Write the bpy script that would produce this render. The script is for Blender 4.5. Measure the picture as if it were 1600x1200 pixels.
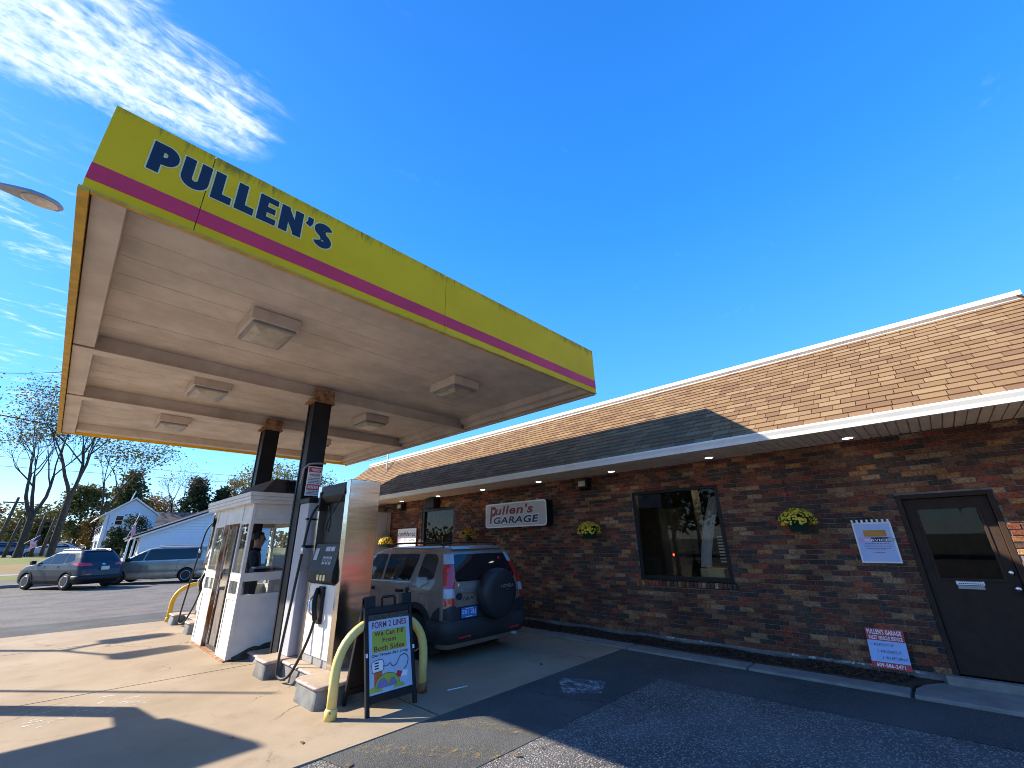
import bpy, bmesh, math, random
import numpy as np
from mathutils import Vector, Matrix, Euler, Quaternion

for o in list(bpy.data.objects):
    bpy.data.objects.remove(o)
scene = bpy.context.scene
COL = scene.collection
R_ = math.radians
rnd = random.Random(7)

# ------------------------------------------------------------------ camera
FPX = 654.2
fw = Vector((0.6769136, 0.64623115, 0.35238229))
rt = Vector((0.69569681, -0.71806956, -0.01954612))
up = Vector((-0.24040368, -0.25838227, 0.935652))
EYE = Vector((0.0, 0.0, 1.65))
cam = bpy.data.cameras.new("camera")
cam.sensor_fit = 'HORIZONTAL'
cam.sensor_width = 36.0
cam.lens = FPX / 1600.0 * 36.0
cam.clip_start = 0.05
cam.clip_end = 3000
cam_ob = bpy.data.objects.new("camera", cam)
cam_ob.matrix_world = Matrix.Translation(EYE) @ Matrix((rt, up, -fw)).transposed().to_4x4()
COL.objects.link(cam_ob)
scene.camera = cam_ob

# ------------------------------------------------------------------ sun, sky, exposure
TO_SUN = Vector((-0.97, 1.2, 1.0)).normalized()
SUN_EL = math.asin(TO_SUN.z)
SUN_AZ = math.atan2(TO_SUN.x, TO_SUN.y)
sl = bpy.data.lights.new("sun", 'SUN')
sl.energy = 2.35
sl.angle = R_(0.53)
sl.color = (1.0, 0.90, 0.74)
so = bpy.data.objects.new("sun", sl)
so.rotation_euler = (-TO_SUN).to_track_quat('-Z', 'Y').to_euler()
so.location = (-20, 30, 25)
COL.objects.link(so)

scene.view_settings.view_transform = 'Standard'
scene.view_settings.look = 'None'
scene.view_settings.gamma = 1.0
scene.view_settings.use_curve_mapping = False
scene.view_settings.exposure = 2.28
scene.cycles.max_bounces = 8
scene.cycles.diffuse_bounces = 4
scene.cycles.transparent_max_bounces = 12
scene.cycles.use_denoising = True
scene.cycles.filter_width = 0.95
scene.cycles.sample_clamp_indirect = 6.0

world = bpy.data.worlds.new("World")
scene.world = world
world.use_nodes = True
wn, wl = world.node_tree.nodes, world.node_tree.links
wn.clear()


def N(tree, kind, **kw):
    n = tree.nodes.new(kind)
    for k, v in kw.items():
        if k in ('operation', 'blend_type', 'sky_type', 'noise_dimensions', 'data_type', 'feature', 'attribute_type',
                 'attribute_name', 'interpolation_type', 'wave_type', 'bands_direction', 'distance', 'clamp', 'noise_type',
                 'interpolation'):
            setattr(n, k, v)
        else:
            n.inputs[k].default_value = v
    return n


def mathn(tree, op, a, b=None, c=None, clamp=False):
    n = tree.nodes.new('ShaderNodeMath')
    n.operation = op
    n.use_clamp = clamp
    for i, v in enumerate((a, b, c)):
        if v is None:
            continue
        if isinstance(v, (int, float)):
            n.inputs[i].default_value = v
        else:
            tree.links.new(v, n.inputs[i])
    return n.outputs[0]


def smooth(tree, val, lo, hi):
    n = tree.nodes.new('ShaderNodeMapRange')
    n.interpolation_type = 'SMOOTHSTEP'
    n.clamp = True
    tree.links.new(val, n.inputs['Value'])
    for nm, v in (('From Min', lo), ('From Max', hi)):
        if isinstance(v, (int, float)):
            n.inputs[nm].default_value = v
        else:
            tree.links.new(v, n.inputs[nm])
    return n.outputs[0]


def mixc(tree, fac, a, b, blend='MIX'):
    n = tree.nodes.new('ShaderNodeMix')
    n.data_type = 'RGBA'
    n.blend_type = blend
    for sock, v in ((n.inputs[0], fac), (n.inputs[6], a), (n.inputs[7], b)):
        if isinstance(v, (int, float)):
            sock.default_value = v
        elif isinstance(v, (tuple, list)):
            sock.default_value = (*v[:3], 1.0)
        else:
            tree.links.new(v, sock)
    return n.outputs[2]


wt = world.node_tree
sky = N(wt, 'ShaderNodeTexSky', sky_type='NISHITA')
sky.sun_disc = False
sky.sun_elevation = SUN_EL
sky.sun_rotation = SUN_AZ
sky.altitude = 30
sky.air_density = 1.0
sky.dust_density = 0.15
sky.ozone_density = 2.2
hs = N(wt, 'ShaderNodeHueSaturation', Saturation=1.3, Value=1.0, Hue=0.508)
wl.new(sky.outputs[0], hs.inputs['Color'])
tc = wn.new('ShaderNodeTexCoord')
sx = wn.new('ShaderNodeSeparateXYZ')
wl.new(tc.outputs['Generated'], sx.inputs[0])
zz = mathn(wt, 'MAXIMUM', sx.outputs[2], 0.02)
U = mathn(wt, 'DIVIDE', sx.outputs[0], zz)
V = mathn(wt, 'DIVIDE', sx.outputs[1], zz)
cb = wn.new('ShaderNodeCombineXYZ')
wl.new(U, cb.inputs[0]); wl.new(V, cb.inputs[1])


def cloud_noise(rot, sc, scale, detail, dist, rough=0.62):
    mp = wn.new('ShaderNodeMapping')
    mp.inputs['Rotation'].default_value = (0, 0, rot)
    mp.inputs['Scale'].default_value = (sc[0], sc[1], 1)
    wl.new(cb.outputs[0], mp.inputs[0])
    n = N(wt, 'ShaderNodeTexNoise', Scale=scale, Detail=detail, Roughness=rough, Distortion=dist)
    wl.new(mp.outputs[0], n.inputs['Vector'])
    return n.outputs['Fac']


nA = cloud_noise(0.62, (0.9, 2.7), 7.0, 10, 0.6, 0.66)      # streaks
nB = cloud_noise(0.2, (1, 1), 30.0, 6, 0.3)        # ripples
nC = cloud_noise(-0.3, (1.2, 2.0), 3.2, 6, 0.8)      # broad wisps
# the long feathered bank: between two slanting edges in the cloud plane
low = mathn(wt, 'MULTIPLY_ADD', U, -0.30, 1.145)
nAo = mathn(wt, 'MULTIPLY_ADD', nA, 0.26, -0.13)
Vn = mathn(wt, 'ADD', V, nAo)
m1 = smooth(wt, mathn(wt, 'SUBTRACT', low, Vn), -0.015, 0.05)
upe = mathn(wt, 'MULTIPLY_ADD', U, 0.20, 0.885)
m2 = smooth(wt, mathn(wt, 'SUBTRACT', Vn, upe), -0.06, 0.10)
m3 = smooth(wt, mathn(wt, 'MULTIPLY_ADD', nA, 0.1, mathn(wt, 'MULTIPLY', U, -1.0)), -0.13, -0.02)
bank = mathn(wt, 'MULTIPLY', mathn(wt, 'MULTIPLY', m1, m2), m3)
tex = mathn(wt, 'MULTIPLY_ADD', nB, 0.6, mathn(wt, 'MULTIPLY', nA, 1.0))
bank = mathn(wt, 'MULTIPLY', bank, smooth(wt, tex, 0.52, 1.10))
# thin veils low in the west and a few wisps
vm = mathn(wt, 'MULTIPLY', smooth(wt, V, 1.15, 1.95), smooth(wt, U, 0.02, -0.3))
veil = mathn(wt, 'MULTIPLY', vm, smooth(wt, mathn(wt, 'MULTIPLY_ADD', nA, 0.6, mathn(wt, 'MULTIPLY', nC, 0.6)), 0.60, 0.82))
wisp = mathn(wt, 'MULTIPLY', smooth(wt, nC, 0.60, 0.85), smooth(wt, nA, 0.5, 0.75))
wisp = mathn(wt, 'MULTIPLY', wisp, 0.22)
cl = mathn(wt, 'MAXIMUM', mathn(wt, 'MULTIPLY', bank, 0.85), mathn(wt, 'MULTIPLY', veil, 0.55))
cl = mathn(wt, 'MAXIMUM', cl, wisp)
cl = mathn(wt, 'MULTIPLY', cl, smooth(wt, sx.outputs[2], 0.05, 0.2))
el_ = smooth(wt, sx.outputs[2], 0.0, 0.95)
cr_ = wn.new('ShaderNodeValToRGB')
e_ = cr_.color_ramp.elements
e_[0].position, e_[0].color = 0.0, (0.19, 0.52, 0.98, 1)
e_[1].position, e_[1].color = 1.0, (0.006, 0.115, 0.50, 1)
x_ = e_.new(0.22); x_.color = (0.060, 0.355, 0.95, 1)
x_ = e_.new(0.62); x_.color = (0.015, 0.215, 0.78, 1)
wl.new(sx.outputs[2], cr_.inputs[0])
clear = mixc(wt, 1.0, cr_.outputs[0], (2.05, 2.0, 1.92), 'MULTIPLY')
clear = mixc(wt, 0.84, hs.outputs[0], clear)      # the deep clear autumn blue over the physical sky
skyc = mixc(wt, cl, clear, (2.1, 2.2, 2.35))
bg = N(wt, 'ShaderNodeBackground', Strength=0.15)
wl.new(skyc, bg.inputs['Color'])
wo = wn.new('ShaderNodeOutputWorld')
wl.new(bg.outputs[0], wo.inputs['Surface'])


# ------------------------------------------------------------------ materials
def new_mat(name):
    m = bpy.data.materials.new(name)
    m.use_nodes = True
    t = m.node_tree
    return m, t, t.nodes['Principled BSDF']


def mat(name, col, rough=0.6, metal=0.0, var=0.12, vscale=4.0, bump=0.0, bscale=60.0, col2=None, spec=0.5, coat=0.0, det=6):
    """plain surface with uneven colour and fine relief"""
    m, t, p = new_mat(name)
    tc = t.nodes.new('ShaderNodeTexCoord')
    n = N(t, 'ShaderNodeTexNoise', Scale=vscale, Detail=det, Roughness=0.65)
    t.links.new(tc.outputs['Object'], n.inputs['Vector'])
    if col2 is None:
        a = tuple(c * (1 - var) for c in col)
        b = tuple(min(1, c * (1 + var)) for c in col)
    else:
        a, b = col, col2
    f = smooth(t, n.outputs['Fac'], 0.3, 0.7)
    t.links.new(mixc(t, f, a, b), p.inputs['Base Color'])
    p.inputs['Roughness'].default_value = rough
    p.inputs['Metallic'].default_value = metal
    p.inputs['Specular IOR Level'].default_value = spec
    p.inputs['Coat Weight'].default_value = coat
    p.inputs['Coat Roughness'].default_value = 0.04
    if bump:
        nb = N(t, 'ShaderNodeTexNoise', Scale=bscale, Detail=4)
        t.links.new(tc.outputs['Object'], nb.inputs['Vector'])
        bp = N(t, 'ShaderNodeBump', Strength=bump, Distance=0.01)
        t.links.new(nb.outputs['Fac'], bp.inputs['Height'])
        t.links.new(bp.outputs[0], p.inputs['Normal'])
    return m


def glass(name, tint=(0.75, 0.8, 0.8), rough=0.02, refl=1.0):
    m = bpy.data.materials.new(name)
    m.use_nodes = True
    t = m.node_tree
    t.nodes.clear()
    tr = N(t, 'ShaderNodeBsdfTransparent', Color=(*tint, 1))
    gl = N(t, 'ShaderNodeBsdfGlossy', Color=(1, 1, 1, 1), Roughness=rough)
    fr = N(t, 'ShaderNodeFresnel')
    bk = t.nodes.new('ShaderNodeNewGeometry').outputs['Backfacing']
    t.links.new(mathn(t, 'MULTIPLY_ADD', bk, 1 / 1.5 - 1.5, 1.5), fr.inputs['IOR'])   # a pane, not a solid block of glass
    mx = t.nodes.new('ShaderNodeMixShader')
    t.links.new(mathn(t, 'MULTIPLY', fr.outputs[0], refl), mx.inputs[0])
    t.links.new(tr.outputs[0], mx.inputs[1])
    t.links.new(gl.outputs[0], mx.inputs[2])
    o = t.nodes.new('ShaderNodeOutputMaterial')
    t.links.new(mx.outputs[0], o.inputs['Surface'])
    return m


def ramp_mat(name, stops, source='object', rough=0.85, grain=0.25, gscale=60, bump=0.3, dirt=0.0):
    """a piece's own colour picked per object or per joined piece"""
    m, t, p = new_mat(name)
    tc = t.nodes.new('ShaderNodeTexCoord')
    if source == 'object':
        r = t.nodes.new('ShaderNodeObjectInfo').outputs['Random']
    else:
        r = t.nodes.new('ShaderNodeNewGeometry').outputs['Random Per Island']
    cr = t.nodes.new('ShaderNodeValToRGB')
    cr.color_ramp.interpolation = 'CONSTANT'
    e = cr.color_ramp.elements
    e[0].position, e[0].color = stops[0][0], (*stops[0][1], 1)
    e[1].position, e[1].color = stops[1][0], (*stops[1][1], 1)
    for pos, c in stops[2:]:
        x = e.new(pos); x.color = (*c, 1)
    t.links.new(r, cr.inputs[0])
    geo = t.nodes.new('ShaderNodeNewGeometry')
    n = N(t, 'ShaderNodeTexNoise', Scale=gscale, Detail=5, Roughness=0.7)
    t.links.new(geo.outputs['Position'], n.inputs['Vector'])
    f = smooth(t, n.outputs['Fac'], 0.3, 0.75)
    c = mixc(t, f, (1 - grain,) * 3, (1 + grain,) * 3)
    c = mixc(t, 1.0, cr.outputs[0], c, 'MULTIPLY')
    if dirt:
        n2 = N(t, 'ShaderNodeTexNoise', Scale=1.3, Detail=4)
        t.links.new(geo.outputs['Position'], n2.inputs['Vector'])
        f2 = smooth(t, n2.outputs['Fac'], 0.35, 0.7)
        c = mixc(t, 1.0, c, mixc(t, f2, (1 - dirt,) * 3, (1 + dirt * 0.4,) * 3), 'MULTIPLY')
    t.links.new(c, p.inputs['Base Color'])
    p.inputs['Roughness'].default_value = rough
    p.inputs['Specular IOR Level'].default_value = 0.3
    if bump:
        bp = N(t, 'ShaderNodeBump', Strength=bump, Distance=0.004)
        t.links.new(n.outputs['Fac'], bp.inputs['Height'])
        t.links.new(bp.outputs[0], p.inputs['Normal'])
    return m


def emit(name, col, s):
    m, t, p = new_mat(name)
    p.inputs['Base Color'].default_value = (*col, 1)
    p.inputs['Emission Color'].default_value = (*col, 1)
    p.inputs['Emission Strength'].default_value = s
    return m


BRICKS = [(0.0, (0.146, 0.051, 0.032)), (0.16, (0.225, 0.068, 0.034)), (0.30, (0.098, 0.060, 0.043)), (0.44, (0.262, 0.114, 0.055)),
          (0.56, (0.124, 0.063, 0.043)), (0.68, (0.317, 0.144, 0.063)), (0.76, (0.327, 0.080, 0.040)), (0.84, (0.076, 0.051, 0.040)),
          (0.91, (0.399, 0.215, 0.109)), (0.96, (0.422, 0.176, 0.057))]
SHING = [(0.0, (0.245, 0.152, 0.078)), (0.25, (0.220, 0.134, 0.068)), (0.48, (0.195, 0.116, 0.061)), (0.66, (0.270, 0.178, 0.096)),
         (0.82, (0.180, 0.102, 0.057)), (0.92, (0.240, 0.150, 0.080))]
M = {}
M['brick'] = ramp_mat('brick', BRICKS, 'object', dirt=0.35, gscale=48, grain=0.62, bump=0.9)
M['bricks'] = ramp_mat('brick_joined', BRICKS, 'island', dirt=0.35, gscale=48, grain=0.62, bump=0.9)
M['shingle'] = ramp_mat('shingle', SHING, 'object', rough=0.95, gscale=120, grain=0.18, bump=0.5)
M['shingles'] = ramp_mat('shingle_joined', SHING, 'island', rough=0.95, gscale=120, grain=0.18, bump=0.5)
M['mortar'] = mat('mortar', (0.19, 0.17, 0.155), 0.95, var=0.3, vscale=6, bump=0.4, bscale=150)
M['white_trim'] = mat('white_trim', (0.80, 0.79, 0.75), 0.45, var=0.05, vscale=3)
M['soffit'] = mat('soffit_vinyl', (0.74, 0.60, 0.46), 0.55, var=0.10, vscale=5)
M['dark_frame'] = mat('dark_bronze', (0.012, 0.011, 0.011), 0.5, var=0.2, spec=0.3)
M['door_brown'] = mat('door_brown', (0.042, 0.025, 0.018), 0.7, var=0.15, vscale=8, spec=0.2, bump=0.08, bscale=40)
M['glass'] = glass('window_glass', (0.85, 0.88, 0.88), 0.01, 0.26)
M['clear_glass'] = glass('clear_glass', (0.93, 0.95, 0.95), 0.01, 0.8)
M['black_plastic'] = mat('black_plastic', (0.012, 0.012, 0.014), 0.5, var=0.2, vscale=6, spec=0.3)
M['black_paint'] = mat('black_paint', (0.009, 0.010, 0.014), 0.5, var=0.25, vscale=3, bump=0.05, spec=0.3)
M['rubber'] = mat('rubber', (0.013, 0.013, 0.014), 0.6, var=0.2)
M['chrome'] = mat('bright_metal', (0.72, 0.72, 0.73), 0.16, 1.0, var=0.05)
M['alloy'] = mat('alloy', (0.62, 0.62, 0.64), 0.28, 0.9, var=0.06)
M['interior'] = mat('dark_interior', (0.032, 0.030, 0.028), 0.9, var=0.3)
M['white_panel'] = mat('white_panel', (0.72, 0.70, 0.655), 0.45, var=0.06, vscale=3)
M['pump_white'] = mat('pump_white', (0.78, 0.77, 0.73), 0.35, var=0.04, vscale=3)
M['grey_panel'] = mat('grey_panel', (0.40, 0.41, 0.46), 0.5, var=0.06)
M['navy'] = mat('navy_print', (0.006, 0.011, 0.034), 0.55, var=0.1)
M['red'] = mat('red_print', (0.55, 0.020, 0.030), 0.45, var=0.1)
M['dark_red'] = mat('dark_red_print', (0.24, 0.014, 0.016), 0.5, var=0.1)
M['white_print'] = mat('white_print', (0.82, 0.82, 0.82), 0.5, var=0.03)
M['black_print'] = mat('black_print', (0.012, 0.012, 0.014), 0.5, var=0.1)
M['magenta'] = mat('magenta_print', (0.55, 0.08, 0.36), 0.5, var=0.05)
M['cream_yellow'] = mat('cream_outline', (0.80, 0.72, 0.33), 0.5, var=0.03)
M['green'] = mat('pot_green', (0.012, 0.055, 0.042), 0.4, var=0.2)
M['leaf'] = mat('basket_leaf', (0.030, 0.055, 0.018), 0.7, var=0.4, vscale=30)
M['petal'] = mat('petal_yellow', (0.72, 0.50, 0.030), 0.6, var=0.2, vscale=25)
M['petal_o'] = mat('petal_amber', (0.55, 0.27, 0.015), 0.6, var=0.25, vscale=25)
M['rust'] = mat('rust', (0.17, 0.055, 0.018), 0.9, col2=(0.46, 0.27, 0.15), vscale=9, bump=0.4, bscale=60)
M['wire'] = mat('wire_black', (0.02, 0.02, 0.022), 0.6)
M['pole_wood'] = mat('pole_wood', (0.075, 0.055, 0.042), 0.9, var=0.3, vscale=3)
M['lens'] = mat('lamp_lens', (0.50, 0.43, 0.33), 0.3, var=0.2, vscale=6)
M['skin'] = mat('skin', (0.34, 0.18, 0.12), 0.55, var=0.1)
M['hair'] = mat('hair', (0.018, 0.013, 0.010), 0.7)
M['jacket'] = mat('dark_jacket', (0.020, 0.022, 0.030), 0.85, var=0.3, vscale=8)
M['jeans'] = mat('dark_trousers', (0.02, 0.025, 0.04), 0.85)
M['bark'] = mat('bark', (0.050, 0.038, 0.030), 0.95, var=0.4, vscale=4, bump=0.6, bscale=10)
M['siding'] = mat('white_siding', (0.70, 0.72, 0.75), 0.6, var=0.04)
M['dark_roof'] = mat('dark_shingle', (0.045, 0.038, 0.038), 0.95, var=0.3, vscale=2)
M['lampshell'] = mat('lamp_shell', (0.33, 0.33, 0.34), 0.45, 0.3, var=0.1)
M['down_lens'] = emit('downlight_lens', (1.0, 0.93, 0.80), 1.6)
M['room_lamp'] = emit('room_lamp', (1.0, 0.80, 0.45), 2.5)
M['red_glow'] = emit('red_lamp', (1.0, 0.06, 0.03), 1.2)
M['fabric'] = mat('drape', (0.42, 0.33, 0.27), 0.9, var=0.12, vscale=9)
M['hay'] = mat('carton', (0.45, 0.28, 0.11), 0.85, var=0.15)


def leaf_mat(name, c1, c2, trans=0.25):
    m, t, p = new_mat(name)
    r = t.nodes.new('ShaderNodeNewGeometry').outputs['Random Per Island']
    t.links.new(mixc(t, r, c1, c2), p.inputs['Base Color'])
    p.inputs['Roughness'].default_value = 0.7
    p.inputs['Specular IOR Level'].default_value = 0.2
    tr = N(t, 'ShaderNodeBsdfTranslucent')
    t.links.new(mixc(t, r, c1, c2), tr.inputs['Color'])
    mx = t.nodes.new('ShaderNodeMixShader')
    mx.inputs[0].default_value = trans
    t.links.new(p.outputs[0], mx.inputs[1]); t.links.new(tr.outputs[0], mx.inputs[2])
    t.links.new(mx.outputs[0], t.nodes['Material Output'].inputs['Surface'])
    return m


M['leaf_olive'] = leaf_mat('leaf_olive', (0.085, 0.085, 0.022), (0.17, 0.14, 0.035))
M['leaf_green'] = leaf_mat('leaf_green', (0.060, 0.068, 0.022), (0.16, 0.145, 0.040))
M['leaf_dark'] = leaf_mat('leaf_dark', (0.020, 0.034, 0.015), (0.060, 0.075, 0.028), 0.15)
M['leaf_orange'] = leaf_mat('leaf_orange', (0.22, 0.095, 0.020), (0.30, 0.16, 0.035))
M['leaf_yellow'] = leaf_mat('leaf_yellow', (0.30, 0.22, 0.030), (0.20, 0.17, 0.03))
M['leaf_tan'] = leaf_mat('leaf_tan', (0.18, 0.12, 0.065), (0.24, 0.17, 0.085))


def crack_mask(t, g, scale, width):
    n = N(t, 'ShaderNodeTexNoise', Scale=2.5, Detail=6, Roughness=0.65)
    t.links.new(g, n.inputs['Vector'])
    mx = t.nodes.new('ShaderNodeVectorMath'); mx.operation = 'MULTIPLY_ADD'
    t.links.new(n.outputs['Color'], mx.inputs[0]); mx.inputs[1].default_value = (0.5, 0.5, 0); t.links.new(g, mx.inputs[2])
    v = N(t, 'ShaderNodeTexVoronoi', feature='DISTANCE_TO_EDGE', Scale=scale)
    t.links.new(mx.outputs[0], v.inputs['Vector'])
    n2 = N(t, 'ShaderNodeTexNoise', Scale=0.5, Detail=2)
    t.links.new(g, n2.inputs['Vector'])
    return mathn(t, 'MULTIPLY', smooth(t, v.outputs['Distance'], width, width * .3), smooth(t, n2.outputs['Fac'], 0.48, 0.56))


def concrete_mat():
    m, t, p = new_mat('concrete')
    g = t.nodes.new('ShaderNodeNewGeometry').outputs['Position']

    def nz(s, d=6, r=0.6, sc=None):
        n = N(t, 'ShaderNodeTexNoise', Scale=s, Detail=d, Roughness=r)
        if sc:
            mp = t.nodes.new('ShaderNodeMapping'); mp.inputs['Scale'].default_value = sc
            t.links.new(g, mp.inputs[0]); t.links.new(mp.outputs[0], n.inputs['Vector'])
        else:
            t.links.new(g, n.inputs['Vector'])
        return n.outputs['Fac']
    c = mixc(t, smooth(t, nz(0.7), 0.35, 0.7), (0.300, 0.232, 0.160), (0.375, 0.296, 0.210))
    c = mixc(t, mathn(t, 'MULTIPLY', smooth(t, nz(130, 3), 0.45, 0.75), 0.35), c, (0.22, 0.175, 0.13))
    c = mixc(t, mathn(t, 'MULTIPLY', smooth(t, nz(1.6, 5, 0.7), 0.52, 0.72), 0.55), c, (0.22, 0.165, 0.115))
    c = mixc(t, mathn(t, 'MULTIPLY', smooth(t, nz(2.2, 7, 0.75, (1, 0.25, 1)), 0.62, 0.72), 0.5), c, (0.17, 0.14, 0.115))
    c = mixc(t, mathn(t, 'MULTIPLY', smooth(t, nz(9, 4, 0.6), 0.73, 0.76), 0.7), c, (0.12, 0.10, 0.085))
    c = mixc(t, mathn(t, 'MULTIPLY', crack_mask(t, g, 0.42, 0.0035), 0.8), c, (0.07, 0.058, 0.05))
    t.links.new(c, p.inputs['Base Color'])
    p.inputs['Roughness'].default_value = 0.9
    p.inputs['Specular IOR Level'].default_value = 0.25
    bp = N(t, 'ShaderNodeBump', Strength=0.35, Distance=0.004)
    t.links.new(nz(180, 4), bp.inputs['Height'])
    t.links.new(bp.outputs[0], p.inputs['Normal'])
    return m


def asphalt_mat(name, base, stone, amount, scale=75.0, warm=(0.2, 0.17, 0.13)):
    m, t, p = new_mat(name)
    g = t.nodes.new('ShaderNodeNewGeometry').outputs['Position']
    v = N(t, 'ShaderNodeTexVoronoi', Scale=scale)
    t.links.new(g, v.inputs['Vector'])
    n = N(t, 'ShaderNodeTexNoise', Scale=1.1, Detail=6)
    t.links.new(g, n.inputs['Vector'])
    n2 = N(t, 'ShaderNodeTexNoise', Scale=5.0, Detail=5, Roughness=0.7)
    t.links.new(g, n2.inputs['Vector'])
    sxx = t.nodes.new('ShaderNodeSeparateColor')
    t.links.new(v.outputs['Color'], sxx.inputs[0])
    st = mathn(t, 'GREATER_THAN', sxx.outputs[0], 1 - amount)
    core = smooth(t, v.outputs['Distance'], 0.62, 0.30)
    sc = mixc(t, sxx.outputs[1], stone, warm)
    f = mathn(t, 'MULTIPLY', st, core)
    c = mixc(t, smooth(t, n.outputs['Fac'], 0.3, 0.7), tuple(b * 0.75 for b in base), tuple(b * 1.25 for b in base))
    c = mixc(t, f, c, sc)
    c = mixc(t, mathn(t, 'MULTIPLY', smooth(t, n2.outputs['Fac'], 0.66, 0.72), 0.6), c, tuple(b * 0.45 for b in base))
    c = mixc(t, mathn(t, 'MULTIPLY', crack_mask(t, g, 0.55, 0.004), 0.75), c, tuple(b * 0.3 for b in base))
    t.links.new(c, p.inputs['Base Color'])
    p.inputs['Roughness'].default_value = 0.85
    p.inputs['Specular IOR Level'].default_value = 0.35
    bp = N(t, 'ShaderNodeBump', Strength=0.9, Distance=0.006)
    t.links.new(mathn(t, 'ADD', core, mathn(t, 'MULTIPLY', sxx.outputs[2], 0.8)), bp.inputs['Height'])
    t.links.new(bp.outputs[0], p.inputs['Normal'])
    return m


M['concrete'] = concrete_mat()
M['asphalt'] = asphalt_mat('asphalt_coarse', (0.105, 0.102, 0.100), (0.42, 0.40, 0.375), 0.55, 60)
M['asphalt_new'] = asphalt_mat('asphalt_patch', (0.085, 0.088, 0.088), (0.17, 0.17, 0.17), 0.4, 120)
M['asphalt_lot'] = asphalt_mat('asphalt_lot', (0.115, 0.104, 0.095), (0.22, 0.20, 0.18), 0.4, 40)
M['kerb'] = mat('kerb_concrete', (0.24, 0.225, 0.20), 0.9, var=0.2, vscale=3, bump=0.4, bscale=140)
M['grass'] = mat('grass', (0.075, 0.105, 0.014), 0.95, col2=(0.15, 0.15, 0.022), vscale=0.9, bump=0.9, bscale=25)
M['dry_grass'] = mat('dry_grass', (0.17, 0.125, 0.035), 0.95, col2=(0.22, 0.14, 0.05), vscale=0.9, bump=0.9, bscale=25)
M['ground'] = mat('earth', (0.10, 0.09, 0.06), 0.95, var=0.3, vscale=0.3)
M['mulch'] = mat('mulch', (0.035, 0.020, 0.014), 0.95, col2=(0.080, 0.045, 0.028), vscale=40, bump=1.0, bscale=70)


def worn_paint(name, col, lo, hi, scale=7, sc=(1, 1, 1)):
    m, t, p = new_mat(name)
    g = t.nodes.new('ShaderNodeNewGeometry').outputs['Position']
    mp = t.nodes.new('ShaderNodeMapping'); mp.inputs['Scale'].default_value = sc
    t.links.new(g, mp.inputs[0])
    n = N(t, 'ShaderNodeTexNoise', Scale=scale, Detail=9, Roughness=0.8)
    t.links.new(mp.outputs[0], n.inputs['Vector'])
    p.inputs['Base Color'].default_value = (*col, 1)
    p.inputs['Roughness'].default_value = 0.8
    t.links.new(smooth(t, n.outputs['Fac'], lo, hi), p.inputs['Alpha'])
    return m


M['yellow_line'] = worn_paint('worn_yellow', (0.42, 0.30, 0.08), 0.50, 0.72, 14)
M['white_scuff'] = worn_paint('white_scuff', (0.72, 0.70, 0.66), 0.54, 0.62, 5, (1, 3, 1))
M['grey_scuff'] = worn_paint('grey_scuff', (0.30, 0.32, 0.33), 0.42, 0.60, 6, (1.5, 1, 1))
M['white_base'] = worn_paint('white_base_paint', (0.62, 0.62, 0.60), 0.50, 0.60, 6)


def fascia_mat():
    """yellow sheet metal with the moss streaks that run down from its top edge"""
    m, t, p = new_mat('fascia_yellow')
    tc = t.nodes.new('ShaderNodeNewGeometry')
    s = t.nodes.new('ShaderNodeSeparateXYZ')
    t.links.new(tc.outputs['Position'], s.inputs[0])
    mp = t.nodes.new('ShaderNodeMapping'); mp.inputs['Scale'].default_value = (9, 9, 1.1)
    t.links.new(tc.outputs['Position'], mp.inputs[0])
    n = N(t, 'ShaderNodeTexNoise', Scale=2.0, Detail=8, Roughness=0.8)
    t.links.new(mp.outputs[0], n.inputs['Vector'])
    nb = N(t, 'ShaderNodeTexNoise', Scale=0.8, Detail=3)
    t.links.new(tc.outputs['Position'], nb.inputs['Vector'])
    top = smooth(t, s.outputs[2], 4.60, 5.03)
    f = mathn(t, 'MULTIPLY_ADD', top, 0.42, mathn(t, 'MULTIPLY', n.outputs['Fac'], 0.75))
    f = mathn(t, 'MULTIPLY_ADD', smooth(t, nb.outputs['Fac'], 0.3, 0.7), 0.12, f)
    f = smooth(t, f, 0.74, 0.98)
    n3 = N(t, 'ShaderNodeTexNoise', Scale=1.4, Detail=6)
    t.links.new(tc.outputs['Position'], n3.inputs['Vector'])
    c = mixc(t, smooth(t, n3.outputs['Fac'], 0.3, 0.7), (0.86, 0.475, 0.007), (0.95, 0.545, 0.012))
    c = mixc(t, mathn(t, 'MULTIPLY', f, 0.72), c, (0.09, 0.085, 0.025))
    t.links.new(c, p.inputs['Base Color'])
    p.inputs['Roughness'].default_value = 0.6
    p.inputs['Specular IOR Level'].default_value = 0.15
    return m


M['fascia'] = fascia_mat()
M['fascia_edge'] = mat('fascia_edge', (0.62, 0.36, 0.02), 0.5, var=0.2, vscale=6)
M['stripe'] = mat('maroon_stripe', (0.74, 0.022, 0.070), 0.55, var=0.12, vscale=2)
M['deck'] = mat('canopy_deck', (0.56, 0.475, 0.395), 0.6, col2=(0.74, 0.635, 0.54), vscale=1.6)


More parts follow.
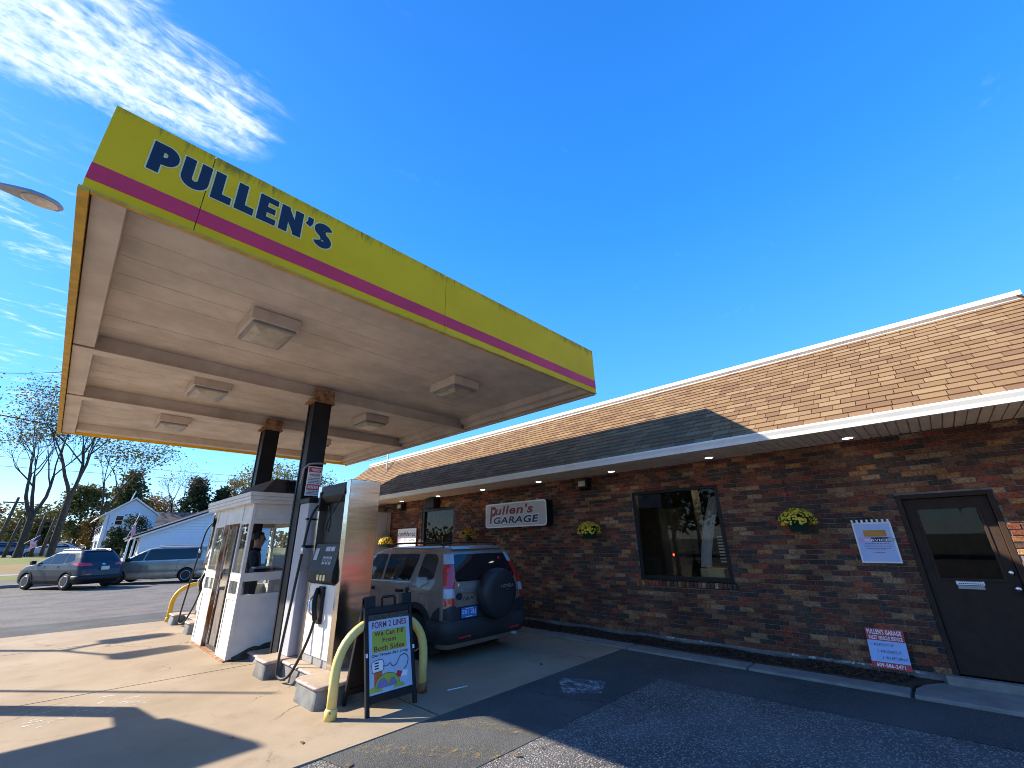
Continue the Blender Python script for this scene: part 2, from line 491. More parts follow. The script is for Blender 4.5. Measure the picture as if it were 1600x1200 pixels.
def streaky(name, c1, c2, c3, lo, hi, rough=0.5, sc=(1, 1, 0.12), scale=9, bump=0.0, metal=0.0):
    """paint with vertical grime or rust runs"""
    m, t, p = new_mat(name)
    g = t.nodes.new('ShaderNodeNewGeometry').outputs['Position']
    mp = t.nodes.new('ShaderNodeMapping'); mp.inputs['Scale'].default_value = sc
    t.links.new(g, mp.inputs[0])
    n = N(t, 'ShaderNodeTexNoise', Scale=scale, Detail=8, Roughness=0.7)
    t.links.new(mp.outputs[0], n.inputs['Vector'])
    n2 = N(t, 'ShaderNodeTexNoise', Scale=4, Detail=5)
    t.links.new(g, n2.inputs['Vector'])
    c = mixc(t, smooth(t, n2.outputs['Fac'], 0.35, 0.65), c1, c2)
    c = mixc(t, smooth(t, n.outputs['Fac'], lo, hi), c, c3)
    t.links.new(c, p.inputs['Base Color'])
    p.inputs['Roughness'].default_value = rough
    p.inputs['Metallic'].default_value = metal
    return m


M['island_side'] = streaky('island_steel', (0.17, 0.18, 0.185), (0.075, 0.078, 0.082), (0.24, 0.11, 0.04), 0.56, 0.66, 0.7, scale=14)
M['island_top'] = mat('island_top', (0.36, 0.28, 0.20), 0.9, var=0.1, vscale=3, bump=0.3, bscale=150)
M['island_rim'] = mat('island_rim', (0.36, 0.27, 0.25), 0.6, var=0.35, vscale=9)
M['hoop'] = streaky('hoop_yellow', (0.66, 0.53, 0.16), (0.72, 0.60, 0.22), (0.10, 0.055, 0.02), 0.64, 0.67, 0.5, (1, 1, 0.5), 22)
M['hoop_bright'] = mat('hoop_orange', (0.70, 0.42, 0.03), 0.5, var=0.1)
M['booth_white'] = streaky('booth_white', (0.66, 0.635, 0.585), (0.73, 0.71, 0.665), (0.40, 0.30, 0.20), 0.70, 0.80, 0.5, (1, 1, 0.3), 7)


def steel_mat():
    m, t, p = new_mat('brushed_steel')
    tc = t.nodes.new('ShaderNodeTexCoord')
    mp = t.nodes.new('ShaderNodeMapping'); mp.inputs['Scale'].default_value = (0.4, 0.4, 2.2)
    t.links.new(tc.outputs['Object'], mp.inputs[0])
    n = N(t, 'ShaderNodeTexNoise', Scale=2.4, Detail=2, Roughness=0.4)
    t.links.new(mp.outputs[0], n.inputs['Vector'])
    mp2 = t.nodes.new('ShaderNodeMapping'); mp2.inputs['Scale'].default_value = (1, 1, 120)
    t.links.new(tc.outputs['Object'], mp2.inputs[0])
    n2 = N(t, 'ShaderNodeTexNoise', Scale=2, Detail=3)
    t.links.new(mp2.outputs[0], n2.inputs['Vector'])
    p.inputs['Base Color'].default_value = (0.56, 0.50, 0.43, 1)
    p.inputs['Metallic'].default_value = 1.0
    t.links.new(mathn(t, 'MULTIPLY_ADD', n2.outputs['Fac'], 0.12, 0.10), p.inputs['Roughness'])
    bp = N(t, 'ShaderNodeBump', Strength=0.16, Distance=0.03)
    t.links.new(n.outputs['Fac'], bp.inputs['Height'])
    t.links.new(bp.outputs[0], p.inputs['Normal'])
    return m


M['steel'] = steel_mat()


def car_paint(name, col, flake=0.35):
    m, t, p = new_mat(name)
    tc = t.nodes.new('ShaderNodeTexCoord')
    n = N(t, 'ShaderNodeTexNoise', Scale=3, Detail=5)
    t.links.new(tc.outputs['Object'], n.inputs['Vector'])
    t.links.new(mixc(t, smooth(t, n.outputs['Fac'], 0.3, 0.7), tuple(c * 0.9 for c in col), tuple(c * 1.1 for c in col)), p.inputs['Base Color'])
    p.inputs['Metallic'].default_value = flake
    p.inputs['Roughness'].default_value = 0.38
    p.inputs['Coat Weight'].default_value = 0.9
    p.inputs['Coat Roughness'].default_value = 0.05
    return m


# ------------------------------------------------------------------ mesh helpers
class MB:
    def __init__(s):
        s.v, s.f, s.mi, s.sm = [], [], [], []

    def add(s, verts, faces, mi=0, smooth=False):
        k = len(s.v)
        s.v += [tuple(v) for v in verts]
        s.f += [tuple(i + k for i in f) for f in faces]
        s.mi += [mi] * len(faces)
        s.sm += [smooth] * len(faces)
        return s

    def box(s, x0, x1, y0, y1, z0, z1, mi=0):
        v = [(x, y, z) for z in (z0, z1) for y in (y0, y1) for x in (x0, x1)]
        return s.add(v, [(0, 2, 3, 1), (4, 5, 7, 6), (0, 1, 5, 4), (2, 6, 7, 3), (0, 4, 6, 2), (1, 3, 7, 5)], mi)

    def quad(s, a, b, c, d, mi=0):
        return s.add([a, b, c, d], [(0, 1, 2, 3)], mi)

    def prism(s, poly, axis, a, b, mi=0):
        """extrude a 2D polygon along an axis; poly is in the other two coordinates in x,y,z order"""
        def put(p, h):
            q = list(p); q.insert(axis, h); return tuple(q)
        n = len(poly)
        v = [put(p, a) for p in poly] + [put(p, b) for p in poly]
        f = [tuple(range(n)), tuple(range(2 * n - 1, n - 1, -1))]
        f += [(i, i + n, (i + 1) % n + n, (i + 1) % n) for i in range(n)]
        return s.add(v, f, mi)

    def tube(s, pts, r, n=8, mi=0, closed=False, cap=True):
        pts = [Vector(p) for p in pts]
        rs = r if isinstance(r, (list, tuple)) else [r] * len(pts)
        v = []
        prev = None
        for i, p in enumerate(pts):
            d = (pts[min(i + 1, len(pts) - 1)] - pts[max(i - 1, 0)])
            d = d.normalized() if d.length > 1e-9 else Vector((0, 0, 1))
            if prev is None:
                a = d.cross(Vector((0.31, 0.17, 0.93)))
                if a.length < 0.1:
                    a = d.cross(Vector((1, 0, 0)))
            else:
                a = prev - d * prev.dot(d)
            a.normalize(); prev = a
            b = d.cross(a)
            for k in range(n):
                t = 2 * math.pi * k / n
                v.append(p + (a * math.cos(t) + b * math.sin(t)) * rs[i])
        f = []
        for i in range(len(pts) - 1):
            for k in range(n):
                f.append((i * n + k, i * n + (k + 1) % n, (i + 1) * n + (k + 1) % n, (i + 1) * n + k))
        if cap:
            f.append(tuple(range(n - 1, -1, -1)))
            f.append(tuple((len(pts) - 1) * n + k for k in range(n)))
        return s.add(v, f, mi, True)

    def lathe(s, prof, c=(0, 0, 0), axis=2, n=24, mi=0):
        """prof: (radius, height) pairs turned about an axis through c"""
        v = []
        for r, h in prof:
            for k in range(n):
                t = 2 * math.pi * k / n
                q = [r * math.cos(t), r * math.sin(t)]
                q.insert(axis, h)
                v.append((q[0] + c[0], q[1] + c[1], q[2] + c[2]))
        f = []
        for i in range(len(prof) - 1):
            for k in range(n):
                f.append((i * n + k, i * n + (k + 1) % n, (i + 1) * n + (k + 1) % n, (i + 1) * n + k))
        f.append(tuple(range(n - 1, -1, -1)))
        f.append(tuple((len(prof) - 1) * n + k for k in range(n)))
        return s.add(v, f, mi, True)

    def mesh(s, name, mats, off=(0, 0, 0)):
        me = bpy.data.meshes.new(name)
        o = Vector(off)
        me.from_pydata([tuple(Vector(v) - o) for v in s.v], [], s.f)
        for m in (mats if isinstance(mats, (list, tuple)) else [mats]):
            me.materials.append(m)
        me.polygons.foreach_set('material_index', s.mi)
        me.polygons.foreach_set('use_smooth', s.sm)
        me.update()
        return me


def world_loc(o):
    p = Vector((0, 0, 0))
    while o is not None:
        p += Vector(o.location)
        o = o.parent
    return p


def link(name, me, parent=None, loc=(0, 0, 0), rot=(0, 0, 0), label=None, kind=None):
    o = bpy.data.objects.new(name, me)
    COL.objects.link(o)
    o.location = loc
    o.rotation_euler = rot
    o.parent = parent
    if label:
        o['label'] = label
    if kind:
        o['kind'] = kind
    return o


def bevel(o, w, seg=2, ang=40):
    m = o.modifiers.new('bevel', 'BEVEL')
    m.width = w; m.segments = seg; m.limit_method = 'ANGLE'; m.angle_limit = R_(ang)
    return o


def part(name, mb, mats, parent, label=None, kind=None, w=True, bev=0.0):
    """a part; with w the builder's coordinates are world ones (unrotated parents only)"""
    off = world_loc(parent) if w else (0, 0, 0)
    if name == 'print':
        kind = 'stuff'      # rows of tiny printed characters
    o = link(name, mb.mesh(name, mats, off), parent, label=label, kind=kind)
    if bev:
        bevel(o, bev)
    return o


def tag(o, label, cat, group=None):
    o['label'] = label
    o['category'] = cat
    if group:
        o['group'] = group
    return o


def thing(name, label, cat, loc=(0, 0, 0), rz=0.0, group=None):
    o = bpy.data.objects.new(name, None)
    o.empty_display_size = 0.2
    COL.objects.link(o)
    o.location = loc
    o.rotation_euler = (0, 0, rz)
    return tag(o, label, cat, group)


def copy_tree(o, parent=None):
    c = o.copy()
    COL.objects.link(c)
    c.parent = parent
    for ch in [x for x in bpy.data.objects if x.parent == o]:
        copy_tree(ch, c)
    return c


def structure(name, mb, mats):
    return link(name, mb.mesh(name, mats), kind='structure')


def text_mesh(body, w, h, bold=0.0, shear=0.0, res=4, depth=0.0, space=1.08):
    """letters as a mesh fitted exactly into a w x h rectangle, origin at its lower left"""
    cu = bpy.data.curves.new('txt', 'FONT')
    cu.body = body
    cu.size = 1.0
    cu.offset = bold
    cu.shear = shear
    cu.space_character = space
    cu.resolution_u = res
    cu.extrude = depth
    ob = bpy.data.objects.new('txt', cu)
    COL.objects.link(ob)
    dg = bpy.context.evaluated_depsgraph_get()
    me = bpy.data.meshes.new_from_object(ob.evaluated_get(dg))
    bpy.data.objects.remove(ob)
    n = len(me.vertices)
    a = np.zeros(n * 3); me.vertices.foreach_get('co', a); a = a.reshape(-1, 3)
    lo, hi = a.min(0), a.max(0)
    a[:, 0] = (a[:, 0] - lo[0]) * (w / max(1e-6, hi[0] - lo[0]))
    if h:
        a[:, 1] = (a[:, 1] - lo[1]) * (h / max(1e-6, hi[1] - lo[1]))
    faces = [tuple(p.vertices) for p in me.polygons]
    bpy.data.meshes.remove(me)
    return a, faces


def put_text(mb, body, org, right, upv, w, h, mi=0, **k):
    a, f = text_mesh(body, w, h, **k)
    org, right, upv = Vector(org), Vector(right).normalized(), Vector(upv).normalized()
    nrm = right.cross(upv)
    mb.add([tuple(org + right * p[0] + upv * p[1] + nrm * p[2]) for p in a], f, mi)
    return mb


def plate(mb, org, right, upv, x0, x1, y0, y1, d0=0.0, d1=0.002, mi=0):
    """thin slab on a slanted board: x along right, y along upv, from depth d0 to d1 outwards"""
    org, right, upv = Vector(org), Vector(right).normalized(), Vector(upv).normalized()
    n = right.cross(upv)
    v = [org + right * x + upv * y + n * d for d in (d0, d1) for y in (y0, y1) for x in (x0, x1)]
    mb.add(v, [(0, 2, 3, 1), (4, 5, 7, 6), (0, 1, 5, 4), (2, 6, 7, 3), (0, 4, 6, 2), (1, 3, 7, 5)], mi)
    return mb


def round_poly(pts, r, seg=5):
    out = []
    n = len(pts)
    for i in range(n):
        p, a, b = Vector(pts[i]), Vector(pts[i - 1]), Vector(pts[(i + 1) % n])
        da, db = (a - p), (b - p)
        rr = min(r, da.length * 0.45, db.length * 0.45)
        p0, p1 = p + da.normalized() * rr, p + db.normalized() * rr
        for k in range(seg + 1):
            t = k / seg
            q = p0 * (1 - t) ** 2 + p * 2 * t * (1 - t) + p1 * t * t
            out.append((q.x, q.y))
    return out

# ================================================================== GROUND
def lawn_z(x, y):
    t = min(1, max(0, (y - 34.0) / 26.0))
    return 0.02 + 1.15 * t * t * (3 - 2 * t)


g = MB(); g.quad((-900, -900, -0.06), (900, -900, -0.06), (900, 1500, -0.06), (-900, 1500, -0.06))
structure('ground', g, M['ground'])
g = MB(); g.quad((-40, -30, -0.02), (40, -30, -0.02), (40, 34, -0.02), (-40, 34, -0.02))
structure('parking_lot', g, M['asphalt_lot'])
g = MB(); g.quad((-8, -12, -0.012), (6.85, -12, -0.012), (6.85, 4.2, -0.012), (-8, 4.2, -0.012))
structure('driveway', g, M['asphalt'])
g = MB()
g.add([(2.2, 3.12, -0.008), (5.78, 3.05, -0.008), (5.86, -0.6, -0.008), (5.95, -12, -0.008), (6.85, -12, -0.008), (6.85, 4.2, -0.008), (2.0, 4.2, -0.008)],
      [(0, 1, 5, 6), (1, 2, 5), (2, 3, 4, 5)])
structure('asphalt_patch', g, M['asphalt_new'])
g = MB(); g.quad((-14, 14.4, -0.010), (6.85, 14.05, -0.010), (6.85, 16.2, -0.010), (-14, 16.6, -0.010))
structure('asphalt_strip', g, M['asphalt_new'])

# concrete apron in slabs with black expansion joints
apron = thing('concrete_apron', '', '', (0, 4.2, 0))
del apron['label'], apron['category']
apron['kind'] = 'structure'
JX = [-14, -2.6, 3.2, 6.83]
JY = [4.2, 7.98, 11.9, 14.3]
for i in range(3):
    for j in range(3):
        e = 0.012
        a = MB()
        sk = -0.055  # the joints run slightly askew
        x0, x1 = JX[i] + e, JX[i + 1] - e
        if (i, j) in ((1, 0), (0, 0)) or True:
            y = lambda v, x: v + (sk * (x - 2.5) if v in (7.98, 14.3) else 0)
        b0, b1 = JY[j] + (e if j else 0), JY[j + 1] - (e if j < 2 else 0)
        f0 = lambda x: JY[j] + (sk * (x - 2.5) if j else 0) + (e if j else 0)
        f1 = lambda x: JY[j + 1] + (sk * (x - 2.5) if j < 2 else sk * (x - 2.5)) - e
        v = []
        for z in (-0.05, 0.0):
            v += [(x0, f0(x0), z), (x1, f0(x1), z), (x1, f1(x1), z), (x0, f1(x0), z)]
        a.add(v, [(4, 5, 6, 7), (0, 1, 5, 4), (1, 2, 6, 5), (2, 3, 7, 6), (3, 0, 4, 7)])
        part('slab', a, M['concrete'], apron)
jb = MB(); jb.quad((-14, 4.25, -0.006), (6.82, 4.25, -0.006), (6.82, 14.0, -0.006), (-14, 14.9, -0.006))
part('joint_filler', jb, M['black_plastic'], apron)

# worn marks lying on the ground
g = MB()
for (x0, y0, x1, y1, w) in ((2.30, 4.14, 3.05, 3.1, 0.09), (3.12, 4.1, 3.55, 3.2, 0.08)):
    d = Vector((x1 - x0, y1 - y0, 0)).normalized(); n = Vector((-d.y, d.x, 0)) * w
    z = -0.003
    g.quad((x0 - n.x, y0 - n.y, z), (x0 + n.x, y0 + n.y, z), (x1 + n.x, y1 + n.y, z), (x1 - n.x, y1 - n.y, z))
structure('parking_lines', g, M['yellow_line'])
g = MB(); g.quad((0.25, 7.0, 0.004), (1.25, 7.0, 0.004), (1.25, 7.75, 0.004), (0.25, 7.75, 0.004))
structure('paint_scuffs', g, M['white_scuff'])
g = MB(); g.quad((4.55, 3.62, -0.004), (4.85, 3.3, -0.004), (5.25, 3.5, -0.004), (4.98, 4.05, -0.004))
structure('pavement_scuff', g, M['grey_scuff'])

# kerb / narrow walk of cast slabs and the door landing
walk = thing('walkway', '', '', (6.85, 0, 0)); del walk['label'], walk['category']; walk['kind'] = 'structure'
ys = [0.69, 2.33, 4.13, 5.85, 7.5, 9.2, 10.9, 12.6, 14.4]
for a, b in zip(ys[:-1], ys[1:]):
    part('slab', MB().box(6.845, 7.16, a + 0.012, b - 0.012, -0.05, 0.024 + rnd.uniform(-.004, .004)), M['kerb'], walk, bev=0.012)
lp = [(6.845, 0.665), (6.845, -6.0), (7.56, -6.0), (7.56, 0.45), (7.35, 0.60), (7.12, 0.665)]
part('slab', MB().prism(lp, 2, -0.05, 0.03), M['kerb'], walk, bev=0.012)
part('step', MB().box(7.50, 7.62, -0.62, 0.40, 0.0, 0.115), M['kerb'], walk, bev=0.01)
g = MB(); g.prism([(7.163, 0.69), (7.34, 0.64), (7.52, 0.50), (7.605, 0.43), (7.605, 14.4), (7.163, 14.4)], 2, -0.05, 0.040)
structure('planting_bed', g, M['mulch'])
# loose bark chips
g = MB()
for i in range(7000):
    x = rnd.uniform(7.17, 7.59); y = 0.55 + 10.5 * rnd.random() ** 1.6
    if y < 0.72 + (7.45 - x) * .3: continue
    z = 0.042 + 0.06 * math.sin((x - 7.16) / 0.43 * math.pi) * (0.6 + 0.4 * math.sin(y * 5))
    a = rnd.uniform(0, 6.28); l, w = rnd.uniform(.012, .035), rnd.uniform(.004, .010)
    t = rnd.uniform(-.5, .5)
    c, s = math.cos(a), math.sin(a)
    g.add([(x - c * l - s * w, y - s * l + c * w, z - t * l), (x + c * l - s * w, y + s * l + c * w, z + t * l),
           (x + c * l + s * w, y + s * l - c * w, z + t * l + .004), (x - c * l + s * w, y - s * l - c * w, z - t * l + .004),
           (x, y, z + 0.012)], [(0, 1, 4), (1, 2, 4), (2, 3, 4), (3, 0, 4)])
link('bark_chips', g.mesh('bark_chips', leaf_mat('bark_chip', (0.022, 0.013, 0.009), (0.10, 0.055, 0.034), 0.0)), kind='stuff')

# lawn, footpath, street and the land beyond
def terrain(name, m, x0, x1, ya, yb, nx=40, ny=24, dz=0.0):
    v, f = [], []
    for j in range(ny + 1):
        for i in range(nx + 1):
            x = x0 + (x1 - x0) * i / nx
            y0_, y1_ = ya(x), yb(x)
            y = y0_ + (y1_ - y0_) * j / ny
            v.append((x, y, lawn_z(x, y) + dz))
    for j in range(ny):
        for i in range(nx):
            k = j * (nx + 1) + i
            f.append((k, k + 1, k + nx + 2, k + nx + 1))
    o = MB(); o.add(v, f, 0, True)
    return structure(name, o, m)


terrain('land', M['ground'], -160, 200, lambda x: 33.9, lambda x: 420, 30, 60, -0.02)
terrain('lawn', M['grass'], -40, 3.2, lambda x: 34.2, lambda x: 42.0)
terrain('footpath', M['kerb'], -40, 3.2, lambda x: 42.0, lambda x: 43.0, ny=3, dz=0.01)
terrain('verge', M['dry_grass'], -40, 3.2, lambda x: 43.0, lambda x: 50.0)
terrain('far_lawn', M['grass'], -60, 3.2, lambda x: 50.0, lambda x: 66.0)
terrain('street', M['asphalt_lot'], -90, 90, lambda x: 66.0, lambda x: 76.0, dz=0.01)
terrain('house_lawn', M['grass'], 3.2, 40, lambda x: 36.0, lambda x: 66.0)
g = MB(); g.box(-40, 3.2, 34.0, 34.2, -0.02, 0.12)
structure('kerb', g, M['kerb'])

# ================================================================== CANOPY
CX0, CX1, CY0, CY1, CZ, CT = -0.47, 6.27, 3.87, 13.75, 4.15, 4.99
can = thing('gas_canopy', 'flat yellow filling station canopy with a maroon stripe on two black columns', 'canopy', (2.9, 9.0, 0))
seams = [CX0, 0.21, 2.83, CX1]
for a, b in zip(seams[:-1], seams[1:]):
    part('fascia_panel', MB().box(a + 0.003, b - 0.003, CY0, CY0 + 0.03, CZ, CT), M['fascia'], can)
    part('stripe', MB().box(a + 0.002, b - 0.002, CY0 - 0.003, CY0 - 0.0005, CZ + 0.085, CZ + 0.235), M['stripe'], can)
n = 5
for i in range(n):
    a, b = CY0 + 0.03 + (CY1 - CY0 - .03) * i / n, CY0 + 0.03 + (CY1 - CY0 - .03) * (i + 1) / n
    part('fascia_panel', MB().box(CX0, CX0 + 0.03, a + .002, b - .004, CZ, CT), M['fascia'], can)
    part('fascia_panel', MB().box(CX1 - 0.03, CX1, a + .002, b - .004, CZ + 0.0, CT), M['fascia'], can)
    part('stripe', MB().box(CX0 - .003, CX0 - .0005, a + .001, b - .002, CZ + 0.085, CZ + 0.235), M['stripe'], can)
part('fascia_panel', MB().box(CX0 + .03, CX1 - .03, CY1 - 0.03, CY1, CZ, CT), M['fascia'], can)
part('fascia_backing', MB().box(CX0 + .04, CX1 - .04, CY0 + .0315, CY0 + .033, CZ + .002, CT - .002), M['black_plastic'], can)  # black sheet added behind the panel seams to keep sky light out
# lower edge trims
e = MB()
e.box(CX0 - 0.012, CX0 + 0.05, CY0 - 0.012, CY1 + .01, CZ - 0.035, CZ - 0.001)
part('edge_trim', e, M['fascia_edge'], can)
e = MB(); e.box(CX0 + 0.052, CX1, CY0 - 0.010, CY0 + 0.032, CZ - 0.020, CZ - 0.001)
part('edge_trim', e, M['fascia_edge'], can)
e = MB(); e.box(CX1 - 0.05, CX1 + .008, CY0 + 0.034, CY1, CZ - 0.03, CZ - 0.001)
part('edge_trim', e, M['deck'], can)
# deck planks (they run the length of the fascia), 0.4 m each
DZ = 4.38
y = CY0 + 0.034
while y < CY1 - 0.05:
    y2 = min(y + 0.405, CY1 - 0.035)
    p_ = MB(); p_.box(CX0 + 0.04, CX1 - 0.04, y + 0.0025, y2 - 0.0025, DZ + rnd.uniform(0, .003), DZ + 0.03)
    part('deck_plank', p_, M['deck'], can)
    y = y2
part('roof_sheet', MB().box(CX0 + .03, CX1 - .03, CY0 + .03, CY1 - .03, DZ + 0.05, DZ + 0.09), M['grey_panel'], can)
# ledges round the underside
for a, b in ((CY0 + .036, 7.46), (7.70, 10.1), (10.34, CY1 - .04)):
    part('ledge', MB().box(CX0 + 0.055, CX0 + 0.26, a, b, CZ + 0.02, DZ - 0.002), M['deck'], can, bev=0.006)
    part('ledge', MB().box(CX1 - 0.26, CX1 - 0.052, a, b, CZ + 0.10, DZ - 0.002), M['deck'], can, bev=0.006)
    part('ledge', MB().box(CX1 - 0.14, CX1 - 0.053, a, b, CZ + 0.01, CZ + 0.098), M['deck'], can, bev=0.006)
part('ledge', MB().box(CX0 + 0.27, CX1 - 0.27, CY1 - 0.30, CY1 - 0.04, CZ + 0.06, DZ - 0.002), M['deck'], can, bev=0.006)
# steel beams (flange below a web)
for yb in (7.58, 10.22):
    b_ = MB()
    b_.box(CX0 + 0.06, CX1 - 0.06, yb - 0.035, yb + 0.035, CZ + 0.012, DZ - 0.002)
    b_.box(CX0 + 0.06, CX1 - 0.06, yb - 0.105, yb - 0.036, CZ + 0.0, CZ + 0.014)
    b_.box(CX0 + 0.06, CX1 - 0.06, yb + 0.036, yb + 0.105, CZ + 0.0, CZ + 0.014)
    b_.box(CX0 + 0.06, CX1 - 0.06, yb - 0.036, yb + 0.036, CZ + 0.0, CZ + 0.011)
    part('beam', b_, M['deck'], can)
# columns with rusty head plates
for yb in (7.58, 10.22):
    c_ = MB()
    x0, x1 = 2.69, 2.99
    c_.box(x0, x1, yb - 0.15, yb - 0.10, 0.0, 4.06)
    c_.box(x0, x1, yb + 0.10, yb + 0.15, 0.0, 4.06)
    c_.box(x0 + 0.015, x1 - 0.015, yb - 0.10, yb + 0.10, 0.0, 4.06)
    col = part('column', c_, M['black_paint'], can, bev=0.006)
    part('head_plate', MB().box(x0 - 0.06, x1 + 0.05, yb - 0.17, yb + 0.17, 4.062, 4.10), M['rust'], col)
    part('head_plate', MB().box(x0 - 0.01, x1 + 0.03, yb - 0.155, yb - 0.106, 4.102, 4.31), M['rust'], col)
    part('head_plate', MB().box(x0 - 0.01, x1 + 0.03, yb + 0.107, yb + 0.15, 4.102, 4.31), M['rust'], col)
    bo = MB(); bo.lathe([(0.022, 0), (0.022, 0.03)], (2.86, yb - 0.187, 4.26), 1, 10)
    part('bolt', bo, M['lampshell'], col)
# letters: heavy block capitals cut from sheet, cream edge behind navy face
def arc(cx, cy, rx, ry, a0, a1, n=10):
    return [(cx + rx * math.cos(R_(a0 + (a1 - a0) * k / n)), cy + ry * math.sin(R_(a0 + (a1 - a0) * k / n))) for k in range(n + 1)]


def ribbon(mb, pts, w, org, d, ext=0.0):
    P = [Vector(p) for p in pts]
    if ext:
        P[0] = P[0] + (P[0] - P[1]).normalized() * ext
        P[-1] = P[-1] + (P[-1] - P[-2]).normalized() * ext
    v = []
    n = len(P)
    for i, p in enumerate(P):
        a = (p - P[i - 1]).normalized() if i else (P[1] - p).normalized()
        b = (P[i + 1] - p).normalized() if i < n - 1 else a
        t = (a + b).normalized()
        nn = Vector((-t.y, t.x)) * (w / 2 / max(.5, t.dot(a)))
        for q_ in (p + nn, p - nn):
            v.append((org[0] + q_.x, org[1] - d, org[2] + q_.y))
    m = len(v)
    v += [(x, y + .002, z) for x, y, z in v]
    f = []
    for i in range(n - 1):
        k = 2 * i
        f += [(k, k + 1, k + 3, k + 2), (k + m, k + 2 + m, k + 3 + m, k + 1 + m), (k, k + 2, k + 2 + m, k + m), (k + 1, k + 1 + m, k + 3 + m, k + 3)]
    f += [(0, m, m + 1, 1), (2 * n - 2, 2 * n - 1, m + 2 * n - 1, m + 2 * n - 2)]
    mb.add(v, f)


LH, LS = 0.295, 0.076
h_ = LS / 2
GL = dict(
    P=(.185, [[(h_, 0), (h_, LH)], [(h_, LH - h_)] + arc(.095, LH * .5 + .045 + .002, .052, .0625 + .0, 90, -90) + [(h_, .130)]]),
    U=(.200, [[(h_, LH), (h_, .10)] + arc(.10, .10, .10 - h_, .10 - h_, 180, 360)[1:] + [(.20 - h_, LH)]]),
    L=(.155, [[(h_, LH), (h_, 0)], [(LS * .6, h_), (.155, h_)]]),
    E=(.165, [[(h_, LH), (h_, 0)], [(LS * .6, LH - h_ * .85), (.165, LH - h_ * .85)], [(LS * .6, LH * .5), (.15, LH * .5)], [(LS * .6, h_ * .85), (.165, h_ * .85)]]),
    N=(.210, [[(h_, 0), (h_, LH)], [(.21 - h_, 0), (.21 - h_, LH)], [(h_ * 1.1, LH - .03), (.21 - h_ * 1.1, .03)]]),
    A=(.060, [[(.042, LH), (.042, LH - .055), (.022, LH - .10)]]),
    S=(.185, [arc(.093, LH - .083, .056, .045, 15, 180) + arc(.090, LH - .083, .053, .045, 180, 262, 4)[1:] + arc(.095, .083, .055, .050, 82, 0, 5) + arc(.094, .083, .056, .045, 0, -165)[1:]]),
)
x_l = -0.19
SC = 1.50 / (sum(GL[c][0] for c in 'PULLENAS') + .034 * 7)
for c in 'PULLENAS':
    wd, rib = GL[c]
    lo_, lf = MB(), MB()
    for k, r_ in enumerate(rib):
        rr_ = [(x * SC, y) for x, y in r_]
        ww = LS if not (c == 'E' and k) and not (c == 'N' and k == 2) and not (c == 'A') else LS * (.82 if c == 'E' else .9 if c == 'N' else .7)
        ribbon(lo_, rr_, ww + .022, (x_l, CY0, 4.545), .0030 + .0004 * k, .011)
        ribbon(lf, rr_, ww, (x_l, CY0, 4.545), .0062 + .0004 * k)
    part('letter_outline', lo_, M['cream_yellow'], can)
    part('letter', lf, M['navy'], can)
    x_l += (wd + .034) * SC

LAMPS = [(1.31, 5.62, 'nearest the big letters'), (1.31, 8.72, 'in the middle bay on the road side'), (1.27, 11.75, 'in the far bay on the road side'),
         (4.45, 5.70, 'in the front bay on the building side'), (4.45, 8.80, 'in the middle bay beside the front column'), (4.45, 11.8, 'in the far bay on the building side')]
for x, y_, wh in LAMPS:
    t_ = thing('canopy_light', 'boxy canopy light ' + wh, 'light', (x, y_, DZ), group='lights under the canopy')
    h = MB(); h.box(x - .28, x + .28, y_ - .36, y_ + .36, DZ - 0.155, DZ - 0.003)
    part('housing', h, M['deck'], t_, bev=0.008)
    h = MB(); h.box(x - .245, x + .245, y_ - .325, y_ + .325, DZ - 0.195, DZ - 0.157)
    part('door_frame', h, M['lampshell'], t_, bev=0.01)
    h = MB()
    v = [(x - .215, y_ - .29, DZ - .197), (x + .215, y_ - .29, DZ - .197), (x + .215, y_ + .29, DZ - .197), (x - .215, y_ + .29, DZ - .197),
         (x - .13, y_ - .19, DZ - .235), (x + .13, y_ - .19, DZ - .235), (x + .13, y_ + .19, DZ - .235), (x - .13, y_ + .19, DZ - .235)]
    h.add(v, [(4, 5, 6, 7), (0, 1, 5, 4), (1, 2, 6, 5), (2, 3, 7, 6), (3, 0, 4, 7)])
    part('lens', h, M['lens'], t_)

# warning plate hanging from the front column on a bent pipe bracket
t_ = thing('warning_sign', 'red and white warning plate on a bent pipe bracket at the front column', 'sign', (2.85, 7.3, 2.4))
part('bracket', MB().tube([(2.665, 7.45, 2.60), (2.665, 7.40, 2.86), (2.70, 7.33, 2.93), (2.78, 7.32, 2.95), (2.98, 7.32, 2.97)], 0.016, 8), M['lampshell'], t_)
s_ = MB(); s_.box(2.70, 2.93, 7.30, 7.308, 2.42, 2.90)
plt = part('plate', s_, M['white_print'], t_)
s_ = MB()
Yp = 7.296
s_.box(2.712, 2.918, Yp, Yp + .003, 2.805, 2.885)
s_.box(2.712, 2.918, Yp, Yp + .003, 2.515, 2.605)
put_text(s_, 'WARNING', (2.73, Yp, 2.735), (1, 0, 0), (0, 0, 1), 0.17, 0.045, bold=0.03)
part('print', s_, M['red'], plt)
s_ = MB()
for z, a, b in ((2.845, .03, .19), (2.82, .05, .17)):
    for k in range(6):
        xx = 2.72 + a + (b - a) * k / 6
        s_.box(xx, xx + (b - a) / 8, Yp - .003, Yp - .001, z, z + .018)
for k in range(7):
    xx = 2.728 + 0.175 * k / 7
    s_.box(xx, xx + .016, Yp - .003, Yp - .001, 2.535, 2.585)
part('print', s_, M['white_print'], plt)
s_ = MB()
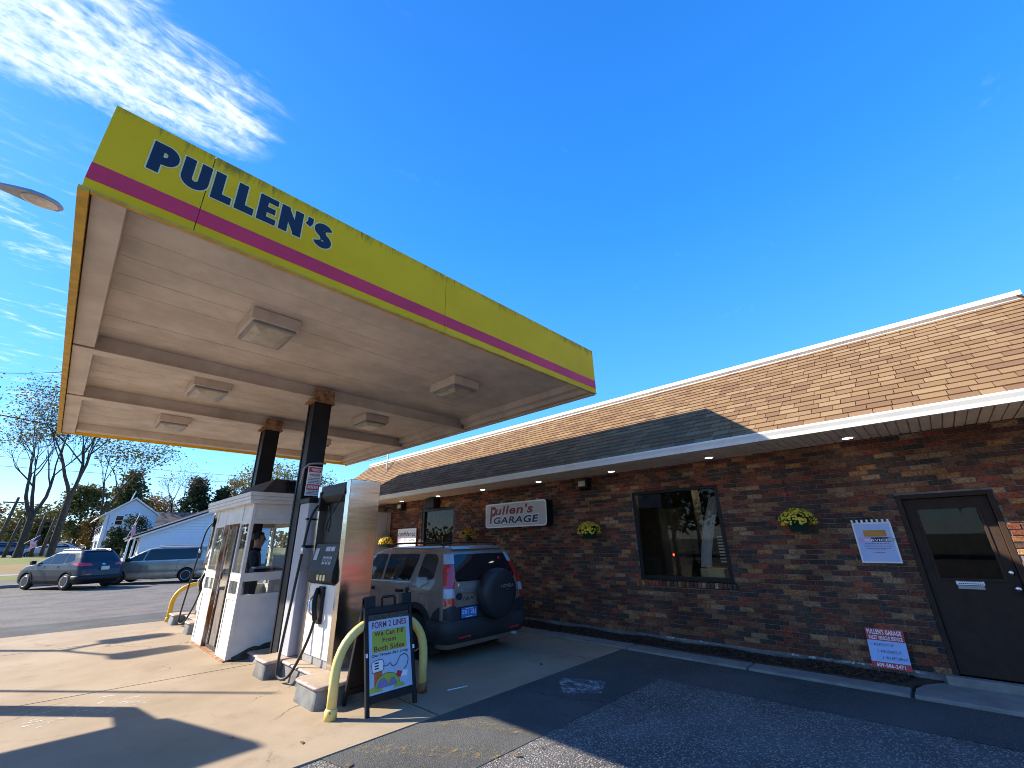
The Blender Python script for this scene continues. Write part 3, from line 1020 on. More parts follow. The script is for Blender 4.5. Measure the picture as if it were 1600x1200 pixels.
for z in (2.70, 2.675, 2.65, 2.625, 2.49, 2.465, 2.445):
    for k in range(9):
        xx = 2.722 + 0.19 * k / 9
        s_.box(xx, xx + .012 + .006 * rnd.random(), Yp, Yp + .002, z, z + .010)
part('print', s_, M['black_print'], plt)

# ================================================================== GARAGE BUILDING
XW = 7.6
BY0, BY1 = -2.9, 16.5
bld = thing('garage_building', 'long brick garage with tan shingled mansard roof and white trim', 'building', (XW, 6.0, 0))
OPEN = [(2.53, 4.13, 0.87, 2.51), (-0.55, 0.33, -1, 2.12), (9.55, 11.11, -1, 2.62)]
wall = MB()
def wall_piece(y0, y1, z0, z1): wall.box(XW + 0.010, XW + 0.20, y0, y1, z0, z1)
wall_piece(BY0, -0.55, 0, 2.98); wall_piece(-0.55, 0.33, 2.12, 2.98); wall_piece(0.33, 2.53, 0, 2.98)
wall_piece(2.53, 4.13, 0, 0.87); wall_piece(2.53, 4.13, 2.51, 2.98); wall_piece(4.13, 9.55, 0, 2.98)
wall_piece(9.55, 11.11, 2.62, 2.98); wall_piece(11.11, BY1, 0, 2.98)
wl_ = part('wall', wall, M['mortar'], bld)
CH, BL = 0.0677, 0.2135
bricks = []
zc = 0.115; row = 0
while zc < 2.93:
    y = BY0 - (0.5 * BL if row % 2 else 0) + rnd.uniform(-.02, .02)
    z1 = min(zc + CH - 0.009, 2.95)
    while y < BY1:
        a, b = max(y, BY0), min(y + BL - 0.010, BY1)
        segs = [(a, b)]
        for (o0, o1, q0, q1) in OPEN:
            if q0 < (zc + z1) / 2 < q1:
                ns = []
                for s0, s1 in segs:
                    if s1 <= o0 or s0 >= o1: ns.append((s0, s1)); continue
                    if s0 < o0: ns.append((s0, o0 - .003))
                    if s1 > o1: ns.append((o1 + .003, s1))
                segs = ns
        for s0, s1 in segs:
            if s1 - s0 > 0.03:
                bricks.append((s0, s1, zc, z1))
        y += BL
    zc += CH; row += 1


def brick_mb(s0, s1, z0, z1, j, mb):
    x = XW - 0.003 + j
    c = 0.004
    # chamfered face so that each brick catches its own edge
    v = [(x + c, s0, z0), (x + c, s1, z0), (x + c, s1, z1), (x + c, s0, z1),
         (x, s0 + c, z0 + c), (x, s1 - c, z0 + c), (x, s1 - c, z1 - c), (x, s0 + c, z1 - c),
         (XW + .02, s0, z0), (XW + .02, s1, z0), (XW + .02, s1, z1), (XW + .02, s0, z1)]
    f = [(4, 7, 6, 5), (0, 4, 5, 1), (1, 5, 6, 2), (2, 6, 7, 3), (3, 7, 4, 0), (0, 1, 9, 8), (1, 2, 10, 9), (2, 3, 11, 10), (3, 0, 8, 11)]
    mb.add(v, f)


def seen_size(c):
    d = Vector(c) - EYE
    f_ = d.dot(fw)
    if f_ < 0.2: return 0
    px, py = FPX * d.dot(rt) / f_, FPX * d.dot(up) / f_
    if abs(px) > 815 or abs(py) > 615: return 0
    return 1 / f_ / f_ * (1 + (px / FPX) ** 2 * 0.3)


order = sorted(range(len(bricks)), key=lambda i: -seen_size((XW, (bricks[i][0] + bricks[i][1]) / 2, bricks[i][2])) * (bricks[i][1] - bricks[i][0]))
near = set(order[:300])
rest = MB()
shared = {}
for i, b in enumerate(bricks):
    if i in near:
        key = (round(b[1] - b[0], 3), round(b[3] - b[2], 3))
        if key not in shared:
            mb = MB(); brick_mb(0, b[1] - b[0], 0, b[3] - b[2], 0, mb)
            shared[key] = mb.mesh('brick', M['brick'], (XW, 0, 0))
        o = link('brick', shared[key], wl_, Vector((XW + rnd.uniform(-.004, .004), b[0], b[2])) - world_loc(wl_))
    else:
        brick_mb(*b, rnd.uniform(-.004, .004), rest)
part('brickwork', rest, M['bricks'], wl_, kind='stuff')
part('base_paint', MB().box(XW - 0.006, XW + 0.02, 0.5, 3.9, 0.085, 0.113), M['white_base'], wl_)
# rowlock sill of bricks on end under the window
y = 2.50
while y < 4.16:
    mb = MB(); mb.box(XW - 0.055, XW + 0.06, y, y + 0.058, 0.885, 0.962)
    part('sill_brick', mb, M['brick'], wl_, bev=0.004)
    y += 0.067

# window
wy0, wy1, wz0, wz1 = 2.53, 4.13, 0.97, 2.51
win = MB()
for (a, b, c, d) in ((wy0, wy0 + .07, wz0, wz1), (wy1 - .07, wy1, wz0, wz1), (wy0 + .07, wy1 - .07, wz0, wz0 + .07), (wy0 + .07, wy1 - .07, wz1 - .07, wz1)):
    win.box(XW + 0.02, XW + 0.11, a, b, c, d)
wf = part('window', win, M['dark_frame'], bld, bev=0.004)
part('pane', MB().box(XW + 0.055, XW + 0.061, wy0 + .06, wy1 - .06, wz0 + .06, wz1 - .06), M['glass'], wf)
# dim room behind the window and door
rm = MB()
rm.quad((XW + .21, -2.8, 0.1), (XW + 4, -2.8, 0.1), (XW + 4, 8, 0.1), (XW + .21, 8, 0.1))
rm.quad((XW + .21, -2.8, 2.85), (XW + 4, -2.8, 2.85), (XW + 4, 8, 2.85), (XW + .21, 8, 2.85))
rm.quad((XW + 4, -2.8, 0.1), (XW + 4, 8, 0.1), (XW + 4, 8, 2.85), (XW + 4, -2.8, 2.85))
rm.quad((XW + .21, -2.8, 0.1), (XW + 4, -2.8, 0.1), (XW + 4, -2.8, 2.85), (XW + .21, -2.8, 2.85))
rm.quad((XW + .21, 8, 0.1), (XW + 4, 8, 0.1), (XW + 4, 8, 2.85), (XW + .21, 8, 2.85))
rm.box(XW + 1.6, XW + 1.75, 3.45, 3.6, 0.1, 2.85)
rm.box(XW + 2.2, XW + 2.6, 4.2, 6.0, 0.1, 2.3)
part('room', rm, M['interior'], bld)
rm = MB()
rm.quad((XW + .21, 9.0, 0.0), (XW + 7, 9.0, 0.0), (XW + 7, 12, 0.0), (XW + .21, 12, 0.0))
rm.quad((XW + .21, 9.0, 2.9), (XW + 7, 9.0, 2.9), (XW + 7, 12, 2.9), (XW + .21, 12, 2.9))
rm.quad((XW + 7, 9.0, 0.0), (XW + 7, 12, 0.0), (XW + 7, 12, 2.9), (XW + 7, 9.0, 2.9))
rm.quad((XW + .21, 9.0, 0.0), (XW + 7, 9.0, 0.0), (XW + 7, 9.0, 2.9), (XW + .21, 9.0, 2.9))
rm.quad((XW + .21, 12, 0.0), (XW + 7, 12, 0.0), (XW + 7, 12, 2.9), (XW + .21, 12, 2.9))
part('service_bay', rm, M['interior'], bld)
bay = MB()
for (a, b, c, d) in ((9.55, 9.62, 0, 2.62), (11.0, 11.11, 0, 2.62), (9.62, 11.0, 2.54, 2.62)):
    bay.box(XW + 0.015, XW + 0.13, a, b, c, d)
bf = part('bay_window', bay, M['dark_frame'], bld)
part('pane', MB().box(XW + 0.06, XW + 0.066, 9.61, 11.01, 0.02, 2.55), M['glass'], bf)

# door
dy0, dy1, dz0, dz1 = -0.55, 0.33, 0.115, 2.12
dr = MB()
for (a, b, c, d) in ((dy0, dy0 + .055, dz0, dz1), (dy1 - .055, dy1, dz0, dz1), (dy0 + .055, dy1 - .055, dz1 - .055, dz1)):
    dr.box(XW - 0.004, XW + 0.14, a, b, c, d)
fr = part('door_frame', dr, M['door_brown'], bld, bev=0.005)
ly0, ly1, lz0, lz1 = -0.37, 0.155, 1.14, 1.93
dl = MB()
X0, X1 = XW + 0.045, XW + 0.088
dl.box(X0, X1, dy0 + .06, ly0, dz0 + .01, dz1 - .06); dl.box(X0, X1, ly1, dy1 - .06, dz0 + .01, dz1 - .06)
dl.box(X0, X1, ly0, ly1, dz0 + .01, lz0); dl.box(X0, X1, ly0, ly1, lz1, dz1 - .06)
door = part('door', dl, M['door_brown'], bld)
tr_ = MB()
for (a, b, c, d) in ((ly0 - .03, ly0, lz0 - .03, lz1 + .03), (ly1, ly1 + .03, lz0 - .03, lz1 + .03), (ly0, ly1, lz0 - .03, lz0), (ly0, ly1, lz1, lz1 + .03)):
    tr_.box(X0 - .012, X0 - .001, a, b, c, d)
part('light_frame', tr_, M['door_brown'], door, bev=0.003)
part('pane', MB().box(X0 + .015, X0 + .021, ly0, ly1, lz0, lz1), M['glass'], door)
kn = MB(); kn.lathe([(.028, 0), (.028, -.01), (.012, -.015), (.012, -.04), (.03, -.05), (.028, -.075), (.012, -.083)], (X0, -0.445, 1.05), 0, 16)
part('knob', kn, M['chrome'], door)
kn = MB(); kn.lathe([(.028, 0), (.026, -.012), (.01, -.016)], (X0, -0.445, 1.21), 0, 16)
part('lock', kn, M['chrome'], door)
ms = MB(); ms.box(X0 - .008, X0 - .001, -0.20, 0.035, 1.068, 1.125)
part('mail_slot', ms, M['white_print'], door)
ms2 = MB()
for zz_ in (1.108, 1.082):
    for k in range(12):
        ms2.box(X0 - .010, X0 - .0085, -0.185 + k * 0.017, -0.173 + k * 0.017, zz_ - .004, zz_ + .005)
part('print', ms2, M['black_print'], door)
part('mail_slot', MB().box(X0 - .014, X0 - .001, -0.19, 0.03, 1.025, 1.062), M['lampshell'], door)

# eave: soffit panels, white gutter board, shingled mansard, white cap
EX, EZ = 6.50, 2.90
y = BY0 - 0.9
k = 0
while y < BY1:
    pb = MB()
    for q in range(3):
        a = y + q * 0.1015
        pb.box(EX + 0.03, XW - 0.004, a + .004, a + 0.0925, EZ + (0.004 if q == 1 else 0), EZ + 0.012)
        pb.box(EX + 0.03, XW - 0.004, a - .009, a + .0035, EZ + 0.016, EZ + 0.020)
    part('soffit_panel', pb, M['soffit'], bld)
    y += 0.3050
    k += 1
part('gutter_or_backing_board', MB().prism([(EX, EZ - 0.015), (EX + 0.028, EZ - 0.015), (EX + 0.028, EZ + 0.10), (EX - 0.035, EZ + 0.10), (EX - 0.035, EZ + 0.075), (EX - 0.012, EZ + 0.03)], 1, BY0 - 0.9, BY1), M['white_trim'], bld)
part('gutter_or_backing_board', MB().box(EX + 0.029, XW - .005, BY0 - 0.9, BY1, EZ + 0.0205, EZ + 0.06), M['interior'], bld)  # dark sheet added over the soffit to stop sky showing through its gaps
SL = 0.80
ang = math.atan(SL)
ux, uz = math.cos(ang), math.sin(ang)
LEN = 2.74
RX, RZ = EX - 0.02, 2.985


def rp(s, y, h=0.0):
    return (RX + ux * s - uz * h, y, RZ + uz * s + ux * h)


def hip(s): return BY0 - 0.86 + (ux * s)      # the far end slopes back at 45 degrees in plan


rf = MB()
rf.add([rp(0, BY0 - .86, -.012), rp(0, BY1, -.012), rp(LEN, BY1, -.012), rp(LEN, hip(LEN), -.012)], [(0, 1, 2, 3)])
rf.add([rp(0, BY0 - .86, -.012), rp(LEN, hip(LEN), -.012), (RX + 8, hip(LEN), RZ + uz * LEN), (RX + 8, BY0 - .86, RZ)], [(0, 1, 2, 3)])
roof = part('roof', rf, M['shingle'], bld)
EXPO, TAB = 0.1443, 0.24
tabs = []
for r in range(19):
    y = BY0 - 1.2 + (TAB * 0.5 if r % 2 else 0) + rnd.uniform(-.03, .03)
    s0 = r * EXPO
    while y < BY1:
        wd = TAB * rnd.choice((0.75, 1.0, 1.0, 1.25))
        a, b = max(y, hip(s0)), min(y + wd - 0.007, BY1)
        if b - a > 0.05: tabs.append((s0, a, b))
        y += wd


def tab_mb(s0, a, b, mb, th=0.0):
    s1 = min(s0 + EXPO + 0.03, LEN)
    t0, t1 = 0.019 + th, 0.001
    v = [rp(s0, a, -.008), rp(s0, b, -.008), rp(s0, b, t0), rp(s0, a, t0), rp(s1, b, t1), rp(s1, a, t1)]
    mb.add(v, [(0, 1, 2, 3), (3, 2, 4, 5), (0, 3, 5), (1, 4, 2)])


order = sorted(range(len(tabs)), key=lambda i: -seen_size(rp(tabs[i][0], (tabs[i][1] + tabs[i][2]) / 2)) * (tabs[i][2] - tabs[i][1]))
near = set(order[:300])
rest = MB(); shared = {}
for i, t in enumerate(tabs):
    if i in near:
        key = round(t[2] - t[1], 3)
        if key not in shared:
            mb = MB(); tab_mb(0, 0, t[2] - t[1], mb)
            shared[key] = mb.mesh('shingle', M['shingle'], rp(0, 0))
        link('shingle', shared[key], roof, Vector(rp(t[0], t[1], rnd.uniform(0, .004))) - world_loc(roof))
    else:
        tab_mb(*t, rest, rnd.uniform(0, .004))
part('shingle_field', rest, M['shingles'], roof, kind='stuff')
# hip end shingles
he = MB()
for r in range(19):
    s = r * EXPO
    x = RX + ux * s
    while x < RX + 4:
        a = Vector((x, hip(s) , RZ + uz * s)); 
        b = Vector((x + .27, hip(s), RZ + uz * s))
        n_ = Vector((0, -uz, ux))
        d_ = Vector((0, ux, uz)) * (EXPO + .03)
        he.add([a + n_ * .012, b + n_ * .012, b + d_, a + d_, a - n_ * .008, b - n_ * .008], [(0, 1, 2, 3), (4, 5, 1, 0)])
        x += .28
part('shingle_field', he, M['shingles'], roof, kind='stuff')
tx, tz = RX + ux * LEN, RZ + uz * LEN
for a, b in ((hip(LEN) - .03, 2.4), (2.402, 7.6), (7.602, BY1)):
    part('roof_cap', MB().prism([(tx - .06, tz - .035), (tx - .045, tz - .035), (tx - .035, tz + .0), (tx - .075, tz + .03), (tx - .075, tz + .10), (tx + .25, tz + .12), (tx + .25, tz - .035)], 1, a, b), M['white_trim'], bld)
part('flat_roof', MB().box(tx + .02, tx + 12, hip(LEN), BY1, tz - .1, tz + .02), M['grey_panel'], bld)
part('back_walls', MB().box(XW + 8.2, XW + 8.4, BY0, BY1, 0, 3.0).box(XW + .2, XW + 8.2, BY0, BY0 + .2, 0, 2.98).box(XW + .2, XW + 8.2, BY1 - .2, BY1, 0, 2.98), M['mortar'], bld)

# recessed soffit lights
for i, yy in enumerate((-1.26, 0.60, 2.46, 4.32, 6.18, 8.04, 9.9, 11.76)):
    t_ = thing('soffit_light', 'recessed round soffit light over the ' + ('end of the wall past the door', 'paper notice and door', 'window edge beside the hanging basket', 'window', 'lettered wall sign',
               'brick beyond the lettered wall sign', 'tall dark opening', 'white board by the opening')[i], 'light', (7.27, yy, EZ), group='recessed lights in the soffit')
    r_ = MB(); r_.lathe([(0.085, -.001), (0.085, -.012), (0.065, -.014), (0.062, -.003)], (7.27, yy, EZ), 2, 18)
    part('trim_ring', r_, M['white_trim'], t_)
    r_ = MB(); r_.lathe([(0.058, -.0135), (0.058, -.016)], (7.27, yy, EZ), 2, 18)
    part('lens', r_, M['down_lens'], t_)

# ================================================================== PUMP ISLAND
isl = thing('pump_island', 'raised steel edged concrete pump island with rounded blocks', 'island', (2.95, 8.5, 0))


def island_block(x0, x1, y0, y1, zt, r=0.09):
    pl = round_poly([(x0, y0), (x1, y0), (x1, y1), (x0, y1)], r, 5)
    cx, cy = (x0 + x1) / 2, (y0 + y1) / 2
    grow = lambda k: [(cx + (x - cx) * (1 + k / (x1 - x0) * 2), cy + (y - cy) * (1 + k / (y1 - y0) * 2)) for x, y in pl]
    mb = MB(); n = len(pl)
    lo, hi = grow(0.02), grow(-0.004)
    mb.add([(x, y, 0) for x, y in lo] + [(x, y, zt - .035) for x, y in hi], [(i, (i + 1) % n, (i + 1) % n + n, i + n) for i in range(n)])
    part('side', mb, M['island_side'], isl)
    mb = MB()
    rings = [(0.006, zt - .038), (0.022, zt - .025), (0.022, zt - .010), (0.008, zt), (-0.02, zt + .001)]
    v = []
    for k, z in rings:
        v += [(x, y, z) for x, y in grow(k)]
    f = [(r_ * n + i, r_ * n + (i + 1) % n, (r_ + 1) * n + (i + 1) % n, (r_ + 1) * n + i) for r_ in range(len(rings) - 1) for i in range(n)]
    mb.add(v, f, 0, True)
    part('rim', mb, M['island_rim'], isl)
    mb = MB(); mb.add([(x, y, zt + .001) for x, y in grow(-0.018)], [tuple(range(n))])
    part('top', mb, M['island_top'], isl)


island_block(2.38, 3.50, 5.27, 5.86, 0.215)
island_block(2.60, 3.28, 5.90, 6.90, 0.20, 0.03)
island_block(2.39, 3.50, 6.92, 7.36, 0.215)
island_block(2.62, 3.30, 7.40, 8.40, 0.10, 0.03)
island_block(2.62, 3.28, 11.0, 11.55, 0.20, 0.03)
island_block(2.40, 3.50, 11.6, 12.0, 0.215)
island_block(2.62, 3.28, 12.04, 13.2, 0.20, 0.03)
island_block(2.40, 3.50, 13.25, 13.75, 0.215)


def hose(mb, pts, r=0.017, sub=8):
    """smooth hose through the given points"""
    P = [Vector(p) for p in pts]
    out = []
    for i in range(len(P) - 1):
        p0, p1, p2, p3 = P[max(i - 1, 0)], P[i], P[i + 1], P[min(i + 2, len(P) - 1)]
        for k in range(sub):
            t = k / sub
            out.append(0.5 * ((2 * p1) + (p2 - p0) * t + (2 * p0 - 5 * p1 + 4 * p2 - p3) * t * t + (3 * p1 - p0 - 3 * p2 + p3) * t ** 3))
    out.append(P[-1])
    mb.tube(out, r, 8)
    return mb


def fuel_pump(y0, y1, label):
    """dispenser standing across the island; its two faces look along -X and +X, steel end posts at both ends"""
    x0, x1 = 2.74, 3.20
    t = thing('fuel_pump', label, 'fuel pump', ((x0 + x1) / 2, (y0 + y1) / 2, 0.2), group='fuel pumps on the island')
    zb = 0.205
    for a, b in ((y0, y0 + 0.13), (y1 - 0.13, y1)):
        p_ = MB(); p_.prism([(x0 + .01, zb), (x1 - .01, zb), (x1, 2.52), (x0, 2.52)], 1, a, b)
        part('end_post', p_, M['steel'], t, bev=0.006)
    ya, yb = y0 + 0.132, y1 - 0.132
    p_ = MB(); p_.box(x0 + .07, x1 - .07, ya, yb, zb, 1.16)
    part('core', p_, M['black_plastic'], t)
    # upper black case with a recessed middle and raked brow
    p_ = MB(); p_.box(x0 + .09, x1 - .09, ya, yb, 1.162, 2.40)
    part('upper_case', p_, M['black_plastic'], t)
    for s, xa in ((-1, x0), (1, x1)):
        X = lambda d: xa - s * d     # d metres inside the face
        def bx(d0, d1, a, b, c, d):
            q = MB(); q.box(min(X(d0), X(d1)), max(X(d0), X(d1)), a, b, c, d); return q
        q = MB()
        pr = [(X(.0), 2.50), (X(.08), 2.50), (X(.08), 2.24), (X(.035), 2.26), (X(-.02), 2.34)]
        q.prism(pr, 1, ya, yb); part('brow', q, M['black_plastic'], t, bev=0.01)
        part('lower_door', bx(0.012, 0.068, ya + .005, yb - .005, zb + .09, 1.155), M['pump_white'], t, bev=0.008)
        kp = bx(0.03, 0.068, ya + .005, yb - .005, zb, zb + .085); part('kick_plate', kp, M['lampshell'], t)
        # display console, leaning back
        q = MB(); q.prism([(X(-.05), 1.20), (X(-.045), 1.32), (X(.03), 1.68), (X(.085), 1.68), (X(.085), 1.165), (X(-.02), 1.165)], 1, ya + .01, yb - .01)
        con = part('console', q, M['black_plastic'], t, bev=0.008)
        org = Vector((X(-.045), 0, 1.32)); upv = Vector((X(.03) - X(-.045), 0, 0.36)).normalized()
        rv = Vector((0, -1 if s < 0 else 1, 0))
        yc = (ya + yb) / 2
        o_ = org + Vector((0, yc, 0))
        W2 = (yb - ya) / 2 - .03
        q = MB()
        for (a, b, c, d) in ((-.02, .12, .26, .32), (.14, .26, .26, .32)):
            plate(q, o_, rv, upv, a, b, c, d, 0.001, 0.004)
        part('readout', q, M['grey_panel'], con)
        q = MB()
        for k in range(3):
            a = -.02 + k * .10
            plate(q, o_, rv, upv, a, a + .075, .09, .19, 0.001, 0.005)
        plate(q, o_, rv, upv, -W2 + .03, -W2 + .15, .14, .30, 0.001, 0.004)
        part('price_window', q, M['lampshell'], con)
        q = MB()
        for k in range(3):
            a = -.015 + k * .10
            plate(q, o_, rv, upv, a + .01, a + .055, .115, .165, 0.006, 0.007)
        part('print', q, M['black_print'], con)
        q = MB()
        for k in range(3):
            yy = yc - s * 0 + (-.04 + k * .10) * (rv.y)
            q.box(min(X(-.055), X(-.049)), max(X(-.055), X(-.049)), yy - .028, yy + .028, 1.205, 1.275)
        part('grade_button', q, M['cream_yellow'], con)
        # nozzle boot and nozzle
        yn = yc + 0.06 * rv.y
        q = bx(-.035, .011, yn - .075, yn + .075, .68, 1.13); part('nozzle_boot', q, M['black_plastic'], t, bev=0.015)
        q = MB()
        nx = X(-.075)
        hose(q, [(nx, yn - .04, 0.74), (X(-.10), yn - .05, .84), (X(-.10), yn - .02, .95), (X(-.07), yn + .02, 1.05), (X(-.04), yn + .05, 1.10)], 0.030, 5)
        nz_ = part('nozzle', q, M['black_plastic'], t)
        q = MB(); hose(q, [(X(-.085), yn - .03, .79), (X(-.15), yn - .03, .83), (X(-.16), yn + 0.0, .95), (X(-.10), yn + .03, 1.02)], 0.011, 5)
        part('guard', q, M['chrome'], nz_)
        # hose: down from the boot, loop to the pavement, up to the mast on the case
        q = MB(); ys_ = yb - .03
        hose(q, [(nx, yn - .04, 0.75), (X(-.11), yn - .02, .55), (X(-.16), yn + .08, .30), (X(-.22), yn + .2, .10), (X(-.26), ys_ - .04, .06), (X(-.27), ys_ + .02, .22),
                 (X(-.22), ys_ + .02, .9), (X(-.16), ys_ + .01, 1.7), (X(-.12), ys_, 2.05), (X(-.04), ys_, 2.22)], 0.018)
        part('hose', q, M['rubber'], t)
        q = MB(); hose(q, [(X(0.0), ya + .06, 2.30), (X(-.05), ya + .20, 2.12), (X(-.06), ya + .36, 1.92), (X(-.05), ya + .30, 1.84), (X(-.05), ya + .27, 2.0), (X(-.02), ya + .45, 2.2)], 0.012)
        part('hose_retriever', q, M['rubber'], t)
        q = MB(); q.lathe([(.02, 0), (.024, .02), (.024, .07), (.018, .09)], (X(-.17), ys_ + .01, 1.55), 2, 10)
        part('breakaway', q, M['chrome'], t)
        # notice sheet on the case, hose mast
        q = MB(); xs = X(.0885)
        q.box(min(xs, xs - s * .002 * -1), max(xs, xs + s * .002), ya + .04, ya + .17, 1.72, 2.02)
        part('notice', q, M['white_print'], t)
        q = MB()
        for zz2 in range(9):
            for k in range(3):
                q.box(min(xs + s * .0025, xs + s * .004), max(xs + s * .0025, xs + s * .004), ya + .052 + k * .04, ya + .052 + k * .04 + .03, 1.745 + zz2 * .029, 1.757 + zz2 * .029)
        part('print', q, M['black_print'], t)
        q = bx(-.03, .06, yb - .06, yb, 2.14, 2.42); part('hose_mast', q, M['black_plastic'], t, bev=0.01)
    return t


fuel_pump(5.78, 6.86, 'stainless fuel pump with black console near the sandwich board sign')
fuel_pump(12.08, 13.16, 'stainless fuel pump at the far end beyond the booth')
# service cabinet between the near pump and the column
t_ = thing('service_cabinet', 'narrow pale grey cabinet squeezed between the near pump and the black column', 'cabinet', (2.93, 7.06, 0.2))
part('body', MB().box(2.66, 3.10, 6.95, 7.30, 0.217, 2.28), M['grey_panel'], t_, bev=0.01)
part('band', MB().box(2.655, 3.105, 6.944, 7.0, 2.02, 2.05), M['black_plastic'], t_)
part('band', MB().box(2.655, 3.105, 6.944, 7.0, 1.62, 1.66), M['black_plastic'], t_)
part('gauge_box', MB().box(2.64, 2.80, 6.90, 6.943, 1.30, 1.58), M['lampshell'], t_, bev=0.01)
part('cap', MB().box(2.65, 3.11, 6.94, 7.31, 2.282, 2.36), M['black_plastic'], t_, bev=0.01)


def hoop_guard(y, x0, x1, m, label, h=0.80):
    t = thing('hoop_guard', label, 'bollard', ((x0 + x1) / 2, y, 0), group='bent pipe guards at the island ends')
    pts = [(x0, y, 0)]
    a, hh = (x1 - x0) / 2, h - 0.34
    for k in range(21):
        th = math.pi * k / 20
        pts.append(((x0 + x1) / 2 - a * math.copysign(abs(math.cos(th)) ** 0.8, math.cos(th)), y, 0.34 + hh * math.sin(th) ** 0.85))
    pts.append((x1, y, 0))
    part('pipe', MB().tube(pts, 0.050, 14), m, t)
    for x in (x0, x1):
        q = MB(); q.lathe([(.062, 0.0), (.062, .085), (.052, .10)], (x, y, 0), 2, 16)
        part('collar', q, M['rust'] if x == x1 else m, t)
    return t


hoop_guard(4.93, 2.40, 3.50, M['hoop'], 'chipped pale yellow pipe hoop behind the sandwich board sign', 0.84)
hoop_guard(14.02, 2.44, 3.50, M['hoop_bright'], 'orange yellow pipe hoop at the far end of the island past the booth', 0.80)

# ================================================================== SANDWICH BOARD
sb = thing('sandwich_board', 'black plastic sandwich board reading FORM 2 LINES with a cartoon pump poster', 'sign', (2.96, 4.80, 0), 0.0)
H = 1.08; LN = 0.26; W = 0.305
fo = Vector((0, -0.12, 0)); fu = Vector((0, LN, H)).normalized(); fr_ = Vector((1, 0, 0))
HL = math.hypot(LN, H)


def board(o0, upv, rv, front):
    q = MB()
    pl = lambda *a, **k: plate(q, o0, rv, upv, *a, **k)
    pl(-W, -W + .04, 0.0, HL, -.03, .012)
    pl(W - .04, W, 0.0, HL, -.03, .012)
    pl(-W + .0405, W - .0405, .10, .17, -.028, .010)
    pl(-W + .0405, W - .0405, .93, 1.0, -.028, .010)
    pl(-W + .0405, W - .0405, .1705, .9295, -.022, .000)
    return q


bq = part('front_frame', board(fo, fu, fr_, True), M['black_plastic'], sb, w=False, bev=0.006)
bo_ = Vector((0, 0.42, 0)); bu = Vector((0, -(0.42 - 0.16), H)).normalized()
part('back_frame', board(bo_, bu, Vector((-1, 0, 0)), False), M['black_plastic'], sb, w=False, bev=0.006)
for a, b in ((-W, -W + .13), (W - .13, W)):
    q = MB(); plate(q, fo, fr_, fu, a, b, 1.0005, HL + .01, -.05, .018)
    part('hinge_block', q, M['black_plastic'], sb, w=False, bev=0.006)
q = MB(); q.tube([fo + fu * .995 + fr_ * x_ + fu * z_ for x_, z_ in ((-.085, 0), (-.085, .085), (-.07, .105), (.07, .105), (.085, .085), (.085, 0))], .015, 8)
part('handle', q, M['black_plastic'], sb, w=False)
q = MB(); q.lathe([(.018, 0), (.018, .02), (.03, .028), (.03, .045), (.012, .06)], fo + fu * (HL + .01) + fr_ * (W - .05), 2, 12)
part('knob', q, M['black_plastic'], sb, w=False)
q = MB()
for x_ in (-W + .005, W - .02):
    plate(q, fo, fr_, fu, x_ - .003, x_ + .018, .52, .56, .012, .020)
part('clip', q, M['white_print'], sb, w=False)
# the poster: size .52 x .80 with a dark torn strip of an older sheet above it
m_sky = mat('poster_sky', (0.36, 0.50, 0.66), 0.4, col2=(0.48, 0.56, 0.70), vscale=5)
m_pgreen = mat('poster_green', (0.36, 0.46, 0.045), 0.4, var=0.06)
m_pviolet = mat('poster_violet', (0.20, 0.19, 0.36), 0.4, var=0.15)
q = MB(); plate(q, fo, fr_, fu, -W + .045, W - .045, .175, .865, .0005, .003)
pos = part('poster', q, m_sky, sb, w=False)
q = MB(); plate(q, fo, fr_, fu, -W + .045, W - .045, .868, .926, .0005, .0025)
part('older_poster', q, mat('old_poster', (0.025, 0.022, 0.014), 0.5, col2=(0.075, 0.065, 0.035), vscale=22), sb, w=False)
PX = lambda u, v: fo + fr_ * (-W + .045 + u) + fu * (.175 + v)     # poster coordinates in metres from its lower left
PW = 2 * (W - .045)
q = MB(); plate(q, PX(0, 0), fr_, fu, .04, PW - .05, .375, .585, .0035, .0045)
part('green_panel', q, m_pgreen, pos, w=False)


def ptxt(body, u, v, w_, h_, m, nm='lettering', **k):
    q = MB(); o_ = PX(u, v) + fr_.cross(fu) * 0.0055
    put_text(q, body, o_, fr_, fu, w_, h_, **k)
    part(nm, q, m, pos, w=False)


ptxt('FORM 2 LINES', .04, .612, PW - .08, .062, M['dark_red'], bold=0.018)
ptxt('We Can Fill', .065, .53, PW - .15, .05, M['dark_red'], bold=0.025)
ptxt('From', .165, .462, .17, .045, M['dark_red'], bold=0.025)
ptxt('Both Sides', .06, .385, PW - .14, .052, M['dark_red'], bold=0.025)
ptxt('Our Hoses Are Long', .03, .328, PW - .07, .036, M['black_print'], bold=0.02)


def pshape(pts, m, nm, d=.0055):
    q = MB(); n_ = fr_.cross(fu)
    a = [PX(u, v) + n_ * d for u, v in pts]; b = [PX(u, v) + n_ * (d - .001) for u, v in pts]
    k = len(pts)
    q.add(a + b, [tuple(range(k))] + [(i, i + k, (i + 1) % k + k, (i + 1) % k) for i in range(k)])
    part(nm, q, m, pos, w=False)


def pline(pts, m, nm, r=.0035):
    q = MB(); n_ = fr_.cross(fu)
    hose(q, [PX(u, v) + n_ * .006 for u, v in pts], r, 5)
    part(nm, q, m, pos, w=False)


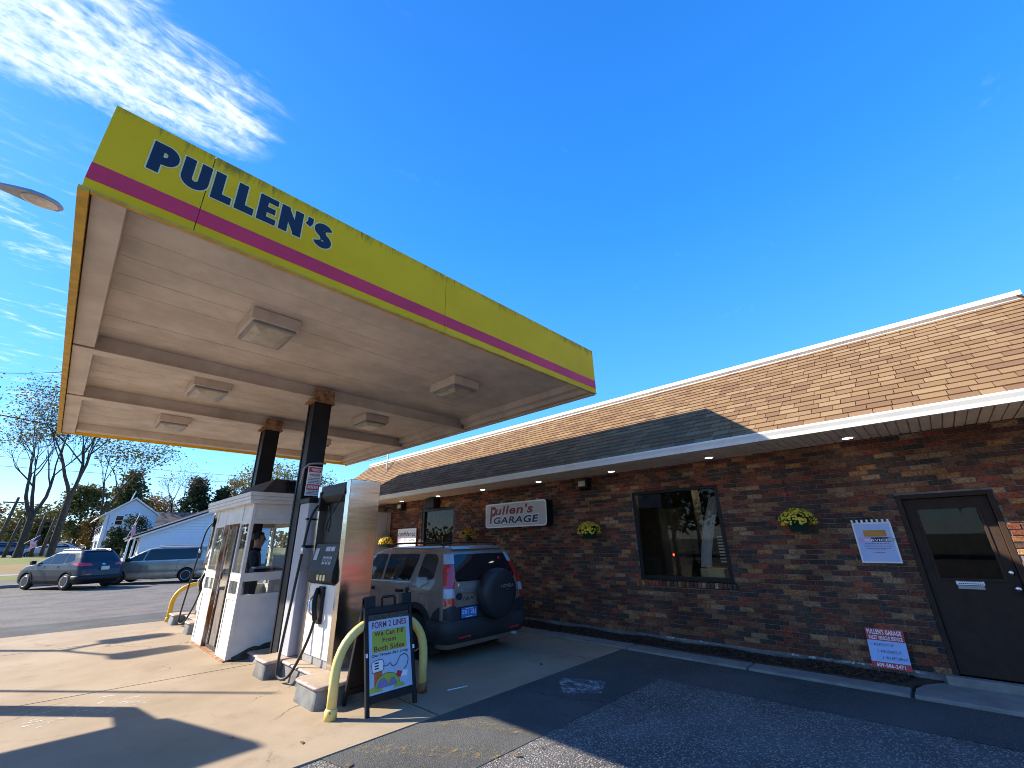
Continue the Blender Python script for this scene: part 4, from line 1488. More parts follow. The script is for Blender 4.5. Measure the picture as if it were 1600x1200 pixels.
ell = lambda cu, cv, ru, rv_, a0=0, a1=360, n=18: [(cu + ru * math.cos(R_(a0 + (a1 - a0) * k / n)), cv + rv_ * math.sin(R_(a0 + (a1 - a0) * k / n))) for k in range(n + 1)]
m_porange = mat('poster_orange', (0.55, 0.10, 0.025), 0.4, var=0.08)
pshape([(.055, .06), (.15, .075), (.15, .20), (.055, .195)], m_porange, 'drawn_pump')
pshape([(.035, .195), (.16, .205), (.16, .30), (.035, .29)], M['white_print'], 'drawn_pump_head')
pshape([(.06, .27), (.11, .272), (.11, .285), (.06, .283)], M['black_print'], 'drawn_dial', .0065)
pshape([(.06, .245), (.11, .247), (.11, .26), (.06, .258)], M['black_print'], 'drawn_dial', .0065)
pshape([(.06, .22), (.11, .222), (.11, .235), (.06, .233)], M['black_print'], 'drawn_dial', .0065)
pline([(.035, .195), (.035, .29), (.16, .30), (.16, .205), (.035, .195)], M['black_print'], 'drawn_outline', .0022)
pline([(.16, .24), (.21, .235), (.25, .255), (.28, .22), (.33, .235), (.38, .30), (.44, .31), (.48, .27), (.46, .20), (.42, .17)], M['black_print'], 'drawn_hose')
pshape([(.31, .12), (.37, .10), (.40, .15), (.34, .17)], M['red'], 'drawn_nozzle')
pshape([(.375, .11), (.45, .10), (.47, .15), (.41, .16)], M['white_print'], 'drawn_nozzle_guard')
pshape(ell(.21, .055, .15, .115, 0, 180), m_pgreen, 'drawn_car_roof', .0060)
pshape(ell(.06, .02, .09, .05, 0, 180), m_pgreen, 'drawn_fender', .0062)
pshape(ell(.35, .02, .07, .04, 0, 180), m_pgreen, 'drawn_fender', .0062)
pshape(ell(.15, .045, .07, .085, 0, 180), m_pviolet, 'drawn_window', .0068)
pshape(ell(.275, .045, .05, .075, 0, 180), m_pviolet, 'drawn_window', .0068)
pline(ell(.21, .055, .15, .115, 0, 180, 10), M['black_print'], 'drawn_outline', .002)

# ================================================================== BOOTH
bx0, bx1, by0, by1 = 2.31, 3.46, 8.45, 10.78
bo = thing('attendant_booth', 'small white pay booth with rust streaked doorway and brown vented cap', 'booth', (2.9, 9.6, 0))
ZT = 2.36
# front (faces the camera), door side, far side, back: posts, rails, panels and panes


def framed(face, at, a0, a1, rows, th=0.045, posts=0.05):
    """rows: (z0, z1, kind) with kind panel / pane; face 'y' means the plane y=at, 'x' the plane x=at"""
    def bb(a, b, c, d, e0, e1):
        q = MB()
        if face == 'y': q.box(a, b, e0, e1, c, d)
        else: q.box(e0, e1, a, b, c, d)
        return q
    inn = th if at in (by0, bx0) else -th
    lo, hi = min(at, at + inn), max(at, at + inn)
    q = MB()
    for (a, b) in ((a0, a0 + posts), (a1 - posts, a1)):
        t = bb(a, b, 0.02, ZT, lo, hi); q.add(t.v, t.f)
    for (z0, z1, kind) in rows:
        if kind == 'rail':
            t = bb(a0 + posts + .0005, a1 - posts - .0005, z0, z1, lo, hi); q.add(t.v, t.f)
    fr = part('wall_frame', q, M['booth_white'], bo, bev=0.004)
    for (z0, z1, kind) in rows:
        if kind == 'panel':
            part('panel', bb(a0 + posts, a1 - posts, z0, z1, lo + .012, hi - .012), M['booth_white'], fr)
        elif kind == 'pane':
            m_ = (lo + hi) / 2
            part('pane', bb(a0 + posts, a1 - posts, z0, z1, m_ - .002, m_ + .002), M['clear_glass'], fr)


ROWS = [(.02, .08, 'rail'), (.08, .84, 'panel'), (.84, .92, 'rail'), (.92, 1.12, 'pane'), (1.12, 1.25, 'rail'), (1.25, 2.03, 'pane'), (2.03, 2.10, 'rail'), (2.10, ZT, 'panel')]
framed('y', by0, bx0, bx1, ROWS)
framed('y', by1, bx0, bx1, ROWS)
framed('x', bx0, by0 + .046, 9.05, ROWS)
framed('x', bx0, 10.03, by1 - .046, ROWS)
framed('x', bx1, by0 + .046, by1 - .046, ROWS)
q = MB(); q.box(bx0 + .004, bx0 + .04, 9.052, 10.028, 2.06, ZT)
part('door_header', q, M['booth_white'], bo)
q = MB(); q.box(bx0 - .008, bx0 + .05, 9.985, 10.028, .02, 2.06); q.box(bx0 + .051, bx0 + .075, 9.90, 10.02, .02, 2.06)
part('door_jamb', q, streaky('rusty_jamb', (0.50, 0.45, 0.38), (0.40, 0.33, 0.26), (0.24, 0.085, 0.025), 0.44, 0.56, 0.8, (1, 1, 0.35), 8), bo)
# sliding door leaf pushed back inside
q = MB()
for (a, b, c, d) in ((9.50, 9.56, .05, 2.03), (10.26, 10.32, .05, 2.03), (9.56, 10.26, .05, .92), (9.56, 10.26, 1.1, 1.2), (9.56, 10.26, 1.97, 2.03)):
    q.box(bx0 + .085, bx0 + .115, a, b, c, d)
lf = part('sliding_door', q, mat('weathered_door', (0.16, 0.13, 0.11), 0.7, var=0.3, vscale=6), bo)
part('pane', MB().box(bx0 + .098, bx0 + .101, 9.56, 10.26, 1.2, 1.97), M['clear_glass'], lf)
part('sill_plate', MB().box(bx0 - .03, bx0 + .05, by0 - .01, by1 + .01, 0.0, .018), M['rust'], bo)
part('floor', MB().box(bx0 + .05, bx1 - .05, by0 + .05, by1 - .05, 0.0, .06), M['interior'], bo)
part('ceiling', MB().box(bx0 + .05, bx1 - .05, by0 + .05, by1 - .05, 2.30, 2.34), M['soffit'], bo)
# soft torn skirt of roofing felt at the front foot
q = MB(); n = 14; v = []
for i in range(n + 1):
    x = bx0 + .08 + (bx1 - bx0 - .1) * i / n
    hgt = .06 + .20 * (i / n) ** 0.7 + rnd.uniform(-.02, .02)
    v += [(x, by0 - .07 + rnd.uniform(-.012, .012), 0.0), (x, by0 - .03, hgt * .6), (x, by0 - .004, hgt)]
f = []
for i in range(n):
    for k in range(2):
        f.append((i * 3 + k, i * 3 + 3 + k, i * 3 + 4 + k, i * 3 + 1 + k))
q.add(v, f)
part('torn_skirt', q, mat('old_felt', (0.020, 0.020, 0.014), 0.95, col2=(0.075, 0.07, 0.045), vscale=13, bump=0.8, bscale=30), bo)
# ribbed roof edge
q = MB()
q.box(bx0 - .09, bx1 + .09, by0 - .09, by1 + .45, ZT + .002, ZT + .06)
q.box(bx0 - .10, bx1 + .10, by0 - .10, by1 + .46, ZT + .062, ZT + .12)
q.box(bx0 - .115, bx1 + .115, by0 - .115, by1 + .475, ZT + .122, ZT + .19)
part('roof', q, M['booth_white'], bo, bev=0.006)
q = MB(); zc0, zc1 = ZT + .191, ZT + .46
a = (bx0 + .10, bx1 - .02, by0 + .08, by1 - .1); b = (bx0 + .30, bx1 - .14, by0 + .12, by1 - .45)
q.add([(a[0], a[2], zc0), (a[1], a[2], zc0), (a[1], a[3], zc0), (a[0], a[3], zc0), (b[0], b[2], zc1), (b[1], b[2], zc1), (b[1], b[3], zc1), (b[0], b[3], zc1)],
      [(0, 1, 5, 4), (1, 2, 6, 5), (2, 3, 7, 6), (3, 0, 4, 7), (4, 5, 6, 7)])
cp = part('roof_cap', q, mat('brown_cap', (0.055, 0.040, 0.034), 0.7, var=0.25, vscale=5), bo, bev=0.02)
q = MB()
for k in range(22):
    x = bx0 + .50 + k * .024
    q.box(x, x + .009, by0 + .075, by0 + .10, ZT + .215, ZT + .425)
q.box(bx0 + .48, bx0 + 1.04, by0 + .104, by0 + .11, ZT + .21, ZT + .43)
part('vent_grille', q, M['black_plastic'], cp)
part('window_counter', MB().box(bx0 + .06, bx1 - .06, by0 + .05, by0 + .40, 1.20, 1.235), M['grey_panel'], bo)
t_ = thing('till', 'dark flat till on the counter inside the booth window', 'till', (2.85, by0 + .2, 1.236))
part('drawer', MB().box(2.52, 2.98, by0 + .09, by0 + .36, 1.237, 1.30), M['black_plastic'], t_, bev=0.008)
part('lid', MB().box(2.54, 2.92, by0 + .11, by0 + .35, 1.3005, 1.33), M['lampshell'], t_, bev=0.008)
q = MB(); q.box(2.70, 2.82, by0 + .06, by0 + .085, 1.2365, 1.30)
o = link('card_box', q.mesh('card_box', M['dark_red'])); tag(o, 'small dark red box on the booth counter before the till', 'box')
q = MB(); q.box(2.83, 3.02, by0 + .06, by0 + .087, 1.2365, 1.262)
o = link('notepad', q.mesh('notepad', M['hay'])); tag(o, 'flat tan pad lying at the front of the booth counter', 'notepad')
q = MB(); q.box(3.06, 3.36, by0 + .6, by0 + .95, 0.06, 1.50)
o = link('equipment_cabinet', q.mesh('equipment_cabinet', M['grey_panel'])); bevel(o, .01); tag(o, 'grey cabinet inside the booth at the right of the window', 'cabinet')

# ================================================================== THINGS ON THE BRICK WALL
def wall_sheet(mb, y0, y1, z0, z1, d0, d1):
    mb.box(XW - d1, XW - d0, y0, y1, z0, z1); return mb


WR, WU = Vector((0, -1, 0)), Vector((0, 0, 1))     # right and up on the wall seen from outside
# lettered box sign
t_ = thing('wall_sign', 'pale rounded box sign with red and navy lettering on the brick wall', 'sign', (XW, 7.03, 2.24))
pl = round_poly([(6.06, 1.965), (8.01, 1.965), (8.01, 2.52), (6.06, 2.52)], .09)
pl2 = round_poly([(6.09, 1.995), (7.98, 1.995), (7.98, 2.49), (6.09, 2.49)], .07)
q = MB(); q.prism(pl, 0, XW - .245, XW - .03)
cab = part('cabinet', q, M['black_paint'], t_, bev=0.006)
q = MB(); q.prism(pl, 0, XW - .252, XW - .2455); part('rim', q, M['white_trim'], t_)
q = MB(); q.prism(pl2, 0, XW - .256, XW - .2525)
fc = part('face', q, mat('sign_face', (0.52, 0.46, 0.41), 0.4, var=0.05, vscale=1.5), t_)
q = MB()
for y in (6.45, 7.6): q.box(XW - .10, XW - .02, y - .02, y + .02, 2.521, 2.57)
part('bracket', q, M['lampshell'], t_, kind='stuff')
X = XW - .258
q = MB(); put_text(q, "ullen's", (X, 7.66, 2.255), WR, WU, 1.22, .205, bold=.03, shear=.18); part('lettering', q, M['dark_red'], fc)
q = MB(); put_text(q, "P", (X, 7.86, 2.07), WR, WU, .24, .385, bold=.022, shear=.18); part('lettering', q, M['dark_red'], fc)
q = MB(); put_text(q, "GARAGE", (X, 7.735, 2.035), WR, WU, 1.47, .188, bold=.058, shear=.18); part('outline', q, M['white_print'], fc)
q = MB(); put_text(q, "GARAGE", (X - .002, 7.72, 2.05), WR, WU, 1.44, .158, bold=.032, shear=.18); part('lettering', q, M['navy'], fc)

# white board by the tall opening
t_ = thing('info_board', 'white board reading confidence PLUS beside the tall opening', 'sign', (XW, 11.8, 1.85))
q = MB(); wall_sheet(q, 11.30, 12.30, 1.52, 2.09, .03, .055); bd = part('board', q, M['white_print'], t_)
X = XW - .057
q = MB(); put_text(q, 'confidence', (X, 12.26, 1.87), WR, WU, .92, .14, bold=.012, shear=.2); part('lettering', q, M['black_print'], bd)
q = MB(); put_text(q, 'PLUS', (X, 12.2, 1.66), WR, WU, .42, .15, bold=.01); part('lettering', q, M['magenta'], bd)
q = MB(); put_text(q, 'CENTER', (X, 11.74, 1.72), WR, WU, .36, .06, bold=.02); part('lettering', q, M['black_print'], bd)
q = MB(); q.box(X - .001, X + .001, 11.33, 12.27, 1.535, 1.575); part('stripe', q, M['red'], bd)

# laminated notice left of the door, pegged on white clips
t_ = thing('service_notice', 'laminated notice with an orange battery picture and SERVICE banner on white clips', 'poster', (XW, 0.66, 1.55))
q = MB(); wall_sheet(q, .455, .865, 1.295, 1.80, .008, .016); fr2 = part('frame', q, M['white_print'], t_, bev=.003)
m_nb = mat('notice_blue', (0.40, 0.49, 0.74), 0.35, col2=(0.46, 0.52, 0.72), vscale=4)
q = MB(); wall_sheet(q, .475, .845, 1.315, 1.78, .0165, .018); sh = part('sheet', q, m_nb, t_)
for k in range(8):
    y = .475 + k * .054
    q = MB(); q.box(XW - .030, XW - .0165, y - .012, y + .012, 1.792, 1.835); part('clip', q, M['white_print'], t_, bev=.003)
X = XW - .0195
q = MB(); q.box(X - .001, X + .001, .53, .765, 1.62, 1.70); bt = part('battery_picture', q, mat('battery_orange', (0.55, 0.22, 0.02), 0.4, var=.15, vscale=20), sh)
q = MB(); q.box(X - .001, X + .001, .48, .80, 1.555, 1.61); part('banner', q, M['black_print'], sh)
q = MB(); q.box(X - .002, X - .0012, .70, .825, 1.553, 1.612); part('banner', q, mat('notice_pink', (0.62, 0.35, 0.62), 0.4, var=.1), sh)
q = MB(); put_text(q, 'SERVICE', (X - .003, .775, 1.561), WR, WU, .25, .030, bold=.03); part('lettering', q, M['white_print'], sh)
q = MB(); q.prism(ell(.495, 1.583, .035, .028), 0, X - .0025, X - .0015); part('emblem', q, M['grey_panel'], sh)
q = MB()
for z, a, b in ((1.53, .53, .78), (1.512, .51, .79), (1.49, .50, .80), (1.470, .53, .77), (1.452, .58, .73), (1.42, .60, .71)):
    y = a
    while y < b:
        w_ = rnd.uniform(.012, .03)
        q.box(X - .001, X + .001, y, min(y + w_, b), z, z + .006); y += w_ + .006
part('small_print', q, mat('notice_ink', (0.10, 0.10, 0.22), .5), sh, kind='stuff')

# red and blue valet sign standing in the bed
t_ = thing('valet_sign', 'small red and blue valet service sign standing in the bark against the wall', 'sign', (7.5, 0.86, .09))
o0 = Vector((7.46, 1.045, .115)); uv = Vector((.10, -.01, .41)).normalized(); rv = Vector((0, -1, 0))
q = MB(); plate(q, o0, rv, uv, 0, .37, 0, .43, -.006, 0); bd = part('board', q, mat('valet_blue', (0.36, 0.50, 0.80), .4, var=.05), t_)
q = MB(); plate(q, o0, rv, uv, 0, .37, .295, .43, .0003, .002); part('red_band', q, M['red'], bd)
q = MB(); plate(q, o0, rv, uv, 0, .37, 0, .065, .0003, .002); part('red_band', q, M['red'], bd)
nn = rv.cross(uv)
for body, u, v, w_, h_, m, b in (("PULLEN'S GARAGE", .015, .362, .335, .055, 'white_print', .03), ('VALET VEHICLE SERVICE', .02, .305, .33, .043, 'white_print', .03),
                            ('1. WE PICK IT UP', .03, .235, .22, .03, 'black_print', .005), ('2. WE SERVICE IT', .08, .165, .23, .03, 'black_print', .005),
                            ('3. WE RETURN IT', .12, .10, .24, .03, 'black_print', .005), ('609-586-2471', .045, .012, .27, .042, 'white_print', .03)):
    q = MB(); put_text(q, body, o0 + rv * u + uv * v + nn * .003, rv, uv, w_, h_, bold=b, res=2); part('lettering', q, M[m], bd)
q = MB()
for u in (.05, .32): q.tube([o0 + rv * u - nn * .01 + Vector((0, 0, -.08)), o0 + rv * u - nn * .01 + uv * .2], .004, 6)
part('stake', q, M['lampshell'], t_, kind='stuff')


def flower_basket(y, z, label, pm, seed, drop, full=1.0):
    rg = random.Random(seed)
    x = 7.33
    t = thing('flower_basket', label, 'hanging basket', (x, y, z - .16), group='hanging flower baskets along the brick wall')
    q = MB(); q.lathe([(.085, -.16), (.105, -.155), (.145, -.005), (.155, 0), (.155, .015), (.135, .015), (.13, -.01)], (x, y, z), 2, 20)
    part('pot', q, M['green'], t)
    q = MB()
    for i in range(420):
        a, r = rg.uniform(0, 6.283), .215 * math.sqrt(rg.random()); h = .16 * math.sqrt(max(0, 1 - (r / .26) ** 2)) * rg.uniform(.2, .92)
        px, py, pz = x + r * math.cos(a) * .8, y + r * math.sin(a) * full, z + h - .04
        l = rg.uniform(.015, .035)
        d1 = Vector((rg.gauss(0, 1), rg.gauss(0, 1), rg.gauss(0, .6))).normalized() * l; d2 = Vector((rg.gauss(0, 1), rg.gauss(0, 1), rg.gauss(0, 1))).normalized() * l * .5
        c = Vector((px, py, pz)); q.add([c - d1, c + d2, c + d1, c - d2], [(0, 1, 2, 3)])
    part('leaves', q, M['leaf'], t, kind='stuff')
    q = MB()
    for i in range(430):
        a = rg.uniform(0, 6.283); u = rg.random() ** .8
        th = u * 1.75
        R0, H0 = .222 * full * rg.uniform(.88, 1.08), .165 * rg.uniform(.85, 1.12)
        c = Vector((x + .22 * math.sin(th) * math.cos(a), y + R0 * math.sin(th) * math.sin(a), z + .0 + H0 * math.cos(th) - (.02 if th < 1.5 else .03)))
        n_ = (c - Vector((x, y, z - .1))).normalized()
        n_ = (n_ + Vector((rg.gauss(0, .3), rg.gauss(0, .3), rg.gauss(0, .3)))).normalized()
        a1 = n_.cross(Vector((.3, .2, .9))).normalized(); a2 = n_.cross(a1)
        r = rg.uniform(.013, .024)
        v = [c + n_ * .008] + [c + (a1 * math.cos(k * 1.0472) + a2 * math.sin(k * 1.0472)) * r for k in range(6)]
        q.add(v, [(0, k + 1, (k + 1) % 6 + 1) for k in range(6)])
    part('blossoms', q, pm, t, kind='stuff')
    q = MB()
    top = (x, y + drop, EZ - .002)
    kx = (x, y + .02 + drop * .3, z + .36)
    q.tube([top, kx], .0035, 5)
    for a in (.4, 2.5, 4.6): q.tube([kx, (x + .15 * math.cos(a), y + .15 * math.sin(a), z + .01)], .0028, 5)
    part('hanger', q, M['wire'], t)


flower_basket(1.44, 1.86, 'full yellow chrysanthemum basket between the window and the paper notice', M['petal'], 1, .07)
flower_basket(4.98, 1.83, 'round yellow chrysanthemum basket left of the window', M['petal'], 2, 0.0)
flower_basket(8.66, 1.83, 'amber chrysanthemum basket left of the lettered wall sign', M['petal_o'], 3, 0.0)
flower_basket(-1.02, 1.86, 'yellow chrysanthemum basket at the right edge past the door', M['petal'], 4, 0.0)
flower_basket(12.62, 1.72, 'pale yellow flower basket beyond the white board', M['petal'], 5, 0.0)


def flood(y, z, label):
    t = thing('flood_light', label, 'light', (XW, y, z), group='flood lights high on the brick wall')
    q = MB(); q.prism([(XW - .20, z + .06), (XW - .17, z - .10), (XW - .05, z - .14), (XW - .02, z + .02), (XW - .02, z + .10)], 1, y - .11, y + .11)
    part('housing', q, M['dark_frame'], t, bev=.008)
    q = MB(); q.box(XW - .215, XW - .19, y - .085, y + .085, z - .065, z + .05)
    part('lens', q, M['lens'], t, bev=.008)


flood(5.12, 2.76, 'wall flood light with a cream lens above the round yellow basket')
flood(12.1, 2.77, 'wall flood light with a cream lens above the white board')
t_ = thing('loudspeaker', 'black box loudspeaker under the soffit by the tall opening', 'speaker', (XW, 10.4, 2.75))
q = MB(); q.box(XW - .26, XW - .03, 10.2, 10.62, 2.60, 2.88); part('case', q, M['black_plastic'], t_, bev=.012)
q = MB(); q.box(XW - .03, XW + .0, 10.3, 10.5, 2.7, 2.8); part('bracket', q, M['lampshell'], t_)
t_ = thing('wall_cabinet', 'tall pale grey metal cabinet against the brick at the far end', 'cabinet', (7.3, 13.3, 0))
q = MB(); q.box(7.05, 7.58, 12.83, 13.85, 0.08, 2.62); part('body', q, M['grey_panel'], t_, bev=.01)
q = MB(); q.box(7.043, 7.049, 12.87, 13.81, 0.14, 2.56); part('door', q, M['grey_panel'], t_)

# what shows behind the dark window: drape, carton, blinds, lamps
q = MB(); n = 30; v = []
for i in range(n + 1):
    t = i / n
    z = 1.18 + 1.14 * t
    yc_ = 3.02 - .33 * (t ** 1.3) + .02
    wd = .15 * (1 - .25 * t)
    for k in range(9):
        u = k / 8 - .5
        v.append((XW + .30 + .035 * math.sin(u * 16 + t * 3) * (1 - .4 * t), yc_ + u * 2 * wd * .72, z))
f = [(i * 9 + k, i * 9 + k + 1, i * 9 + k + 10, i * 9 + k + 9) for i in range(n) for k in range(8)]
q.add(v, f, 0, True)
o = link('drape', q.mesh('drape', M['fabric'])); tag(o, 'gathered beige drape hanging inside the dark window', 'curtain')
q = MB(); q.box(XW + .22, XW + .52, 2.74, 3.12, .985, 1.16); o = link('carton', q.mesh('carton', M['hay'])); bevel(o, .006)
tag(o, 'tan carton on the inner sill under the drape', 'box')
q = MB()
for k in range(9): q.box(XW + .45, XW + .47, 2.60, 2.84, 1.25 + k * .05, 1.275 + k * .05)
part('blind_slat', q, M['soffit'], bld, kind='stuff')
q = MB(); q.box(XW + .9, XW + 1.5, 3.55, 3.75, 2.60, 2.66); o = link('ceiling_lamp', q.mesh('ceiling_lamp', M['room_lamp'])); tag(o, 'warm ceiling lamp glowing inside the dark window', 'light')
q = MB(); q.box(XW + .9, XW + .93, 3.86, 3.88, 1.33, 1.37); o = link('indicator_lamp', q.mesh('indicator_lamp', M['red_glow'])); tag(o, 'tiny red lamp low inside the dark window', 'light')
q = MB(); q.box(XW + 2.2, XW + 2.6, 9.3, 10.1, 2.5, 2.55); o = link('bay_lamp', q.mesh('bay_lamp', M['room_lamp'])); tag(o, 'warm strip lamp inside the tall opening', 'light')
q = MB(); q.box(XW + .5, XW + 1.2, 9.65, 10.25, .0, 2.15); o = link('tool_cabinet', q.mesh('tool_cabinet', M['grey_panel'])); bevel(o, .012); tag(o, 'tall grey cabinet inside the tall opening', 'cabinet')
# service mast and wires on the roof
t_ = thing('service_mast', 'short white electric mast with wires on the shingled roof', 'mast', (8.2, 14.6, 4.2))
q = MB(); q.tube([(8.0, 14.1, 4.1), (8.0, 14.1, 4.82)], .03, 8); part('pipe', q, M['white_trim'], t_)
q = MB(); hose(q, [(8.0, 14.1, 4.2), (7.9, 13.4, 4.45), (7.6, 13.6, 3.9), (7.1, 13.9, 3.2)], .009, 5); part('wire', q, M['wire'], t_)
q = MB(); hose(q, [(8.0, 14.1, 4.75), (9, 18, 5.2), (10, 24, 6.3)], .009, 5); part('wire', q, M['wire'], t_)

# ================================================================== VEHICLES
def interp(tab, z):
    """tab: rows (z, half width, y rear, y front, rear corner radius, front corner radius)"""
    if z <= tab[0][0]: return tab[0][1:]
    for a, b in zip(tab[:-1], tab[1:]):
        if z <= b[0]:
            t = (z - a[0]) / (b[0] - a[0])
            return tuple(p * (1 - t) + q * t for p, q in zip(a[1:], b[1:]))
    return tab[-1][1:]


def ring(tab, z, off=0.0, ns=7, nl=14):
    w, yr, yf, rr, rf_ = interp(tab, z)
    w += off; yr -= off; yf += off
    rr += off; rf_ += off
    P = []
    # start rear centre, go right side to the front and back on the left
    for k in range(4): P.append((w - rr) * k / 4 * 1.0)
    pts = [(x, yr) for x in P]
    for k in range(ns + 1):
        t = math.pi / 2 * k / ns
        pts.append((w - rr + rr * math.sin(t), yr + rr - rr * math.cos(t)))
    for k in range(1, nl):
        pts.append((w, yr + rr + (yf - rf_ - yr - rr) * k / nl))
    for k in range(ns + 1):
        t = math.pi / 2 * k / ns
        pts.append((w - rf_ + rf_ * math.cos(t), yf - rf_ + rf_ * math.sin(t)))
    for k in range(1, 4): pts.append(((w - rf_) * (1 - k / 4), yf))
    pts.append((0, yf))
    left = [(-x, y) for x, y in pts[1:-1]][::-1]
    return pts + left


def side_x(tab, y, z):
    w, yr, yf, rr, rf_ = interp(tab, z)
    if y < yr + rr: d = yr + rr - y; return w - rr + math.sqrt(max(0, rr * rr - d * d))
    if y > yf - rf_: d = y - (yf - rf_); return w - rf_ + math.sqrt(max(0, rf_ * rf_ - d * d))
    return w


def end_y(tab, x, z, rear=True):
    w, yr, yf, rr, rf_ = interp(tab, z)
    x = abs(x)
    if rear:
        if x > w - rr: d = min(rr, x - (w - rr)); return yr + rr - math.sqrt(max(0, rr * rr - d * d))
        return yr
    if x > w - rf_: d = min(rf_, x - (w - rf_)); return yf - rf_ + math.sqrt(max(0, rf_ * rf_ - d * d))
    return yf


def fill(mb, pts2, mapf, grid=0.09, mi=0):
    """fill a 2D outline with an even mesh and map it on a surface"""
    from mathutils.geometry import delaunay_2d_cdt
    out = []
    n = len(pts2)
    for i in range(n):
        a, b = Vector(pts2[i]), Vector(pts2[(i + 1) % n])
        k = max(1, int((b - a).length / grid))
        out += [a.lerp(b, j / k) for j in range(k)]
    m = len(out)
    inner = []
    xs = [p.x for p in out]; ys = [p.y for p in out]
    def inside(x, y):
        c = False; j = m - 1
        for i in range(m):
            if (out[i].y > y) != (out[j].y > y) and x < (out[j].x - out[i].x) * (y - out[i].y) / (out[j].y - out[i].y) + out[i].x: c = not c
            j = i
        return c
    x = min(xs) + grid / 2
    while x < max(xs):
        y = min(ys) + grid / 2
        while y < max(ys):
            if inside(x, y) and min((Vector((x, y)) - p).length for p in out) > grid * .35: inner.append(Vector((x, y)))
            y += grid
        x += grid
    r = delaunay_2d_cdt(out + inner, [(i, (i + 1) % m) for i in range(m)], [list(range(m))], 1, 1e-5)
    mb.add([mapf(p.x, p.y) for p in r[0]], [tuple(f_) for f_ in r[2]], mi, True)


def apply_mod(ob):
    dg = bpy.context.evaluated_depsgraph_get()
    return bpy.data.meshes.new_from_object(ob.evaluated_get(dg))


def wheel(parent, x, y, r, wd, s, alloy, spokes, hub='lampshell'):
    t = bpy.data.objects.new('wheel', None); COL.objects.link(t); t.parent = parent; t.location = (x, y, r)
    q = MB(); w = wd / 2
    q.lathe([(r * .62, -w), (r * .9, -w), (r * .98, -w * .75), (r, -w * .3), (r, w * .3), (r * .98, w * .75), (r * .9, w), (r * .62, w)], (0, 0, 0), 0, 32)
    part('tyre', q, M['rubber'], t, w=False)
    q = MB()
    q.lathe([(r * .66, s * w * .96), (r * .66, s * w * 1.02), (r * .60, s * w * 1.02), (r * .575, s * w * .55), (r * .1, s * w * .45)], (0, 0, 0), 0, 32)
    rm_ = part('rim', q, M['alloy'], t, w=False)
    q = MB(); q.lathe([(r * .57, s * w * .56), (r * .57, s * w * .60), (.01, s * w * .60)], (0, 0, 0), 0, 24)
    part('hub_back', q, M['black_plastic'], rm_, w=False)
    for k in range(spokes):
        q = MB()
        a = 2 * math.pi * k / spokes + .2
        c, sn = math.cos(a), math.sin(a)
        pts = []
        for (rad, hw, d) in ((r * .10, r * .055, .80), (r * .60, r * .085, .98)):
            for e in (-1, 1):
                pts.append((rad * c - e * hw * sn, rad * sn + e * hw * c, d))
        v = [(s * w * (d - dd), p, z_) for dd in (0, .22) for p, z_, d in pts]
        q.add(v, [(0, 1, 3, 2), (4, 6, 7, 5), (0, 2, 6, 4), (1, 5, 7, 3), (0, 4, 5, 1), (2, 3, 7, 6)])
        part('spoke', q, alloy, rm_, w=False)
    q = MB(); q.lathe([(r * .15, s * w * .8), (r * .14, s * w * .95), (.005, s * w * .97)], (0, 0, 0), 0, 16)
    part('hub_cap', q, M['alloy'], rm_, w=False)
    return t


M['car_glass'] = None
m_, t__, p_ = new_mat('car_glass')
p_.inputs['Base Color'].default_value = (0.010, 0.013, 0.017, 1); p_.inputs['Roughness'].default_value = 0.03
p_.inputs['Specular IOR Level'].default_value = 0.6
M['car_glass'] = m_
M['cladding'] = mat('car_cladding', (0.030, 0.031, 0.034), .55, var=.15, spec=.35)
M['tail_red'] = mat('tail_red', (0.62, 0.015, 0.012), 0.12, var=.1, spec=.7, coat=1.0)
M['tail_clear'] = mat('tail_clear', (0.42, 0.46, 0.52), 0.1, var=.1, spec=.7, coat=1.0)
M['plate_blue'] = mat('plate_blue', (0.04, 0.19, 0.55), .4, var=.05)
M['plate_pale'] = mat('plate_pale', (0.62, 0.60, 0.42), .4, var=.05)


